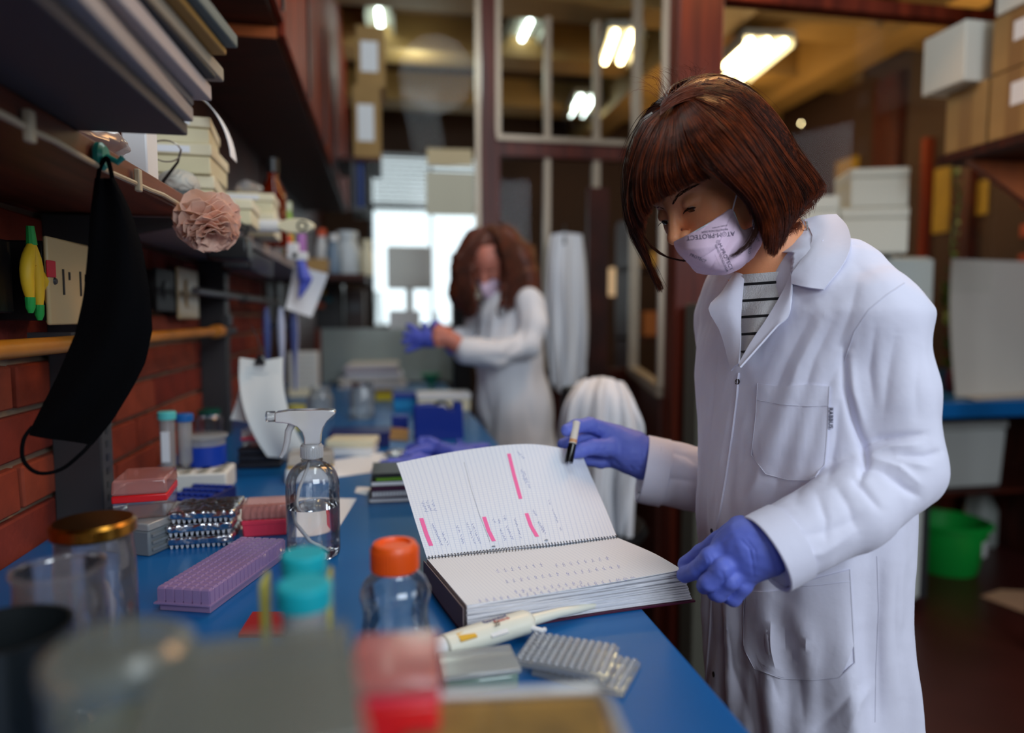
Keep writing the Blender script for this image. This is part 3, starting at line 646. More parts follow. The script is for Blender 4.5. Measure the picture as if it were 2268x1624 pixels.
p = p + Vector((.024, .035, 0)); tube50(p, 'blue capped tube behind the teal capped tube in the foam rack', mat('mid_blue', rgb(20, 96, 170), .4), h=.105)
p, s = on(447, 1036, .9455)
t = thing('blue_tub', 'round tub with a blue lower band and clear top on the foam rack', 'tub', p + Vector((0, .035, 0))); rr = 46 * s
obj('blue_body', MB().lathe([(rr * .9, 0), (rr * .97, .004), (rr * .97, .043), (rr * .9, .044)], 32), mat('tub_blue', rgb(16, 60, 170), .4), t); obj('clear_wall', MB().lathe([(rr * .93, .0445), (rr * .93, .06)], 32, cap=False), frost, t)
obj('lid', MB().lathe([(rr, .060), (rr * 1.04, .061), (rr * 1.04, .066), (rr, .067), (.001, .067)], 32), frost, t)
p, s = on(465, 985); t = thing('glass_jar', 'glass jar with a dark green lid behind the blue tub', 'jar', p)
obj('glass', MB().lathe([(.03, 0), (.038, .006), (.038, .075), (.028, .088), (.026, .095)], 28), wallclear, t); obj('lid', MB().lathe([(.028, .090), (.031, .0905), (.031, .102), (.028, .104), (.001, .104)], 28), mat('green_lid', rgb(10, 84, 70), .35), t)
# red lid box on black tray box
c, w_, d_, rz = ob((502, 1062), (592, 1060), (600, 1010))
t = thing('black_tray_box', 'black ribbed tray box below the small red lidded box', 'box', c, rz); H = .05
for k in range(3): obj('tray', MB().box((0, .02, .008 + k * .0175), (.10, .09, .0155), taper=1.03), dgrey, t, bev=.003)
tipbox(c + Vector((0, .02, .054)), rz, .085, .085, .04, 'small clear box with a red tray stacked on the black tray box', tray=pink_p, tips=0)
# hanging notes
p = PY(578, 800, 1.72)
t = thing('hanging_notes', 'sheaf of handwritten white sheets hanging from a binder clip', 'papers', p)
def note(off, bend, wdt, L, tw):
    def f(u, v):
        x = (v - .5) * wdt; return Vector((x + tw * u * u, off + bend * math.sin(u * 2.4) + .010 * math.sin(v * 5 + off * 90) * u - .01 * u, -L * u + .008 * abs(x) / wdt * 2))
    return MB().sheet(f, 22, 8, .0006)
notem = mat('note_paper', rgb(222, 224, 222), .7)
obj('sheet', note(0, -.03, .09, .215, .05), notem, t); obj('sheet', note(.006, -.05, .10, .235, .065), notem, t); obj('sheet', note(.012, .01, .095, .15, -.03), notem, t)
ink = mat('note_ink', rgb(120, 150, 170), .8)
b = MB()
for i in range(15):
    u = .10 + i * .05
    f = lambda v: ((v - .5) * .09 + .05 * u * u, -.0014 + -.03 * math.sin(u * 2.4) + .010 * math.sin(v * 5) * u - .01 * u, -.215 * u + .008 * abs(v - .5) * 2)
    b.tube([f(.12), f(.3), f(.5), f(.62 + .25 * ((i * 7) % 3) / 3)], .0005, 4)
obj('handwriting', b, ink, t)
obj('binder_clip', MB().prism([(-.012, 0), (.012, 0), (.004, .02), (-.004, .02)], -.01, .022, T(0, 0, -.006) @ Rx(PI / 2)), black, t); obj('clip_wire', MB().tube([(-.006, 0, .012), (-.003, 0, .032), (.003, 0, .032), (.006, 0, .012)], .001, 6).tube([(0, 0, .03), (-.01, .01, .06), (-.02, .0, .085)], .0012, 6), steel_dk, t)
# yellow tip box on white base
c, w_, d_, rz = ob((582, 1088), (640, 1090), (690, 1040))
t = thing('yellow_tip_box', 'low tip box with yellow tips in a white base, behind the spray bottle', 'tip box', c + Vector((.03, .01, 0)), .06)
obj('base', MB().box((0, 0, .016), (.11, .09, .032), taper=.97), white, t, bev=.003); obj('tip_tray', MB().box((0, 0, .037), (.10, .08, .012)), mat('tip_yellow', rgb(206, 160, 50), .4), t, bev=.002)
b = MB()
for i in range(10):
    for j in range(8): b.lathe([(.0035, .042), (.0045, .052), (.0045, .055)], 6, T(-.044 + i * .0098, -.034 + j * .0098, 0))
obj('tips', b, MATS['tip_yellow'], t)['kind'] = 'stuff'; obj('lid', MB().box((0, 0, .052), (.104, .086, .028), taper=.9), frost, t, bev=.003)
# cream slab box and paper beyond
c, w_, d_, rz = ob((700, 1028), (812, 1028), (825, 985)); tb = thing('cream_rack_box', 'cream box with a pale tray behind the spray bottle, right', 'box', c, rz); obj('base', MB().box((0, 0, .012), (w_ * .95, .08, .024)), white, tb, bev=.003); obj('lid', MB().box((0, 0, .034), (w_, .085, .020)), cream, tb, bev=.003)
def flat(name, pts, label, m=paper, th=.0006, cat='paper', z=.9003, curl=0):
    P = [PZ(x, y, z) for x, y in pts]; o = P[0].copy()
    def f(u, v): q = (P[0] * (1 - u) + P[1] * u) * (1 - v) + (P[3] * (1 - u) + P[2] * u) * v; q = q - o; q.z += curl * (u * (1 - u)) * 4 * v * .3 + curl * v * v * .2 + th / 2; return q
    return solo(name, MB().sheet(f, 8, 6, th), m, label, cat, o)
flat('paper_sheet', [(742, 1058), (872, 1040), (850, 1002), (726, 1022)], 'white sheet lying in front of the cream rack box')
flat('paper_sheet', [(498, 1172), (745, 1178), (790, 1106), (520, 1106)], 'large white sheet lying behind the spray bottle and the foil plates', curl=.004)
flat('paper_sheet', [(786, 1092), (812, 1098), (822, 1082), (790, 1080)], 'small torn paper corner left of the stacked notebooks', curl=.004)
# blue rack
c, w_, d_, rz = ob((345, 1138), (440, 1142), (452, 1098)); t = thing('blue_tube_rack', 'dark blue low tube rack behind the foil wrapped plates', 'rack', c, rz); obj('block', MB().box((0, 0, .012), (w_, d_, .024)), nav, t, bev=.002)
b = MB()
for i in range(7):
    for j in range(4): b.lathe([(.005, .0241), (.0065, .0245), (.0065, .028), (.005, .0285)], 10, T(-w_ * .42 + w_ * .84 * i / 6, -d_ * .38 + d_ * .76 * j / 3, 0))
obj('well_rims', b, blue_p, t)
# foil wrapped plates
foil = mat('aluminium_foil', rgb(206, 206, 212), .22, metal=1, bump=.9, bscale=55)
c, w_, d_, rz = ob((338, 1232), (480, 1232), (512, 1165)); w_ = .098; d_ = .085; rz = .03
for k, lb in enumerate(('lowest of the three foil wrapped plates', 'middle one of the three foil wrapped plates', 'topmost of the three foil wrapped plates')):
    t = thing('foil_wrapped_plate', lb + ' left of the red tip box', 'plate', c + Vector((rnd.uniform(-.003, .003) + .004 * (k == 2), rnd.uniform(-.002, .002), k * .0205 + .0005)), rz + (0, .04, -.03)[k], 'foil wrapped plates')
    def ff(P, s=k):
        return rbox(P, (0, 0, .0125), (w_ / 2, d_ / 2, .0062), None, .003)
    V, F = snets(ff, (-w_ / 2 - .006, -d_ / 2 - .006, 0), (w_ / 2 + .006, d_ / 2 + .006, .023), .0022)
    N = vnorm(V, F); q = nz3(V, 16, k) * .0012 + np.abs(nz3(V, 40, k + 5)) * .0016 + np.abs(nz3(V, 90, k + 9)) * .0008
    V = V + N * q[:, None] * np.where(V[:, 2:3] < .008, .3, 1); V[:, 2] = np.minimum(V[:, 2], .0198); obj('foil', (V, F), foil, t)
    b = MB()
    for i in range(12):
        for j in (0, 7): b.lathe([(.0016, 0), (.0032, .006)], 6, T(-w_ * .44 + w_ * .88 * i / 11, -d_ * .44 + d_ * .88 * j / 7, 0))
    for j in range(1, 7): b.lathe([(.0016, 0), (.0032, .006)], 6, T(w_ * .44, -d_ * .44 + d_ * .88 * j / 7, 0))
    obj('plate_wells', b, mat('well_plastic', rgb(196, 200, 206), .4), t)
# pink/red tip box
c, w_, d_, rz = ob((522, 1203), (640, 1200), (645, 1165)); tipbox(c + Vector((0, .015, 0)), .04, .088, .06, .052, 'pink red tip box with a clear lid left of the spray bottle', tray=pink_p, lid=clearmat('pale_rosy_lid', (.88, .42, .38), .6, .1, .4), base=pink_p, lidh=.5)
# purple cryo rack
pur = clearmat('purple_plastic', (.62, .42, .74), .8, .2, .72)
a_, b_, c_ = PZ(345, 1356, .9), PZ(468, 1360, .9), PZ(634, 1236, .9)
c, w_, d_, rz = ob((345, 1356), (468, 1360), (640, 1240)); u = (b_ - a_).normalized(); d2 = (c_ - b_); 
t = thing('purple_tube_rack', 'long translucent purple tube rack lying diagonally on the blue bench', 'rack', (a_ + b_) / 2 + d2 / 2, math.atan2(d2.y, d2.x) - PI / 2); L = d2.length; W = (b_ - a_).length * abs(math.sin(math.atan2(d2.y, d2.x) - math.atan2(u.y, u.x))); H = .031
obj('lower_tray', MB().box((0, 0, .005), (W * .96, L * .97, .010)), pur, t, bev=.001); obj('flange', MB().box((0, -.002, .0115), (W * 1.06, L * 1.01, .002)), pur, t)
nx, ny = 6, 20; fl = obj('well_block', MB().box((0, 0, .0215), (W * .985, L * .985, .016)), pur, t, bev=.001)
b = MB()
for i in range(nx):
    for j in range(ny): b.box((-W / 2 + W * (i + .5) / nx, -L / 2 + L * (j + .5) / ny, .0305), (W / nx * .84, L / ny * .84, .0022), taper=.8)
obj('well_tops', b, pur, t)
b = MB()
for j in range(ny): b.box((W * .4945, -L / 2 + L * (j + .5) / ny, .0205), (.0022, L / ny * .8, .018))
for i in range(nx): b.box((-W / 2 + W * (i + .5) / nx, -L * .4945, .0205), (W / nx * .8, .0022, .018))
obj('side_ribs', b, pur, t)
# spray bottle
p, s = on(691, 1243); t = thing('spray_bottle', 'clear plastic spray bottle half filled with water, standing on the blue bench', 'bottle', p + Vector((0, .03, 0)), 0)
R = .0405
sp = bpy.data.objects['spray_bottle']; prof = [(.02, .001), (R * .9, 0), (R * .985, .004), (R, .010), (R, .108)] + [(R * math.cos(a) ** .85 + .0, .108 + .042 * math.sin(a)) for a in [i * PI / 2 / 9 for i in range(1, 8)]]
prof = [q for q in prof if q[0] > .0135] + [(.0135, .150), (.0135, .158)]
obj('bottle_body', MB().lathe(prof, 48, cap=False), clearmat('pet_bottle', (.95, .95, .97), .25, .02), t); obj('body_base', MB().lathe([(.001, .003), (.02, .001), (R * .9, 0)], 40, cap=False), MATS['pet_bottle'], t)
obj('water', MB().lathe([(.001, .002), (R * .88, .0012), (R * .955, .006), (R * .965, .011), (R * .965, .078), (.001, .078)], 48), water, t)
obj('neck_ring', MB().lathe([(.0135, .148), (.0165, .149), (.0165, .151), (.0135, .1525)], 32, cap=False), MATS['pet_bottle'], t)
trig = clearmat('milky_plastic', (.90, .91, .93), .6, .12, .62)
b = MB().lathe([(.0155, .153), (.0165, .155), (.0165, .172), (.0145, .175), (.001, .175)], 36)
for i in range(36): a = i * PI / 18; b.box((.0168, 0, .163), (.0012, .0012, .017), Rz(a))
obj('collar', b, trig, t)
hd = [(-.052, .2255), (-.052, .2105), (-.040, .2095), (-.030, .2075), (-.020, .2030), (-.013, .195), (-.010, .186), (-.010, .175), (.0135, .175), (.0145, .190), (.018, .200), (.025, .211), (.034, .219), (.038, .2225), (.036, .2265), (.020, .2285), (-.03, .2285)]
Mh = Matrix(((1, 0, 0, 0), (0, 0, 1, 0), (0, 1, 0, 0), (0, 0, 0, 1)))
obj('trigger_head', MB().prism([(x, z) for x, z in hd], -.0125, .0125, Mh), trig, t, bev=.004, seg=3)
obj('nozzle', MB().tube([(-.066, 0, .2185), (-.0525, 0, .2185)], .0085, 12), MATS['pet_bottle'], t, bev=.001)
obj('trigger_lever', MB().tube([(-.028, 0, .207), (-.034, 0, .195), (-.036, 0, .18), (-.040, 0, .165), (-.046, 0, .155)], [.006, .0055, .005, .0045, .003], 10), trig, t)
obj('dip_tube', MB().tube([(.0, 0, .172), (-.006, 0, .14), (-.020, 0, .105), (-.024, 0, .085), (-.02, 0, .055), (-.004, 0, .025), (.018, 0, .007)], .0024, 8), mat('dip_tube_plastic', rgb(205, 205, 205), .3), t)
# notebooks pile
c, w_, d_, rz = ob((805, 1148), (905, 1150), (905, 1080))
z = .9003
for k, (h, col, lb, dx) in enumerate(((.010, (28, 24, 30), 'bottom black covered notebook in the pile left of the open notebook', 0), (.014, (200, 200, 210), 'thick spiral notebook with a purple cover, second from the bottom of the pile', .002), (.006, (80, 36, 66), 'thin dark purple notebook in the pile', .006), (.010, (190, 190, 196), 'pale notebook above the purple one in the pile', .004), (.005, (110, 160, 40), 'thin lime green notebook in the pile', .012), (.008, (36, 36, 40), 'topmost dark spiral notebook of the pile', .006))):
    t = thing('notebook', lb, 'notebook', (c.x + .012 + dx, c.y + .05, z), .02 * ((k * 5) % 3 - 1), 'pile of notebooks')
    obj('pages', MB().box((0, 0, h / 2), (.142, .105, h * .8)), paper if k in (0, 1, 3) else mat('nbk_%d' % k, rgb(*col), .5), t); mm = mat('nbc_%d' % k, rgb(*((70, 30, 70) if k == 1 else (60, 60, 70) if k == 3 else col)), .35)
    obj('cover', MB().box((0, 0, h * .96), (.146, .108, h * .08 + .0008)), mm, t); obj('back_cover', MB().box((0, 0, .0006), (.146, .108, .001)), mm, t)
    if k in (1, 5):
        b = MB()
        for i in range(22): b.tube([(-.07 + i * .0066, -.056, h * .2), (-.07 + i * .0066, -.0585, h * .5), (-.07 + i * .0066, -.056, h + .001)], .0007, 5)
        obj('spiral_wire', b, black, t)
    z += h + .0012
# tape dispenser
c, w_, d_, rz = ob((908, 988), (1035, 985), (1030, 960))
t = thing('tape_dispenser', 'blue desk tape dispenser with a black tape core, behind the open notebook', 'tape dispenser', c + Vector((0, .02, 0)), 0.03); s = .0009; W = .145; H = .108
pf_ = [(-W / 2 + .002, 0), (W / 2 + .004, 0), (W / 2, H * 1.0), (W * .36, H * 1.04), (W * .34, H * .84), (W * .24, H * .80), (W * .12, H * .93), (-W * .15, H * .98), (-W / 2 + .006, H * .95), (-W / 2, H * .9)]
for nm, y0, y1 in (('front_wall', -.031, -.022), ('back_wall', .022, .031)): obj(nm, MB().prism(pf_, y0, y1, Mh), blue_p, t, bev=.002)
obj('base_block', MB().bx(-W / 2 + .004, W / 2, -.0215, .0215, 0, .055), blue_p, t, bev=.002); obj('tape_reel', MB().lathe([(.019, -.011), (.027, -.011), (.027, .011), (.019, .011), (.019, -.011)], 32, T(.012, 0, H * .82) @ Rx(PI / 2), cap=False), black, t); obj('core', MB().lathe([(.012, -.012), (.018, -.012), (.018, .012), (.012, .012), (.012, -.012)], 24, T(.012, 0, H * .82) @ Rx(PI / 2), cap=False), white, t); obj('cutter', MB().box((W * .47, 0, H * 1.02), (.012, .04, .004)), steel_dk, t)
# crumpled blue gloves on the bench
glove_b = mat('nitrile_blue', rgb(84, 96, 196), .45, bump=.25, bscale=120, sub=.08)
def gpile(loc, seed, label, fingers=5, scl=1):
    r = np.random.RandomState(seed); segs = []
    for k in range(fingers):
        a = r.uniform(-.9, .9) + (k - 2) * .35; x0 = r.uniform(-.02, .02); p0 = np.array([x0, 0, .012]); p1 = p0 + [math.cos(a) * .045, math.sin(a) * .045, r.uniform(-.004, .012)]; p2 = p1 + [math.cos(a + r.uniform(-.8, .8)) * .035, math.sin(a) * .03, -.004]; segs.append((p0, p1, np.array([p2[0], p2[1], .009])))
    def f(P):
        d = ell(P, (-.035, 0, .012), (.05, .032, .012))
        for s in segs: d = smin(d, chain(P, s, [.011, .010, .008]), .006)
        return d + nz3(P, 22, seed) * .0022
    V, F = snets(f, (-.1, -.08, -.002), (.1, .08, .045), .0032); V[:, 2] = np.maximum(V[:, 2], 0)
    return solo('rubber_glove', (V * [scl, scl, scl * 1.3], F), glove_b, label, 'glove', loc, r.uniform(0, 6))
gpile(PZ(975, 1012, .9005), 4, 'crumpled blue glove on the bench below the tape dispenser', 5, 1.15); p = PZ(895, 1046, .9005); gpile(p, 9, 'crumpled blue glove half hidden behind the lifted page corner', 5, 1.1)
gpile(PZ(1040, 1000, .9005), 12, 'crumpled blue glove farthest right below the tape dispenser', 4, .7)
solo('plastic_bag', crumple(.08, .06, .02, 8), clearmat('clear_film', (.9, .9, .9), .4, .1, .25), 'small crumpled clear bag left of the blue gloves', 'bag', PZ(880, 1010, .9005))
# orange capped bottle
p = PZ(878, 1530, .9); t = thing('media_bottle', 'clear plastic bottle with an orange screw cap in front of the open notebook', 'bottle', p); R = .0345
obj('bottle_body', MB().lathe([(.030, 0), (R, .003), (R, .055), (R * .99, .06), (R * .92, .075), (R * .93, .088), (R, .098), (R * .99, .104), (R * .86, .113), (R * .68, .119), (.021, .123), (.021, .128)], 48, cap=False), clearmat('pet_bottle', (.95, .95, .97), .25, .02), t)
obj('liquid', MB().lathe([(.001, .001), (.030, .001), (R * .96, .004), (R * .96, .04), (.001, .04)], 40), water, t)
cb = MB().lathe([(.0225, .124), (.0228, .126), (.0228, .146), (.0205, .150), (.0160, .1505), (.0150, .1475), (.001, .1475)], 48)
for i in range(48): cb.box((.0231, 0, .135), (.0009, .0012, .020), Rz(i * PI / 24))
obj('screw_cap', cb, mat('orange_cap', rgb(236, 88, 20), .35, sub=.1), t)
# two teal capped tubes in a yellow stand
p1, s1 = C(674, 1300, .56), 0; t = thing('yellow_tube_stand', 'translucent yellow stand holding the two teal capped tubes', 'stand', (p1.x, p1.y - .02, .9)); yc = clearmat('yellow_clear', (.95, .9, .15), .9, .2, .6)
obj('stand_body', MB().box((0, 0, .028), (.050, .085, .056)), mat('stand_grey', rgb(150, 150, 140), .5), t, bev=.004)
for s in (-1, 1): obj('side_clip', MB().box((s * .0235, -.02, .115), (.004, .03, .12)).box((s * .0235, -.02, .062), (.006, .05, .02)), yc, t, bev=.002)
zc = C(674, 1250, .56).z; tt_ = tube50((C(674, 1270, .56).x, C(674, 1270, .56).y, .957), 'farther of the two teal capped tubes in the yellow stand', teal, h=zc - .957 - .004, r=.0148, grp='teal capped tubes')
p2 = C(674, 1330, .47); tube50((p2.x, p2.y, .957), 'nearer and lower of the two teal capped tubes in the yellow stand', teal, h=C(674, 1322, .47).z - .957 - .004, r=.0152, grp='teal capped tubes')
flat('red_card', [(528, 1412), (640, 1412), (630, 1362), (560, 1362)], 'dark red card lying flat left of the teal capped tubes', mat('red_card_paper', rgb(150, 10, 14), .5), .004, 'card')
# jars and mug at left front
def jar(loc, R, H, lb, lid=None, neck=.85):
    t = thing('glass_jar', lb, 'jar', loc); g = clearmat('jar_glass', (.90, .88, .92), .4, .03, .07)
    obj('glass', MB().lathe([(.001, .002), (R * .9, 0), (R, .006), (R, H * .72), (R * .97, H * .80), (R * neck, H * .88), (R * neck, H * .97), (R * neck * 1.03, H)], 40, cap=False), g, t)
    obj('inner_wall', MB().lathe([(R * .94, .006), (R * .95, H * .72), (R * neck * .94, H * .88), (R * neck * .94, H)], 40, cap=False), g, t)
    obj('rim', MB().lathe([(R * neck * .97, H - .003), (R * neck * 1.07, H - .002), (R * neck * 1.07, H + .002), (R * neck * .97, H + .003)], 40, cap=False), g, t)
    if lid: b = MB().lathe([(R * neck * 1.08, H - .008), (R * neck * 1.12, H - .006), (R * neck * 1.12, H + .004), (R * neck * 1.02, H + .007), (.001, H + .0065)], 40); obj('lid', b, lid, t)
    return t
gold = mat('gold_lid', rgb(170, 116, 44), .25, metal=1)
q = C(207, 1166, .70); j = jar((q.x, q.y, .9), .038, q.z - .9, 'clear glass jar with a golden metal lid, left on the bench', gold, .93)
foam_c = mat('shredded_film', rgb(200, 190, 195), .4, alpha=.5)
obj('crumpled_film', crumple(.036, .036, .10, 21), clearmat('jar_film', (.92, .88, .92), .4, .12, .5), j).location = (0, 0, .008)
q = C(130, 1258, .60); jar((q.x, q.y, .9), .037, q.z - .9, 'open empty glass jar in front of the gold lidded jar', None, .93)
q = C(0, 1395, .50); t = thing('black_mug', 'dark black mug at the lower left corner of the bench', 'mug', (q.x, q.y, .9)); H = q.z - .9
obj('cup', MB().lathe([(.001, .0), (.034, 0), (.040, .006), (.046, H), (.043, H), (.037, .01), (.001, .008)], 48), mat('mug_black', rgb(24, 28, 30), .3), t); obj('handle', MB().tube([(-.043, 0, H * .8), (-.065, 0, H * .75), (-.068, 0, H * .4), (-.042, 0, H * .25)], .006, 10), MATS['mug_black'], t)
# big translucent tubs, nearest the lens
tubm = clearmat('grey_tub', (.50, .55, .50), .5, .25, .26)
q = C(265, 1418, .33); t = thing('round_plastic_tub', 'blurred round translucent grey tub at the lower left', 'tub', (q.x, q.y, .9)); H = q.z - .9
obj('tub', MB().lathe([(.001, 0), (.030, 0), (.031, .004), (.032, H * .93)], 40, cap=False), tubm, t); obj('lid', MB().lathe([(.033, H * .93), (.034, H * .95), (.033, H * .98), (.027, H), (.001, H)], 40), tubm, t); obj('cream_contents', MB().lathe([(.001, .005), (.028, .005), (.028, H * .78), (.001, H * .79)], 24), mat('contents_cream', rgb(176, 168, 130), .7), t)
a_ = C(412, 1418, .335); b_ = C(786, 1402, .36)
t = thing('storage_crate', 'big blurred translucent crate with beige and blue contents, bottom of the photo', 'crate', ((a_.x + b_.x) / 2, (a_.y + b_.y) / 2 - .052, .9), math.atan2(b_.y - a_.y, b_.x - a_.x)); H = a_.z - .9; W = (b_ - a_).length
for nm, c_, d_ in (('front_wall', (0, -.05, H / 2), (W, .002, H - .012)), ('back_wall', (0, .05, H / 2), (W, .002, H - .012)), ('side_wall', (-W / 2, 0, H / 2), (.002, .1, H - .012)), ('side_wall', (W / 2, 0, H / 2), (.002, .1, H - .012)), ('floor_panel', (0, 0, .002), (W, .1, .003)), ('lid', (0, 0, H - .004), (W + .006, .106, .006))): obj(nm, MB().box(c_, d_), tubm, t, bev=.001)
obj('beige_carton', MB().box((.01, .012, H * .88), (W * .8, .04, H * .12)), mat('beige_card', rgb(196, 180, 130), .7), t); obj('grey_carton', MB().box((-W * .2, 0, H * .40), (W * .5, .08, H * .76)), mat('grey_carton', rgb(150, 148, 130), .6), t); obj('blue_carton', MB().box((W * .28, -.01, H * .39), (W * .35, .07, H * .74)), mat('contents_blue', rgb(20, 110, 170), .6), t)
# foreground red trayed box
q = C(876, 1392, .42); tf = thing('pipette_tip_box', 'tall tip box with a red body and rosy clear lid, blurred at the bottom centre', 'tip box', (q.x, q.y - .035, .90), -.05); zr_ = C(876, 1488, .392).z - .9; Hq = q.z - .9
obj('base', MB().box((0, 0, zr_ / 2), (.047, .058, zr_)), red_p, tf, bev=.003); obj('tip_tray', MB().box((0, 0, zr_ + .002), (.048, .059, .003)), pink_p, tf, bev=.001); obj('lid', MB().box((0, 0, (zr_ + Hq) / 2 + .003), (.050, .060, Hq - zr_ - .004)), clearmat('rosy_lid', (.90, .34, .32), .7, .12, .55), tf, bev=.003)
obj('white_print', MB().box((0, -.0315, (q.z - .9) * .70), (.022, .0006, .003)), white, tf)
# foreground yellow box with a bright tube standing in for lid edge reflections
a_ = C(850, 1545, .35); b_ = C(1330, 1500, .41); W = .125
t = thing('yellow_sample_box', 'big clear lidded box with mustard contents, blurred at the bottom edge', 'box', ((a_.x + b_.x) / 2, (a_.y + b_.y) / 2 - .03, .9), -.10); H = b_.z - .9
obj('base', MB().box((0, 0, H * .36), (W * .95, .095, H * .72), taper=1.02), cream, t, bev=.006); obj('mustard_tray', MB().box((0, 0, H * .885), (W * .90, .088, H * .17)), mat('mustard_foam', rgb(210, 164, 62), .6, var=.4, vscale=30), t, bev=.002); obj('lid_highlight', MB().tube([(-W * .46, .046, H * .985), (W * .44, .046, H * .985), (W * .47, .03, H * .985), (W * .47, -.046, H * .985)], .0028, 10), clearmat('highlight_white', (.97, .97, .95), .2, .1, .7), t); obj('lid', MB().box((0, 0, H * .86), (W, .10, H * .26), taper=.95), clearmat('glossy_lid', (.95, .93, .86), .4, .08, .06), t, bev=.008, seg=4)
# green tinted box
c, w_, d_, rz = ob((975, 1540), (1145, 1535), (1110, 1480)); t = thing('green_tinted_box', 'low clear box with greenish contents left of the well plate', 'box', c + Vector((0, .0, 0)), 0.05); obj('base', MB().box((0, 0, .008), (.074, .048, .016)), clearmat('green_clear', (.45, .66, .55), .8, .15, .6), t, bev=.004); obj('lid', MB().box((0, 0, .0195), (.078, .052, .006)), frost, t, bev=.002)
# 96 well plates
for k, (dz, dx, dy, rz) in enumerate(((.0, 0, 0, 0), (.0105, -.018, .010, .10))):
    a_, b_, c_, d_ = PZ(1165, 1440, .905), PZ(1345, 1520, .905), PZ(1430, 1505, .905), PZ(1275, 1405, .905)
    u = (b_ - a_) if 0 else (c_ - d_); ctr = (PZ(1300, 1468, .91))
    t = thing('well_plate', ['lower clear well plate on the blue bench', 'upper clear well plate resting askew on the lower one'][k], 'well plate', (ctr.x + dx, ctr.y + dy, .9003 + dz), -.62 + rz, 'clear well plates'); wp = clearmat('well_plate_clear', (.86, .88, .92), .5, .08, .3)
    L, W = .098, .066
    obj('skirt', MB().box((0, 0, .003), (L, W, .006)), wp, t, bev=.001); b = MB()
    for i in range(12):
        for j in range(8): b.lathe([(.0016, .0062), (.0033, .0066), (.0033, .0096), (.0026, .0098), (.0022, .0075)], 8, T(-L * .44 + L * .88 * i / 11, -W * .42 + W * .84 * j / 7, 0), cap=False)
    obj('wells', b, wp, t)['kind'] = 'stuff'
# pipette lying
a_, b_ = PZ(960, 1440, .916), PZ(1318, 1338, .912); dv = b_ - a_
t = thing('pipette', 'cream laboratory pipette lying in front of the open notebook', 'pipette', a_, math.atan2(dv.y, dv.x)); L = dv.length
pm = mat('pipette_body', rgb(226, 224, 208), .35); M = Matrix.Identity(4)
def hull(x, w2, h2): return [(x, w2 * math.cos(a), h2 * math.sin(a)) for a in [i * PI / 8 for i in range(16)]]
def loft(rings): 
    b = MB(); n = len(rings[0]); vs = [v for r in rings for v in r]; fs = [(i * n + k, i * n + (k + 1) % n, (i + 1) * n + (k + 1) % n, (i + 1) * n + k) for i in range(len(rings) - 1) for k in range(n)]
    fs += [tuple(range(n - 1, -1, -1)), tuple((len(rings) - 1) * n + k for k in range(n))]; return b.add(vs, fs)
obj('handle', loft([hull(.012, .012, .009), hull(.014, .0155, .012), hull(.05, .0165, .0135), hull(.10, .0155, .0135), hull(.118, .0165, .0135), hull(.125, .013, .011), hull(.129, .006, .006)]), pm, t)
obj('shaft', MB().tube([(.129, -.0, 0), (.17, 0, -.001), (.20, 0, -.004), (L, 0, -.006)], [.0068, .0058, .0048, .0035], 14), pm, t); obj('volume_dial', MB().tube([(-.004, 0, 0), (.012, 0, 0)], .0115, 16), white, t); obj('plunger_button', MB().tube([(-.016, 0, 0), (-.014, 0, 0), (-.004, 0, 0)], [.006, .008, .007], 12), steel_dk, t)
obj('yellow_sticker', MB().box((.036, -.0055, .0120), (.020, .012, .0016), Rx(.3)), mat('sticker_yellow', rgb(220, 170, 30), .5), t); obj('dark_sticker', MB().box((.038, -.0125, .0085), (.020, .006, .0016), Rx(.9)), dgrey, t); obj('display_window', MB().box((.074, -.009, .0118), (.022, .008, .002), Rx(.55)), white, t)
text('display_digits', '20', .008, T(.074, -.0098, .0132) @ Rx(.55), black, t); text('printed_line', 'Eppendorf', .0075, T(.078, .001, .0138) @ Rx(.0), mat('print_blue', rgb(60, 60, 130), .6), t); text('printed_line', 'Research', .0055, T(.084, -.0045, .0136) @ Rx(.25), mat('print_red', rgb(200, 70, 60), .6), t)
obj('ejector_hook', MB().tube([(.115, -.012, .0), (.128, -.022, -.004), (.134, -.018, -.006)], .003, 8), white, t)
# ================================================================ OPEN NOTEBOOK
def cat1(p0, p1, p2, p3, u): return .5 * ((2 * p1) + (p2 - p0) * u + (2 * p0 - 5 * p1 + 4 * p2 - p3) * u * u + (3 * p1 - p0 - 3 * p2 + p3) * u ** 3)
def ci(A_, u):
    n = len(A_) - 1; k = min(int(u * n), n - 1); f = u * n - k
    return cat1(A_[max(k - 1, 0)], A_[k], A_[k + 1], A_[min(k + 2, n)], f)
def grid3(rows, f=None):
    """bicubic surface through a grid of (px,py,t)"""
    R_ = [[np.array(p, float) for p in r] for r in rows]
    def g(u, v):
        q = ci([ci(r, v) for r in R_], u); q = C(*q); return f(q) if f else q
    return g
def surf_of(o):
    V = [o.matrix_world @ v.co for v in o.data.vertices]; return BVHTree.FromPolygons(V, [tuple(p.vertices) for p in o.data.polygons])
def hit(bv, px, py, off=0, dflt=None):
    d = ray(px, py); h = bv.ray_cast(EYE, d.normalized())
    if h[0] is None: return C(px, py, dflt) if dflt else None
    return h[0] - d.normalized() * off
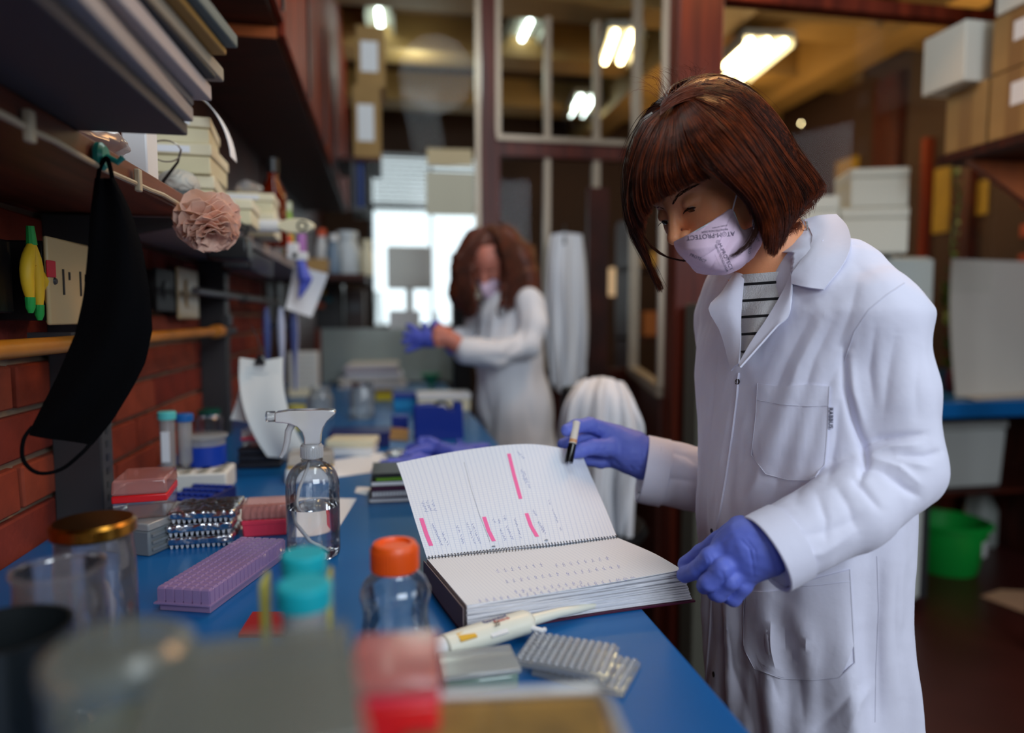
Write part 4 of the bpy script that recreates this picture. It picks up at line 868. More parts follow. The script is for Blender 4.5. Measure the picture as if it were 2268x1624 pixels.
def wraptext(name, s, bv, px, py, size, ang, m, parent, flip=1, off=.0007, org=None, bold=0):
    cu = bpy.data.curves.new(name, 'FONT'); cu.body = s; cu.size = 1; cu.align_x = 'CENTER'; cu.align_y = 'CENTER'; cu.offset = bold; cu.resolution_u = 3
    o = bpy.data.objects.new(name, cu); me = bpy.data.meshes.new_from_object(o); bpy.data.objects.remove(o)
    ca, sa = math.cos(ang), math.sin(ang); ok = True
    for v in me.vertices:
        x, y = v.co.x * size, v.co.y * size * flip; X = px + x * ca + y * sa; Y = py + x * sa - y * ca
        h = hit(bv, X, Y, off)
        if h is None: ok = False; continue
        v.co = h - (org or Vector())
    if not ok: return
    me.materials.append(m); t = bpy.data.objects.new(name, me); COL.objects.link(t); t.parent = parent; return t
def uvsheet(name, fn, nu, nv, th, m, parent, org):
    mb = MB().sheet(lambda u, v: fn(u, v) - org, nu, nv, th); o = obj(name, mb, m, parent); W = nv + 1; K = (nu + 1) * W
    uv = o.data.uv_layers.new(name='UVMap')
    for l in o.data.loops: k = l.vertex_index % K; uv.data[l.index].uv = ((k // W) / nu, (k % W) / nv)
    return o
def gridpaper(name, base, line, nu, nv, wd=.09):
    m = mat(name, base, .75); nt = m.node_tree; b = nt.nodes['Principled BSDF']; uv = nt.nodes.new('ShaderNodeUVMap'); sp = nt.nodes.new('ShaderNodeSeparateXYZ'); nt.links.new(uv.outputs[0], sp.inputs[0]); L = []
    for k, n in ((0, nu), (1, nv)):
        if not n: continue
        a = nt.nodes.new('ShaderNodeMath'); a.operation = 'MULTIPLY'; a.inputs[1].default_value = n; c = nt.nodes.new('ShaderNodeMath'); c.operation = 'FRACT'; d = nt.nodes.new('ShaderNodeMath'); d.operation = 'LESS_THAN'; d.inputs[1].default_value = wd
        nt.links.new(sp.outputs[k], a.inputs[0]); nt.links.new(a.outputs[0], c.inputs[0]); nt.links.new(c.outputs[0], d.inputs[0]); L.append(d)
    o = L[0].outputs[0]
    if len(L) > 1: mx = nt.nodes.new('ShaderNodeMath'); mx.operation = 'MAXIMUM'; nt.links.new(L[0].outputs[0], mx.inputs[0]); nt.links.new(L[1].outputs[0], mx.inputs[1]); o = mx.outputs[0]
    mc = nt.nodes.new('ShaderNodeMix'); mc.data_type = 'RGBA'; mc.inputs[6].default_value = (*base, 1); mc.inputs[7].default_value = (*line, 1); nt.links.new(o, mc.inputs[0]); nt.links.new(mc.outputs[2], b.inputs['Base Color']); return m
gp = gridpaper('squared_paper', rgb(228, 232, 240), rgb(190, 200, 224), 60, 44)
CL = PZ(945, 1238, .932); CR = PZ(1366, 1191, .937); tl_, tr_ = proj(CL)[0, 2], proj(CR)[0, 2]
nb = thing('open_notebook', 'large open spiral notebook of squared paper with pink highlighted lines, held by the woman', 'notebook', PZ(1200, 1320, .9))
O_ = Vector(nb.location)
nr = grid3([[(945, 1238, tl_), (1155, 1216, (tl_ + tr_) / 2 + .001), (1366, 1191, tr_)],
            [(988, 1288, .865), (1220, 1262, .913), (1448, 1226, .965)],
            [(1034, 1342, .792), (1290, 1302, .845), (1512, 1263, .885)]])
botL, botR = PZ(1030, 1379, .9015), PZ(1525, 1318, .9015)
pgm = mat('page_edge', rgb(226, 226, 232), .8, var=.12, vscale=60, aniso=(1, 1, 12))
cov = mat('notebook_cover', rgb(70, 16, 44), .4)
def blockf(k, n):
    def f(u, v):
        q = nr(u, v); zt = q.z; zb_ = .9035; s = (k + .5) / n; q2 = q.copy(); q2.z = zb_ + (zt - zb_) * (1 - s) * .97
        fan = .012 * s * max(0, v - .75) * 4 * u; q2 += (CR - CL).normalized() * fan + Vector((.15, -.9, 0)) * (.003 * s * u + .0015 * math.sin(k * 2.1) * u * u)
        q2.z += .0012 * math.sin(v * 7 + k * 1.7) * u * (1 - s); return q2
    return f
top = uvsheet('top_page', nr, 16, 24, .0007, gridpaper('ruled_paper', rgb(226, 230, 236), rgb(200, 206, 222), 0, 0 or 60), nb, O_)
n_ = 17
for k in range(n_):
    obj('page_block', MB().sheet(lambda u, v, f=blockf(k, n_): f(u, v) - O_, 12, 16, .0017), pgm, nb)
obj('back_cover', MB().sheet(lambda u, v: (lambda q: Vector((q.x, q.y, .9018)) - O_ + (CR - CL).normalized() * (.008 * (v - .5)) + Vector((0, -.003 * u, 0)))(blockf(10, 11)(u, v)), 8, 12, .0022), cov, nb)
# lifted page, curling at its top
pgf = grid3([[(945, 1236, tl_), (1085, 1222, tl_ + .03), (1225, 1207, tr_ - .03), (1366, 1189, tr_)],
             [(918, 1150, 1.005), (1066, 1135, 1.035), (1206, 1122, 1.07), (1340, 1125, 1.10)],
             [(892, 1064, 1.07), (1044, 1045, 1.10), (1185, 1030, 1.13), (1312, 1062, 1.16)],
             [(878, 1026, 1.10), (1030, 997, 1.13), (1172, 984, 1.155), (1286, 1001, 1.19)]])
page = uvsheet('lifted_page', lambda u, v: pgf(u, v), 28, 36, .0005, gp, nb, O_)
bvp = BVHTree.FromPolygons([v.co + O_ for v in page.data.vertices], [tuple(p.vertices) for p in page.data.polygons]); bvt = BVHTree.FromPolygons([v.co + O_ for v in top.data.vertices], [tuple(p.vertices) for p in top.data.polygons])
def markon(bv, pts, r, name, m, parent, O, off=.0004, seg=6):
    Q = []
    for i in range(len(pts) - 1):
        for k in range(seg):
            u = k / seg; h = hit(bv, pts[i][0] * (1 - u) + pts[i + 1][0] * u, pts[i][1] * (1 - u) + pts[i + 1][1] * u, off)
            if h is not None: Q.append(h - O)
    h = hit(bv, *pts[-1], off)
    if h is not None: Q.append(h - O)
    return Q
pinkm = mat('pink_highlighter', rgb(246, 110, 170), .7); inkm = mat('pen_ink', rgb(120, 130, 190), .7); pen2 = mat('pencil_grey', rgb(130, 130, 140), .7)
for nm, pts in (('pink_highlight', [(933, 1148), (945, 1185), (955, 1209)]), ('pink_highlight', [(1072, 1145), (1082, 1175), (1094, 1199)]), ('pink_highlight', [(1127, 1005), (1138, 1050), (1153, 1105)]), ('pink_highlight', [(1166, 1137), (1176, 1165), (1190, 1189)])):
    Q = markon(bvp, pts, 0, nm, pinkm, nb, O_, .0006, 10); w_ = (CR - CL).normalized() * .0030
    b = MB(); vs = [q - w_ for q in Q] + [q + w_ for q in Q]; n = len(Q); b.add(vs, [(i, i + 1, n + i + 1, n + i) for i in range(n - 1)]); obj(nm, b, pinkm, nb)
def scribble(bv, x0, y0, dx, dy, n, amp, b, gap=.25, r=.00028, sd=0):
    rr = random.Random(sd); pts = []
    for i in range(n + 1):
        u = i / n
        if rr.random() < gap and len(pts) > 1:
            Q = markon(bv, pts, 0, '', None, None, O_, .0005, 1)
            if len(Q) > 1: b.tube(Q, r, 3, cap=False)
            pts = []
        L = math.hypot(dx, dy); s = amp * (1 if i % 2 else -1) * rr.uniform(.3, 1)
        pts.append((x0 + dx * u - dy / L * s, y0 + dy * u + dx / L * s))
    if len(pts) > 1:
        Q = markon(bv, pts, 0, '', None, None, O_, .0005, 1)
        if len(Q) > 1: b.tube(Q, r, 3, cap=False)
b = MB()
for k, (x, y, dx, dy, n, a) in enumerate(((957, 1160, 22, 48, 22, 3), (980, 1180, 14, 30, 12, 3), (934, 1112, 12, 22, 8, 4), (945, 1110, 10, 22, 8, 4), (957, 1108, 8, 24, 8, 4), (1012, 1165, 6, 14, 5, 3), (1020, 1185, 8, 22, 8, 3), (1034, 1158, 18, 46, 18, 3), (1046, 1160, 18, 44, 18, 3), (1092, 1150, 6, 10, 5, 3), (1104, 1150, 4, 12, 5, 3), (1108, 1172, 12, 28, 10, 3), (1116, 1142, 4, 10, 5, 3), (1122, 1165, 14, 30, 12, 3), (1140, 1148, 14, 44, 12, 2), (1146, 1000, 14, 16, 8, 3), (1154, 1040, 12, 34, 12, 3), (1160, 1045, 14, 36, 12, 3), (1180, 1130, 8, 12, 6, 3), (1192, 1155, 12, 24, 9, 3), (1200, 1165, 10, 20, 8, 3), (1215, 1108, 4, 10, 4, 2), (1224, 1128, 12, 30, 9, 2), (1240, 1168, 4, 10, 4, 2))):
    scribble(bvp, x, y, dx, dy, n, a, b, sd=k)
obj('ink_notes', b, inkm, nb)['kind'] = 'stuff'
b = MB(); Q = markon(bvp, [(1028, 1024), (1044, 1085), (1060, 1135), (1085, 1200)], 0, '', None, None, O_, .0004, 10); b.tube(Q, .00022, 3, cap=False); obj('pencil_line', b, pen2, nb)
b = MB()
for r_, (y0, x0, x1, sl_) in enumerate(((1262, 1100, 1205, -.16), (1250, 1230, 1345, -.16), (1285, 1120, 1240, -.16), (1268, 1255, 1370, -.16), (1308, 1140, 1290, -.16), (1294, 1285, 1410, -.16), (1328, 1060, 1140, -.14), (1316, 1150, 1300, -.15), (1282, 1370, 1415, -.16))):
    x = x0; k = 0
    while x < x1:
        scribble(bvt, x, y0 + (x - x0) * sl_ * .9, 5, 7, 4, 3, b, gap=0, r=.00025, sd=int(x)); x += 16; k += 1
obj('ink_notes', b, inkm, nb)['kind'] = 'stuff'
b = MB()
for q in ((1093, 1211), (1210, 1197)):
    h = hit(bvp, *q, .0006)
    if h is not None: b.lathe([(.001, 0), (.0028, 0), (.0028, .0004), (.001, .0004)], 16, T(h - O_) @ Rx(-.7) )
obj('punch_hole', b, mat('hole_grey', rgb(130, 134, 140), .7), nb)
b = MB(); ax_ = (CR - CL); nl = 62; ux = ax_.normalized(); pr_ = Vector((-ux.y, ux.x, 0))
for i in range(nl):
    c = CL + ax_ * (i + .5) / nl - O_ + Vector((0, 0, -.002)); k = .0052
    b.tube([c + pr_ * (k * math.cos(a)) + Vector((0, 0, k * math.sin(a))) + ux * (.001 * math.sin(a)) for a in [j * PI / 5 for j in range(11)]], .00055, 5, cap=False)
obj('spiral_wire', b, mat('spiral_metal', rgb(70, 68, 70), .3, metal=.8), nb)
obj('left_cover_edge', MB().sheet(lambda u, v: (lambda q: Vector((q.x - .004, q.y, .9035 + (q.z - .906) * v)))(nr(u, 0)) - O_, 10, 3, .0012), mat('cover_film', rgb(128, 114, 116), .8, spec=.1), nb)
# ================================================================ THE WOMAN WITH THE NOTEBOOK
def nv(*a): v = np.array(a, float); return v / np.linalg.norm(v)
skin = mat('skin', rgb(238, 160, 114), .5, sub=.25, bump=.15, bscale=500, var=.06, vscale=40)
coatm = mat('white_coat_cotton', rgb(224, 224, 242), .8, bump=.35, bscale=55, sheen=.1)
coat2 = mat('white_coat_far', rgb(222, 224, 230), .8)
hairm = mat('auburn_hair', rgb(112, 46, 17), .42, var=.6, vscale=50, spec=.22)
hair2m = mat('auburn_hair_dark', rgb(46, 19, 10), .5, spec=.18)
wm = thing('person', 'woman with an auburn bob, white lab coat, striped shirt and lilac mask, turning notebook pages', 'person', (C(1777, 900, 1.0).x, C(1777, 900, 1.0).y, 0))
WO = Vector(wm.location)
def wobj(name, vf, m, **k):
    V, F = vf; return obj(name, (np.asarray(V) - np.array(WO), F), m, wm, **k)
# head frame
HO = np.array(C(1563, 346, .945)); fh = nv(-.973, -.230, 0); lh = np.array([fh[1] * -1 * -1, 0, 0]); lh = np.cross([0, 0, 1], fh)
pch = math.radians(31); F3 = fh * math.cos(pch) - np.array([0, 0, 1]) * math.sin(pch); U3 = fh * math.sin(pch) + np.array([0, 0, 1]) * math.cos(pch)
rol = math.radians(9); L3 = lh * math.cos(rol) + U3 * math.sin(rol); U3 = np.cross(L3, F3) * -1; U3 = np.cross(F3, -L3) if np.dot(np.cross(F3, -L3), [0, 0, 1]) > 0 else np.cross(-L3, F3)
HB = np.stack([L3, F3, U3], 1).astype(np.float32)      # columns: left, forward, up
def H(x, y, z): return HO + HB @ np.array([x, y, z])
NB = np.array(C(1728, 618, .99))
def headf(P):
    p = (P - HO.astype(np.float32)) @ HB; q = p.copy(); q[:, 0] = np.abs(q[:, 0])
    d = ell(p, (0, -.004, 0), (.073, .094, .087)); d = smin(d, ell(p, (0, .030, -.072), (.056, .062, .066)), .03)
    d = smin(d, ell(p, (0, .074, -.122), (.020, .017, .016)), .03); d = smin(d, ell(q, (.037, .062, -.064), (.024, .024, .028)), .02)
    d = smin(d, ell(p, (0, .068, -.012), (.052, .024, .022)), .02)
    d = ssub(d, ell(q, (.031, .102, -.040), (.0165, .014, .0105)), .012)
    d = smin(d, chain(p, [(0, .088, -.030), (0, .099, -.052), (0, .110, -.070)], [.0065, .0070, .0098], .003), .009)
    d = smin(d, ell(q, (.0115, .1015, -.0735), (.0068, .0085, .0068)), .004)
    # upper lid ball with a slit for the downcast eye
    lid = ell(q, (.031, .0790, -.0405), (.0140, .0140, .0122)); d = smin(d, lid, .0035)
    d = ssub(d, ell(q, (.0315, .0935, -.0476), (.0142, .0072, .0040)), .0015)
    d = smin(d, ell(p, (0, .094, -.098), (.022, .010, .006)), .006)
    d = smin(d, ell(q, (.074, -.006, -.045), (.007, .017, .029)), .004)
    a = tuple(H(0, -.030, -.070)); d2 = chain(P, [a, tuple((np.array(a) * .5 + NB * .5) + [0, 0, -.005]), tuple(NB)], [.052, .050, .056], .02)
    return smin(d, d2, .025)
SL, SR = C(1936, 700, .86), C(1628, 700, 1.10)
def bodyf(P):
    d = headf(P); d = smin(d, ell(P, tuple(C(1712, 690, .985)), (.075, .075, .05)), .04)
    d = smin(d, cap(P, tuple(NB), tuple(C(1850, 610, .93)), .045, .04), .04); d = smin(d, cap(P, tuple(NB), tuple(C(1650, 640, 1.06)), .045, .04), .04); return d
lo = np.min([H(.12, .14, -.15), H(-.12, -.12, .1), H(.1, -.12, .1), np.array(C(1640, 760, 1.12)), np.array(C(1860, 700, .85)), H(-.1, .14, -.15)], 0) - .02
hi = np.max([H(.12, .14, .12), H(-.12, -.12, .12), np.array(C(1860, 640, .85)), np.array(C(1640, 640, 1.12)), H(0, 0, .12)], 0) + .02
Vb, Fb = snets(bodyf, lo, hi, .0026)
body = wobj('body', (Vb, Fb), skin)
bvh_body = bvh(Vb, Fb)
for k in (0, 1):
    s = 1 if k == 0 else -1; e = H(s * .031, .0785, -.0432)
    ey = obj('eye', MB().lathe([(.0121 * math.sin(a), .0121 * -math.cos(a)) for a in [.02 + i * (PI - .04) / 16 for i in range(17)]], 24), mat('eye_white', rgb(215, 205, 200), .15), wm)
    gz = Vector(HB @ np.array([-.02, .86, -.50])).normalized(); ey.location = Vector(e) - WO; ey.rotation_euler = gz.to_track_quat('Z', 'Y').to_euler()
    obj('iris', MB().lathe([(.0001, .01205), (.0056, .0114), (.0060, .0108)], 24, cap=False), mat('iris_brown', rgb(40, 22, 14), .1), ey).location = (0, 0, .0004)
    lash = []
    for i in range(11):
        x = -.0145 + .029 * i / 10; lash.append(Vector(H(s * .0315 + x, .0930 - 9 * x * x, -.0455 - 12 * x * x)) - WO)
    ob_ = obj('eyelashes', MB().tube(lash, [.0005, .0008, .0011, .0013, .0014, .0014, .0014, .0015, .0016, .0014, .0006][::s] if s > 0 else .0005, 6), hair2m, wm)
    br = []
    for i in range(11):
        u = i / 10; br.append(Vector(H(s * (.011 + .040 * u), .0955 - .020 * u ** 2.2, -.0300 + .008 * math.sin(u * 2.2) - .001)) - WO)
    br2 = []
    for q in br:
        h = bvh_body.find_nearest(q + WO); br2.append(h[0] + h[1] * .0006 - WO)
    if k == 0 or k == 1:
        bm = MB(); rb_ = random.Random(4 + k)
        for i in range(220 if k == 0 else 40):
            u = rb_.random(); j = u * 10; q0 = br2[int(min(j, 9))].lerp(br2[int(min(j, 9)) + 1], j - int(min(j, 9))); wdt = .0026 * math.sin(PI * (.15 + .8 * u)) ** .8 * (1 if k == 0 else .5)
            q0 = q0 + Vector(HB @ np.array([0, 0, 1.])) * rb_.uniform(-wdt, wdt) * .8; dv_ = Vector(HB @ np.array([s * .9, -.25 - .5 * u, .55 - .9 * u])).normalized() * rb_.uniform(.003, .0055)
            h = bvh_body.find_nearest(q0 + dv_ + WO); q1 = h[0] + h[1] * .0008 - WO; bm.tube([q0, (q0 + q1) / 2 + h[1] * .0004, q1], [.00022, .00020, .00006], 4, cap=False)
        obj('eyebrow', bm, mat('brow_hair', rgb(58, 34, 26), .8, spec=.1), wm)['kind'] = 'stuff'
# ------------------------------------------------------------ coat (torso + both sleeves as one cloth surface)
FT = nv(-.986, -.167, 0); LT = np.cross([0, 0, 1], FT); TB = np.stack([LT, FT, [0, 0, 1]], 1).astype(np.float32)
lv = []   # (z, centre x, centre y, half width a, half depth b)
for py, px, t, a, b in ((560, 1735, .99, .085, .055), (600, 1740, .99, .11, .070), (640, 1765, .985, .150, .088), (690, 1778, .985, .178, .104), (760, 1768, .99, .172, .110), (850, 1768, .99, .172, .114), (950, 1768, .99, .169, .114), (1060, 1762, 1.0, .166, .110), (1180, 1762, 1.0, .164, .108), (1300, 1766, 1.0, .156, .103), (1450, 1774, 1.005, .157, .104), (1650, 1780, 1.01, .162, .109), (1950, 1796, 1.02, .178, .124), (2400, 1806, 1.03, .188, .132)):
    q = C(px, py, t); lv.append((q.z, q.x, q.y, a, b))
lv = np.array(sorted(lv)); 
EL, WL = C(1996, 1040, .84), C(1705, 1222, .800)
ER, WR = C(1645, 1085, 1.19), C(1441, 1042, 1.205)
def coatf(P):
    z = P[:, 2]; cx, cy, a, b = [np.interp(z, lv[:, 0], lv[:, k]).astype(np.float32) for k in (1, 2, 3, 4)]
    p = np.stack([P[:, 0] - cx, P[:, 1] - cy, z * 0], 1) @ TB; th = np.arctan2(p[:, 1], p[:, 0])
    w_ = np.clip((1.10 - z) / .3, 0, 1); fold = w_ * (.0045 * np.sin(th * 9 + 3 * np.sin(z * 5)) + .003 * np.sin(th * 17 + 2))
    r = np.stack([a, b], 1); n_ = 2.35
    k0 = ((np.abs(p[:, 0]) / a) ** n_ + (np.abs(p[:, 1]) / b) ** n_) ** (1 / n_); d = (k0 - 1) * np.minimum(a, b) * .9 - fold
    top = z - (lv[-1, 0] - .012); d = np.maximum(d, top)
    d = smin(d, chain(P, [tuple(C(1790, 585, .955)), tuple(C(1868, 632, .905)), tuple(SL)], [.050, .052, .054], .02), .035)
    d = smin(d, chain(P, [tuple(C(1672, 610, 1.03)), tuple(C(1645, 650, 1.06)), tuple(SR)], [.040, .048, .054], .02), .035)
    m1 = tuple(C(1978, 865, .85)); slv = chain(P, [tuple(SL), m1, tuple(EL)], [.056, .050, .044], .015)
    slv = smin(slv, chain(P, [tuple(EL), tuple(C(1880, 1130, .815)), tuple(WL)], [.045, .047, .0455], .012), .022)
    srv = chain(P, [tuple(SR), tuple(ER)], [.054, .05], .015); srv = smin(srv, chain(P, [tuple(ER), tuple(WR)], [.055, .058], .01), .03)
    # open cuffs
    dl = nv(*(WL - C(1880, 1130, .815))); pl = (P - np.array(WL, np.float32)) @ dl.astype(np.float32); 
    nearL = ln(P - np.array(WL, np.float32)) < .085; c_ = np.maximum(-(pl - .004), 0); slv = np.where(nearL & (pl > -.02), np.maximum(slv, pl - .006), slv)
    slv = np.where(nearL, np.maximum(slv, -np.maximum(chain(P, [tuple(C(1800, 1170, .807)), tuple(C(1640, 1258, .790))], [.0, .0405], .001), -(pl + .03))), slv)
    dr_ = nv(*(WR - ER)); pr2 = (P - np.array(WR, np.float32)) @ dr_.astype(np.float32); nearR = ln(P - np.array(WR, np.float32)) < .10
    srv = np.where(nearR & (pr2 > -.02), np.maximum(srv, pr2 - .014), srv)
    srv = np.where(nearR, np.maximum(srv, -np.maximum(cap(P, tuple(ER), tuple(WR + (WR - ER) * .3), .045, .054), -(pr2 + .02))), srv)
    d = smin(d, slv, .010); return smin(d, srv, .02)
Vc, Fc = snets(coatf, (.22, .62, .42), (.86, 1.36, 1.46), .0045)
def smoothV(V, F, it=2, lam=.5):
    for _ in range(it):
        S = np.zeros_like(V); n = np.zeros(len(V))
        for k in range(4):
            a, b = F[:, k], F[:, (k + 1) % 4]; np.add.at(S, a, V[b]); np.add.at(S, b, V[a]); np.add.at(n, a, 1); np.add.at(n, b, 1)
        V = V + lam * (S / n[:, None] - V)
    return V
Vc = smoothV(Vc, Fc, 3)
# subdivide once for finer folds
def subdiv(V, F):
    E = np.concatenate([F[:, [0, 1]], F[:, [1, 2]], F[:, [2, 3]], F[:, [3, 0]]]); E.sort(1); key = E[:, 0] * (len(V) + 1) + E[:, 1]; u, inv = np.unique(key, return_inverse=True)
    a = u // (len(V) + 1); b = u % (len(V) + 1); M = (V[a] + V[b]) / 2; c = V[F].mean(1); n = len(F); e = (inv + len(V)).reshape(4, n).T; ci_ = np.arange(n) + len(V) + len(M)
    Q = np.concatenate([np.stack([F[:, k], e[:, k], ci_, e[:, (k + 3) % 4]], 1) for k in range(4)]); return np.concatenate([V, M, c]), Q
camN = np.array(EYE)
def strokes(V, F, S):
    """press soft creases (negative) or ridges (positive) along lines on the side that the line of sight meets"""
    N = vnorm(V, F); pr = proj(V); face = ((camN - V) * N).sum(1) > 0; D = np.zeros(len(V))
    for pts, wd, amp in S:
        A_ = np.array(pts, float); best = np.full(len(V), 1e9); prm = np.zeros(len(V)); L = len(A_) - 1
        for i in range(L):
            a, b = A_[i], A_[i + 1]; ab = b - a; h = np.clip(((pr[:, :2] - a) @ ab) / (ab @ ab), 0, 1); dd = ln(pr[:, :2] - a - h[:, None] * ab); m = dd < best; best = np.where(m, dd, best); prm = np.where(m, (i + h) / L, prm)
        tap = np.sin(PI * np.clip(prm, .02, .98)) ** .5; D += amp * tap * np.exp(-(best / wd) ** 1.5) * face
    return V + N * D[:, None]
Vc, Fc = subdiv(Vc, Fc)
Nc = vnorm(Vc, Fc); q = Vc.copy(); q[:, 2] *= .45; Vc = Vc + Nc * (nz3(q, 5, 31) * .0020 + nz3(q, 13, 32) * .0012 + nz3(q, 32, 33) * .0004)[:, None]
ST = [([(1868, 770), (1872, 860), (1890, 930), (1912, 985), (1916, 1030), (1905, 1065)], 9, -.010), ([(1884, 790), (1890, 870), (1912, 940)], 12, .004),
      ([(1905, 992), (1945, 975), (2000, 968), (2050, 962)], 8, -.006), ([(1920, 1008), (1970, 990), (2040, 985)], 9, .004), ([(1912, 1030), (1960, 1045), (2010, 1085), (2035, 1100)], 8, -.006), ([(1930, 1018), (1990, 1035), (2040, 1075)], 9, .0045),
      ([(1888, 1060), (1915, 1085), (1950, 1130)], 9, -.005), ([(1850, 1075), (1880, 1120), (1900, 1180)], 12, -.0035), ([(1810, 1095), (1830, 1150), (1830, 1200)], 10, -.003), ([(1980, 1010), (2050, 1012), (2085, 1000)], 8, -.004), ([(1990, 1020), (2060, 1035)], 8, .003),
      ([(1850, 700), (1800, 800), (1760, 930), (1730, 1040), (1700, 1130)], 16, -.0045), ([(1800, 690), (1740, 800), (1700, 900), (1670, 1010)], 16, -.004), ([(1880, 770), (1820, 880), (1790, 1000), (1760, 1110)], 16, -.004), ([(1825, 700), (1770, 810), (1730, 930), (1700, 1040)], 15, .0035), ([(1700, 950), (1680, 1060), (1640, 1130)], 13, .003), ([(1860, 880), (1850, 980), (1830, 1070)], 14, -.004),
      ([(1900, 620), (1880, 700), (1850, 780)], 14, -.0025), ([(1985, 740), (1965, 840), (1955, 930)], 15, -.003), ([(2040, 760), (2030, 860), (2035, 940)], 14, -.002), ([(1940, 720), (1925, 820), (1935, 900)], 12, -.003),
      ([(1590, 740), (1580, 850), (1570, 980)], 9, -.003), ([(1620, 880), (1600, 1000), (1575, 1120)], 9, .002), ([(1560, 900), (1552, 1050), (1545, 1200)], 8, .002),
      ([(1700, 1330), (1740, 1420), (1765, 1500), (1780, 1600)], 16, -.005), ([(1660, 1350), (1690, 1450), (1730, 1560)], 14, -.004), ([(1640, 1400), (1680, 1500), (1700, 1600)], 12, .004), ([(1740, 1330), (1790, 1420), (1800, 1500)], 15, .004), ([(1610, 1380), (1620, 1480), (1660, 1590)], 12, -.004), ([(1950, 1250), (1945, 1400), (1950, 1600)], 10, -.002), ([(1990, 1240), (1985, 1380), (2000, 1550)], 12, -.003), ([(1900, 1520), (1850, 1580), (1800, 1624)], 12, -.003), ([(1940, 1500), (1900, 1560), (1880, 1620)], 12, .003),
      ([(1760, 1190), (1830, 1180), (1900, 1150)], 12, -.0025), ([(1740, 1240), (1820, 1225), (1890, 1180)], 12, .0025), ([(1460, 1060), (1500, 1062), (1540, 1068)], 8, -.003), ([(1480, 1000), (1520, 1010), (1545, 1030)], 9, -.003)]
Vc = strokes(Vc, Fc, ST)
# V shaped neck opening: the coat front steps back behind the lapels
prc = proj(Vc); Vpoly = [(1646, 560), (1756, 560), (1750, 650), (1700, 715), (1660, 770), (1638, 810), (1640, 700)]
def inside(pts, poly):
    x, y = pts[:, 0], pts[:, 1]; r = np.zeros(len(x), bool); n = len(poly)
    for i in range(n):
        x1, y1 = poly[i]; x2, y2 = poly[(i + 1) % n]; c = ((y1 > y) != (y2 > y)) & (x < (x2 - x1) * (y - y1) / (y2 - y1 + 1e-9) + x1); r ^= c
    return r
Nc = vnorm(Vc, Fc); faceC = ((camN - Vc) * Nc).sum(1) > 0
m = inside(prc[:, :2], Vpoly) & faceC; dirc = (camN - Vc); dirc /= ln(dirc)[:, None]; Vc[m] -= dirc[m] * .014
coat = wobj('lab_coat', (Vc, Fc), coatm)
bvc = bvh(Vc, Fc)
stitch = mat('coat_stitching', rgb(206, 206, 222), .8)
def onc(pts, off=.0008, seg=8, closed=False, dflt=None):
    Q = []; pts = pts + ([pts[0]] if closed else [])
    for i in range(len(pts) - 1):
        for k in range(seg):
            u = k / seg; h = hit(bvc, pts[i][0] * (1 - u) + pts[i + 1][0] * u, pts[i][1] * (1 - u) + pts[i + 1][1] * u, off, dflt)
            if h is not None: Q.append(h - WO)
    h = hit(bvc, *pts[-1], off, dflt)
    if h is not None: Q.append(h - WO)
    return Q
def seam(pts, r=.0008, name='seam', m=stitch, off=.0002, seg=8):
    Q = onc(pts, off, seg); return obj(name, MB().tube(Q, r, 6), m, wm)
def patch(name, rows, m, off=.0012, th=.0012, nu=20, nv=16, tmin=0):
    g0 = [[np.array(p, float) for p in r] for r in rows]
    def g(u, v):
        q = ci([ci(r, v) for r in g0], u); d = ray(q[0], q[1]); h = bvc.ray_cast(EYE + d * tmin, d.normalized()); return (h[0] - d.normalized() * off if h[0] is not None else C(q[0], q[1], .9)) - WO
    return obj(name, MB().sheet(g, nu, nv, th), m, wm)
# shirt with stripes
shirtm = mat('shirt_white', rgb(206, 206, 208), .85, bump=.5, bscale=500); strm = mat('shirt_stripe', rgb(16, 16, 22), .85)
def srow(y, bulge=0):
    L_ = np.interp(y, [606, 700, 800, 812], [1646, 1641, 1636, 1636]); R_ = np.interp(y, [600, 640, 700, 750, 800, 812], [1752, 1746, 1708, 1672, 1644, 1638]); return L_, R_
def shirt(u, v, y0=604, y1=812, off=.010, sag=8, bump_=0):
    y = y0 + (y1 - y0) * u; l, r = srow(y); x = l + (r - l) * v; yy = y + sag * (.5 - v) * (1 - u)
    t0 = np.interp(y, [600, 700, 812], [.925, .897, .885]) + .045 * (1 - v) ** 1.5 * .9 - .004 * math.sin(PI * v) - bump_ * .0012
    d = ray(x, yy); h = bvh_body.ray_cast(EYE, d.normalized())
    if h[0] is not None: t0 = min(t0, h[3] / d.length - .0025 - bump_ * .0012)
    return C(x, yy, t0) - WO
obj('striped_shirt', MB().sheet(shirt, 30, 12, .0012), shirtm, wm)
for y in (624, 661, 698, 737, 777):
    def sf(u, v, y=y): return shirt((y + 5.5 * u - 604) / 208, v, bump_=1)
    obj('black_stripe', MB().sheet(sf, 2, 12, .0008), strm, wm)
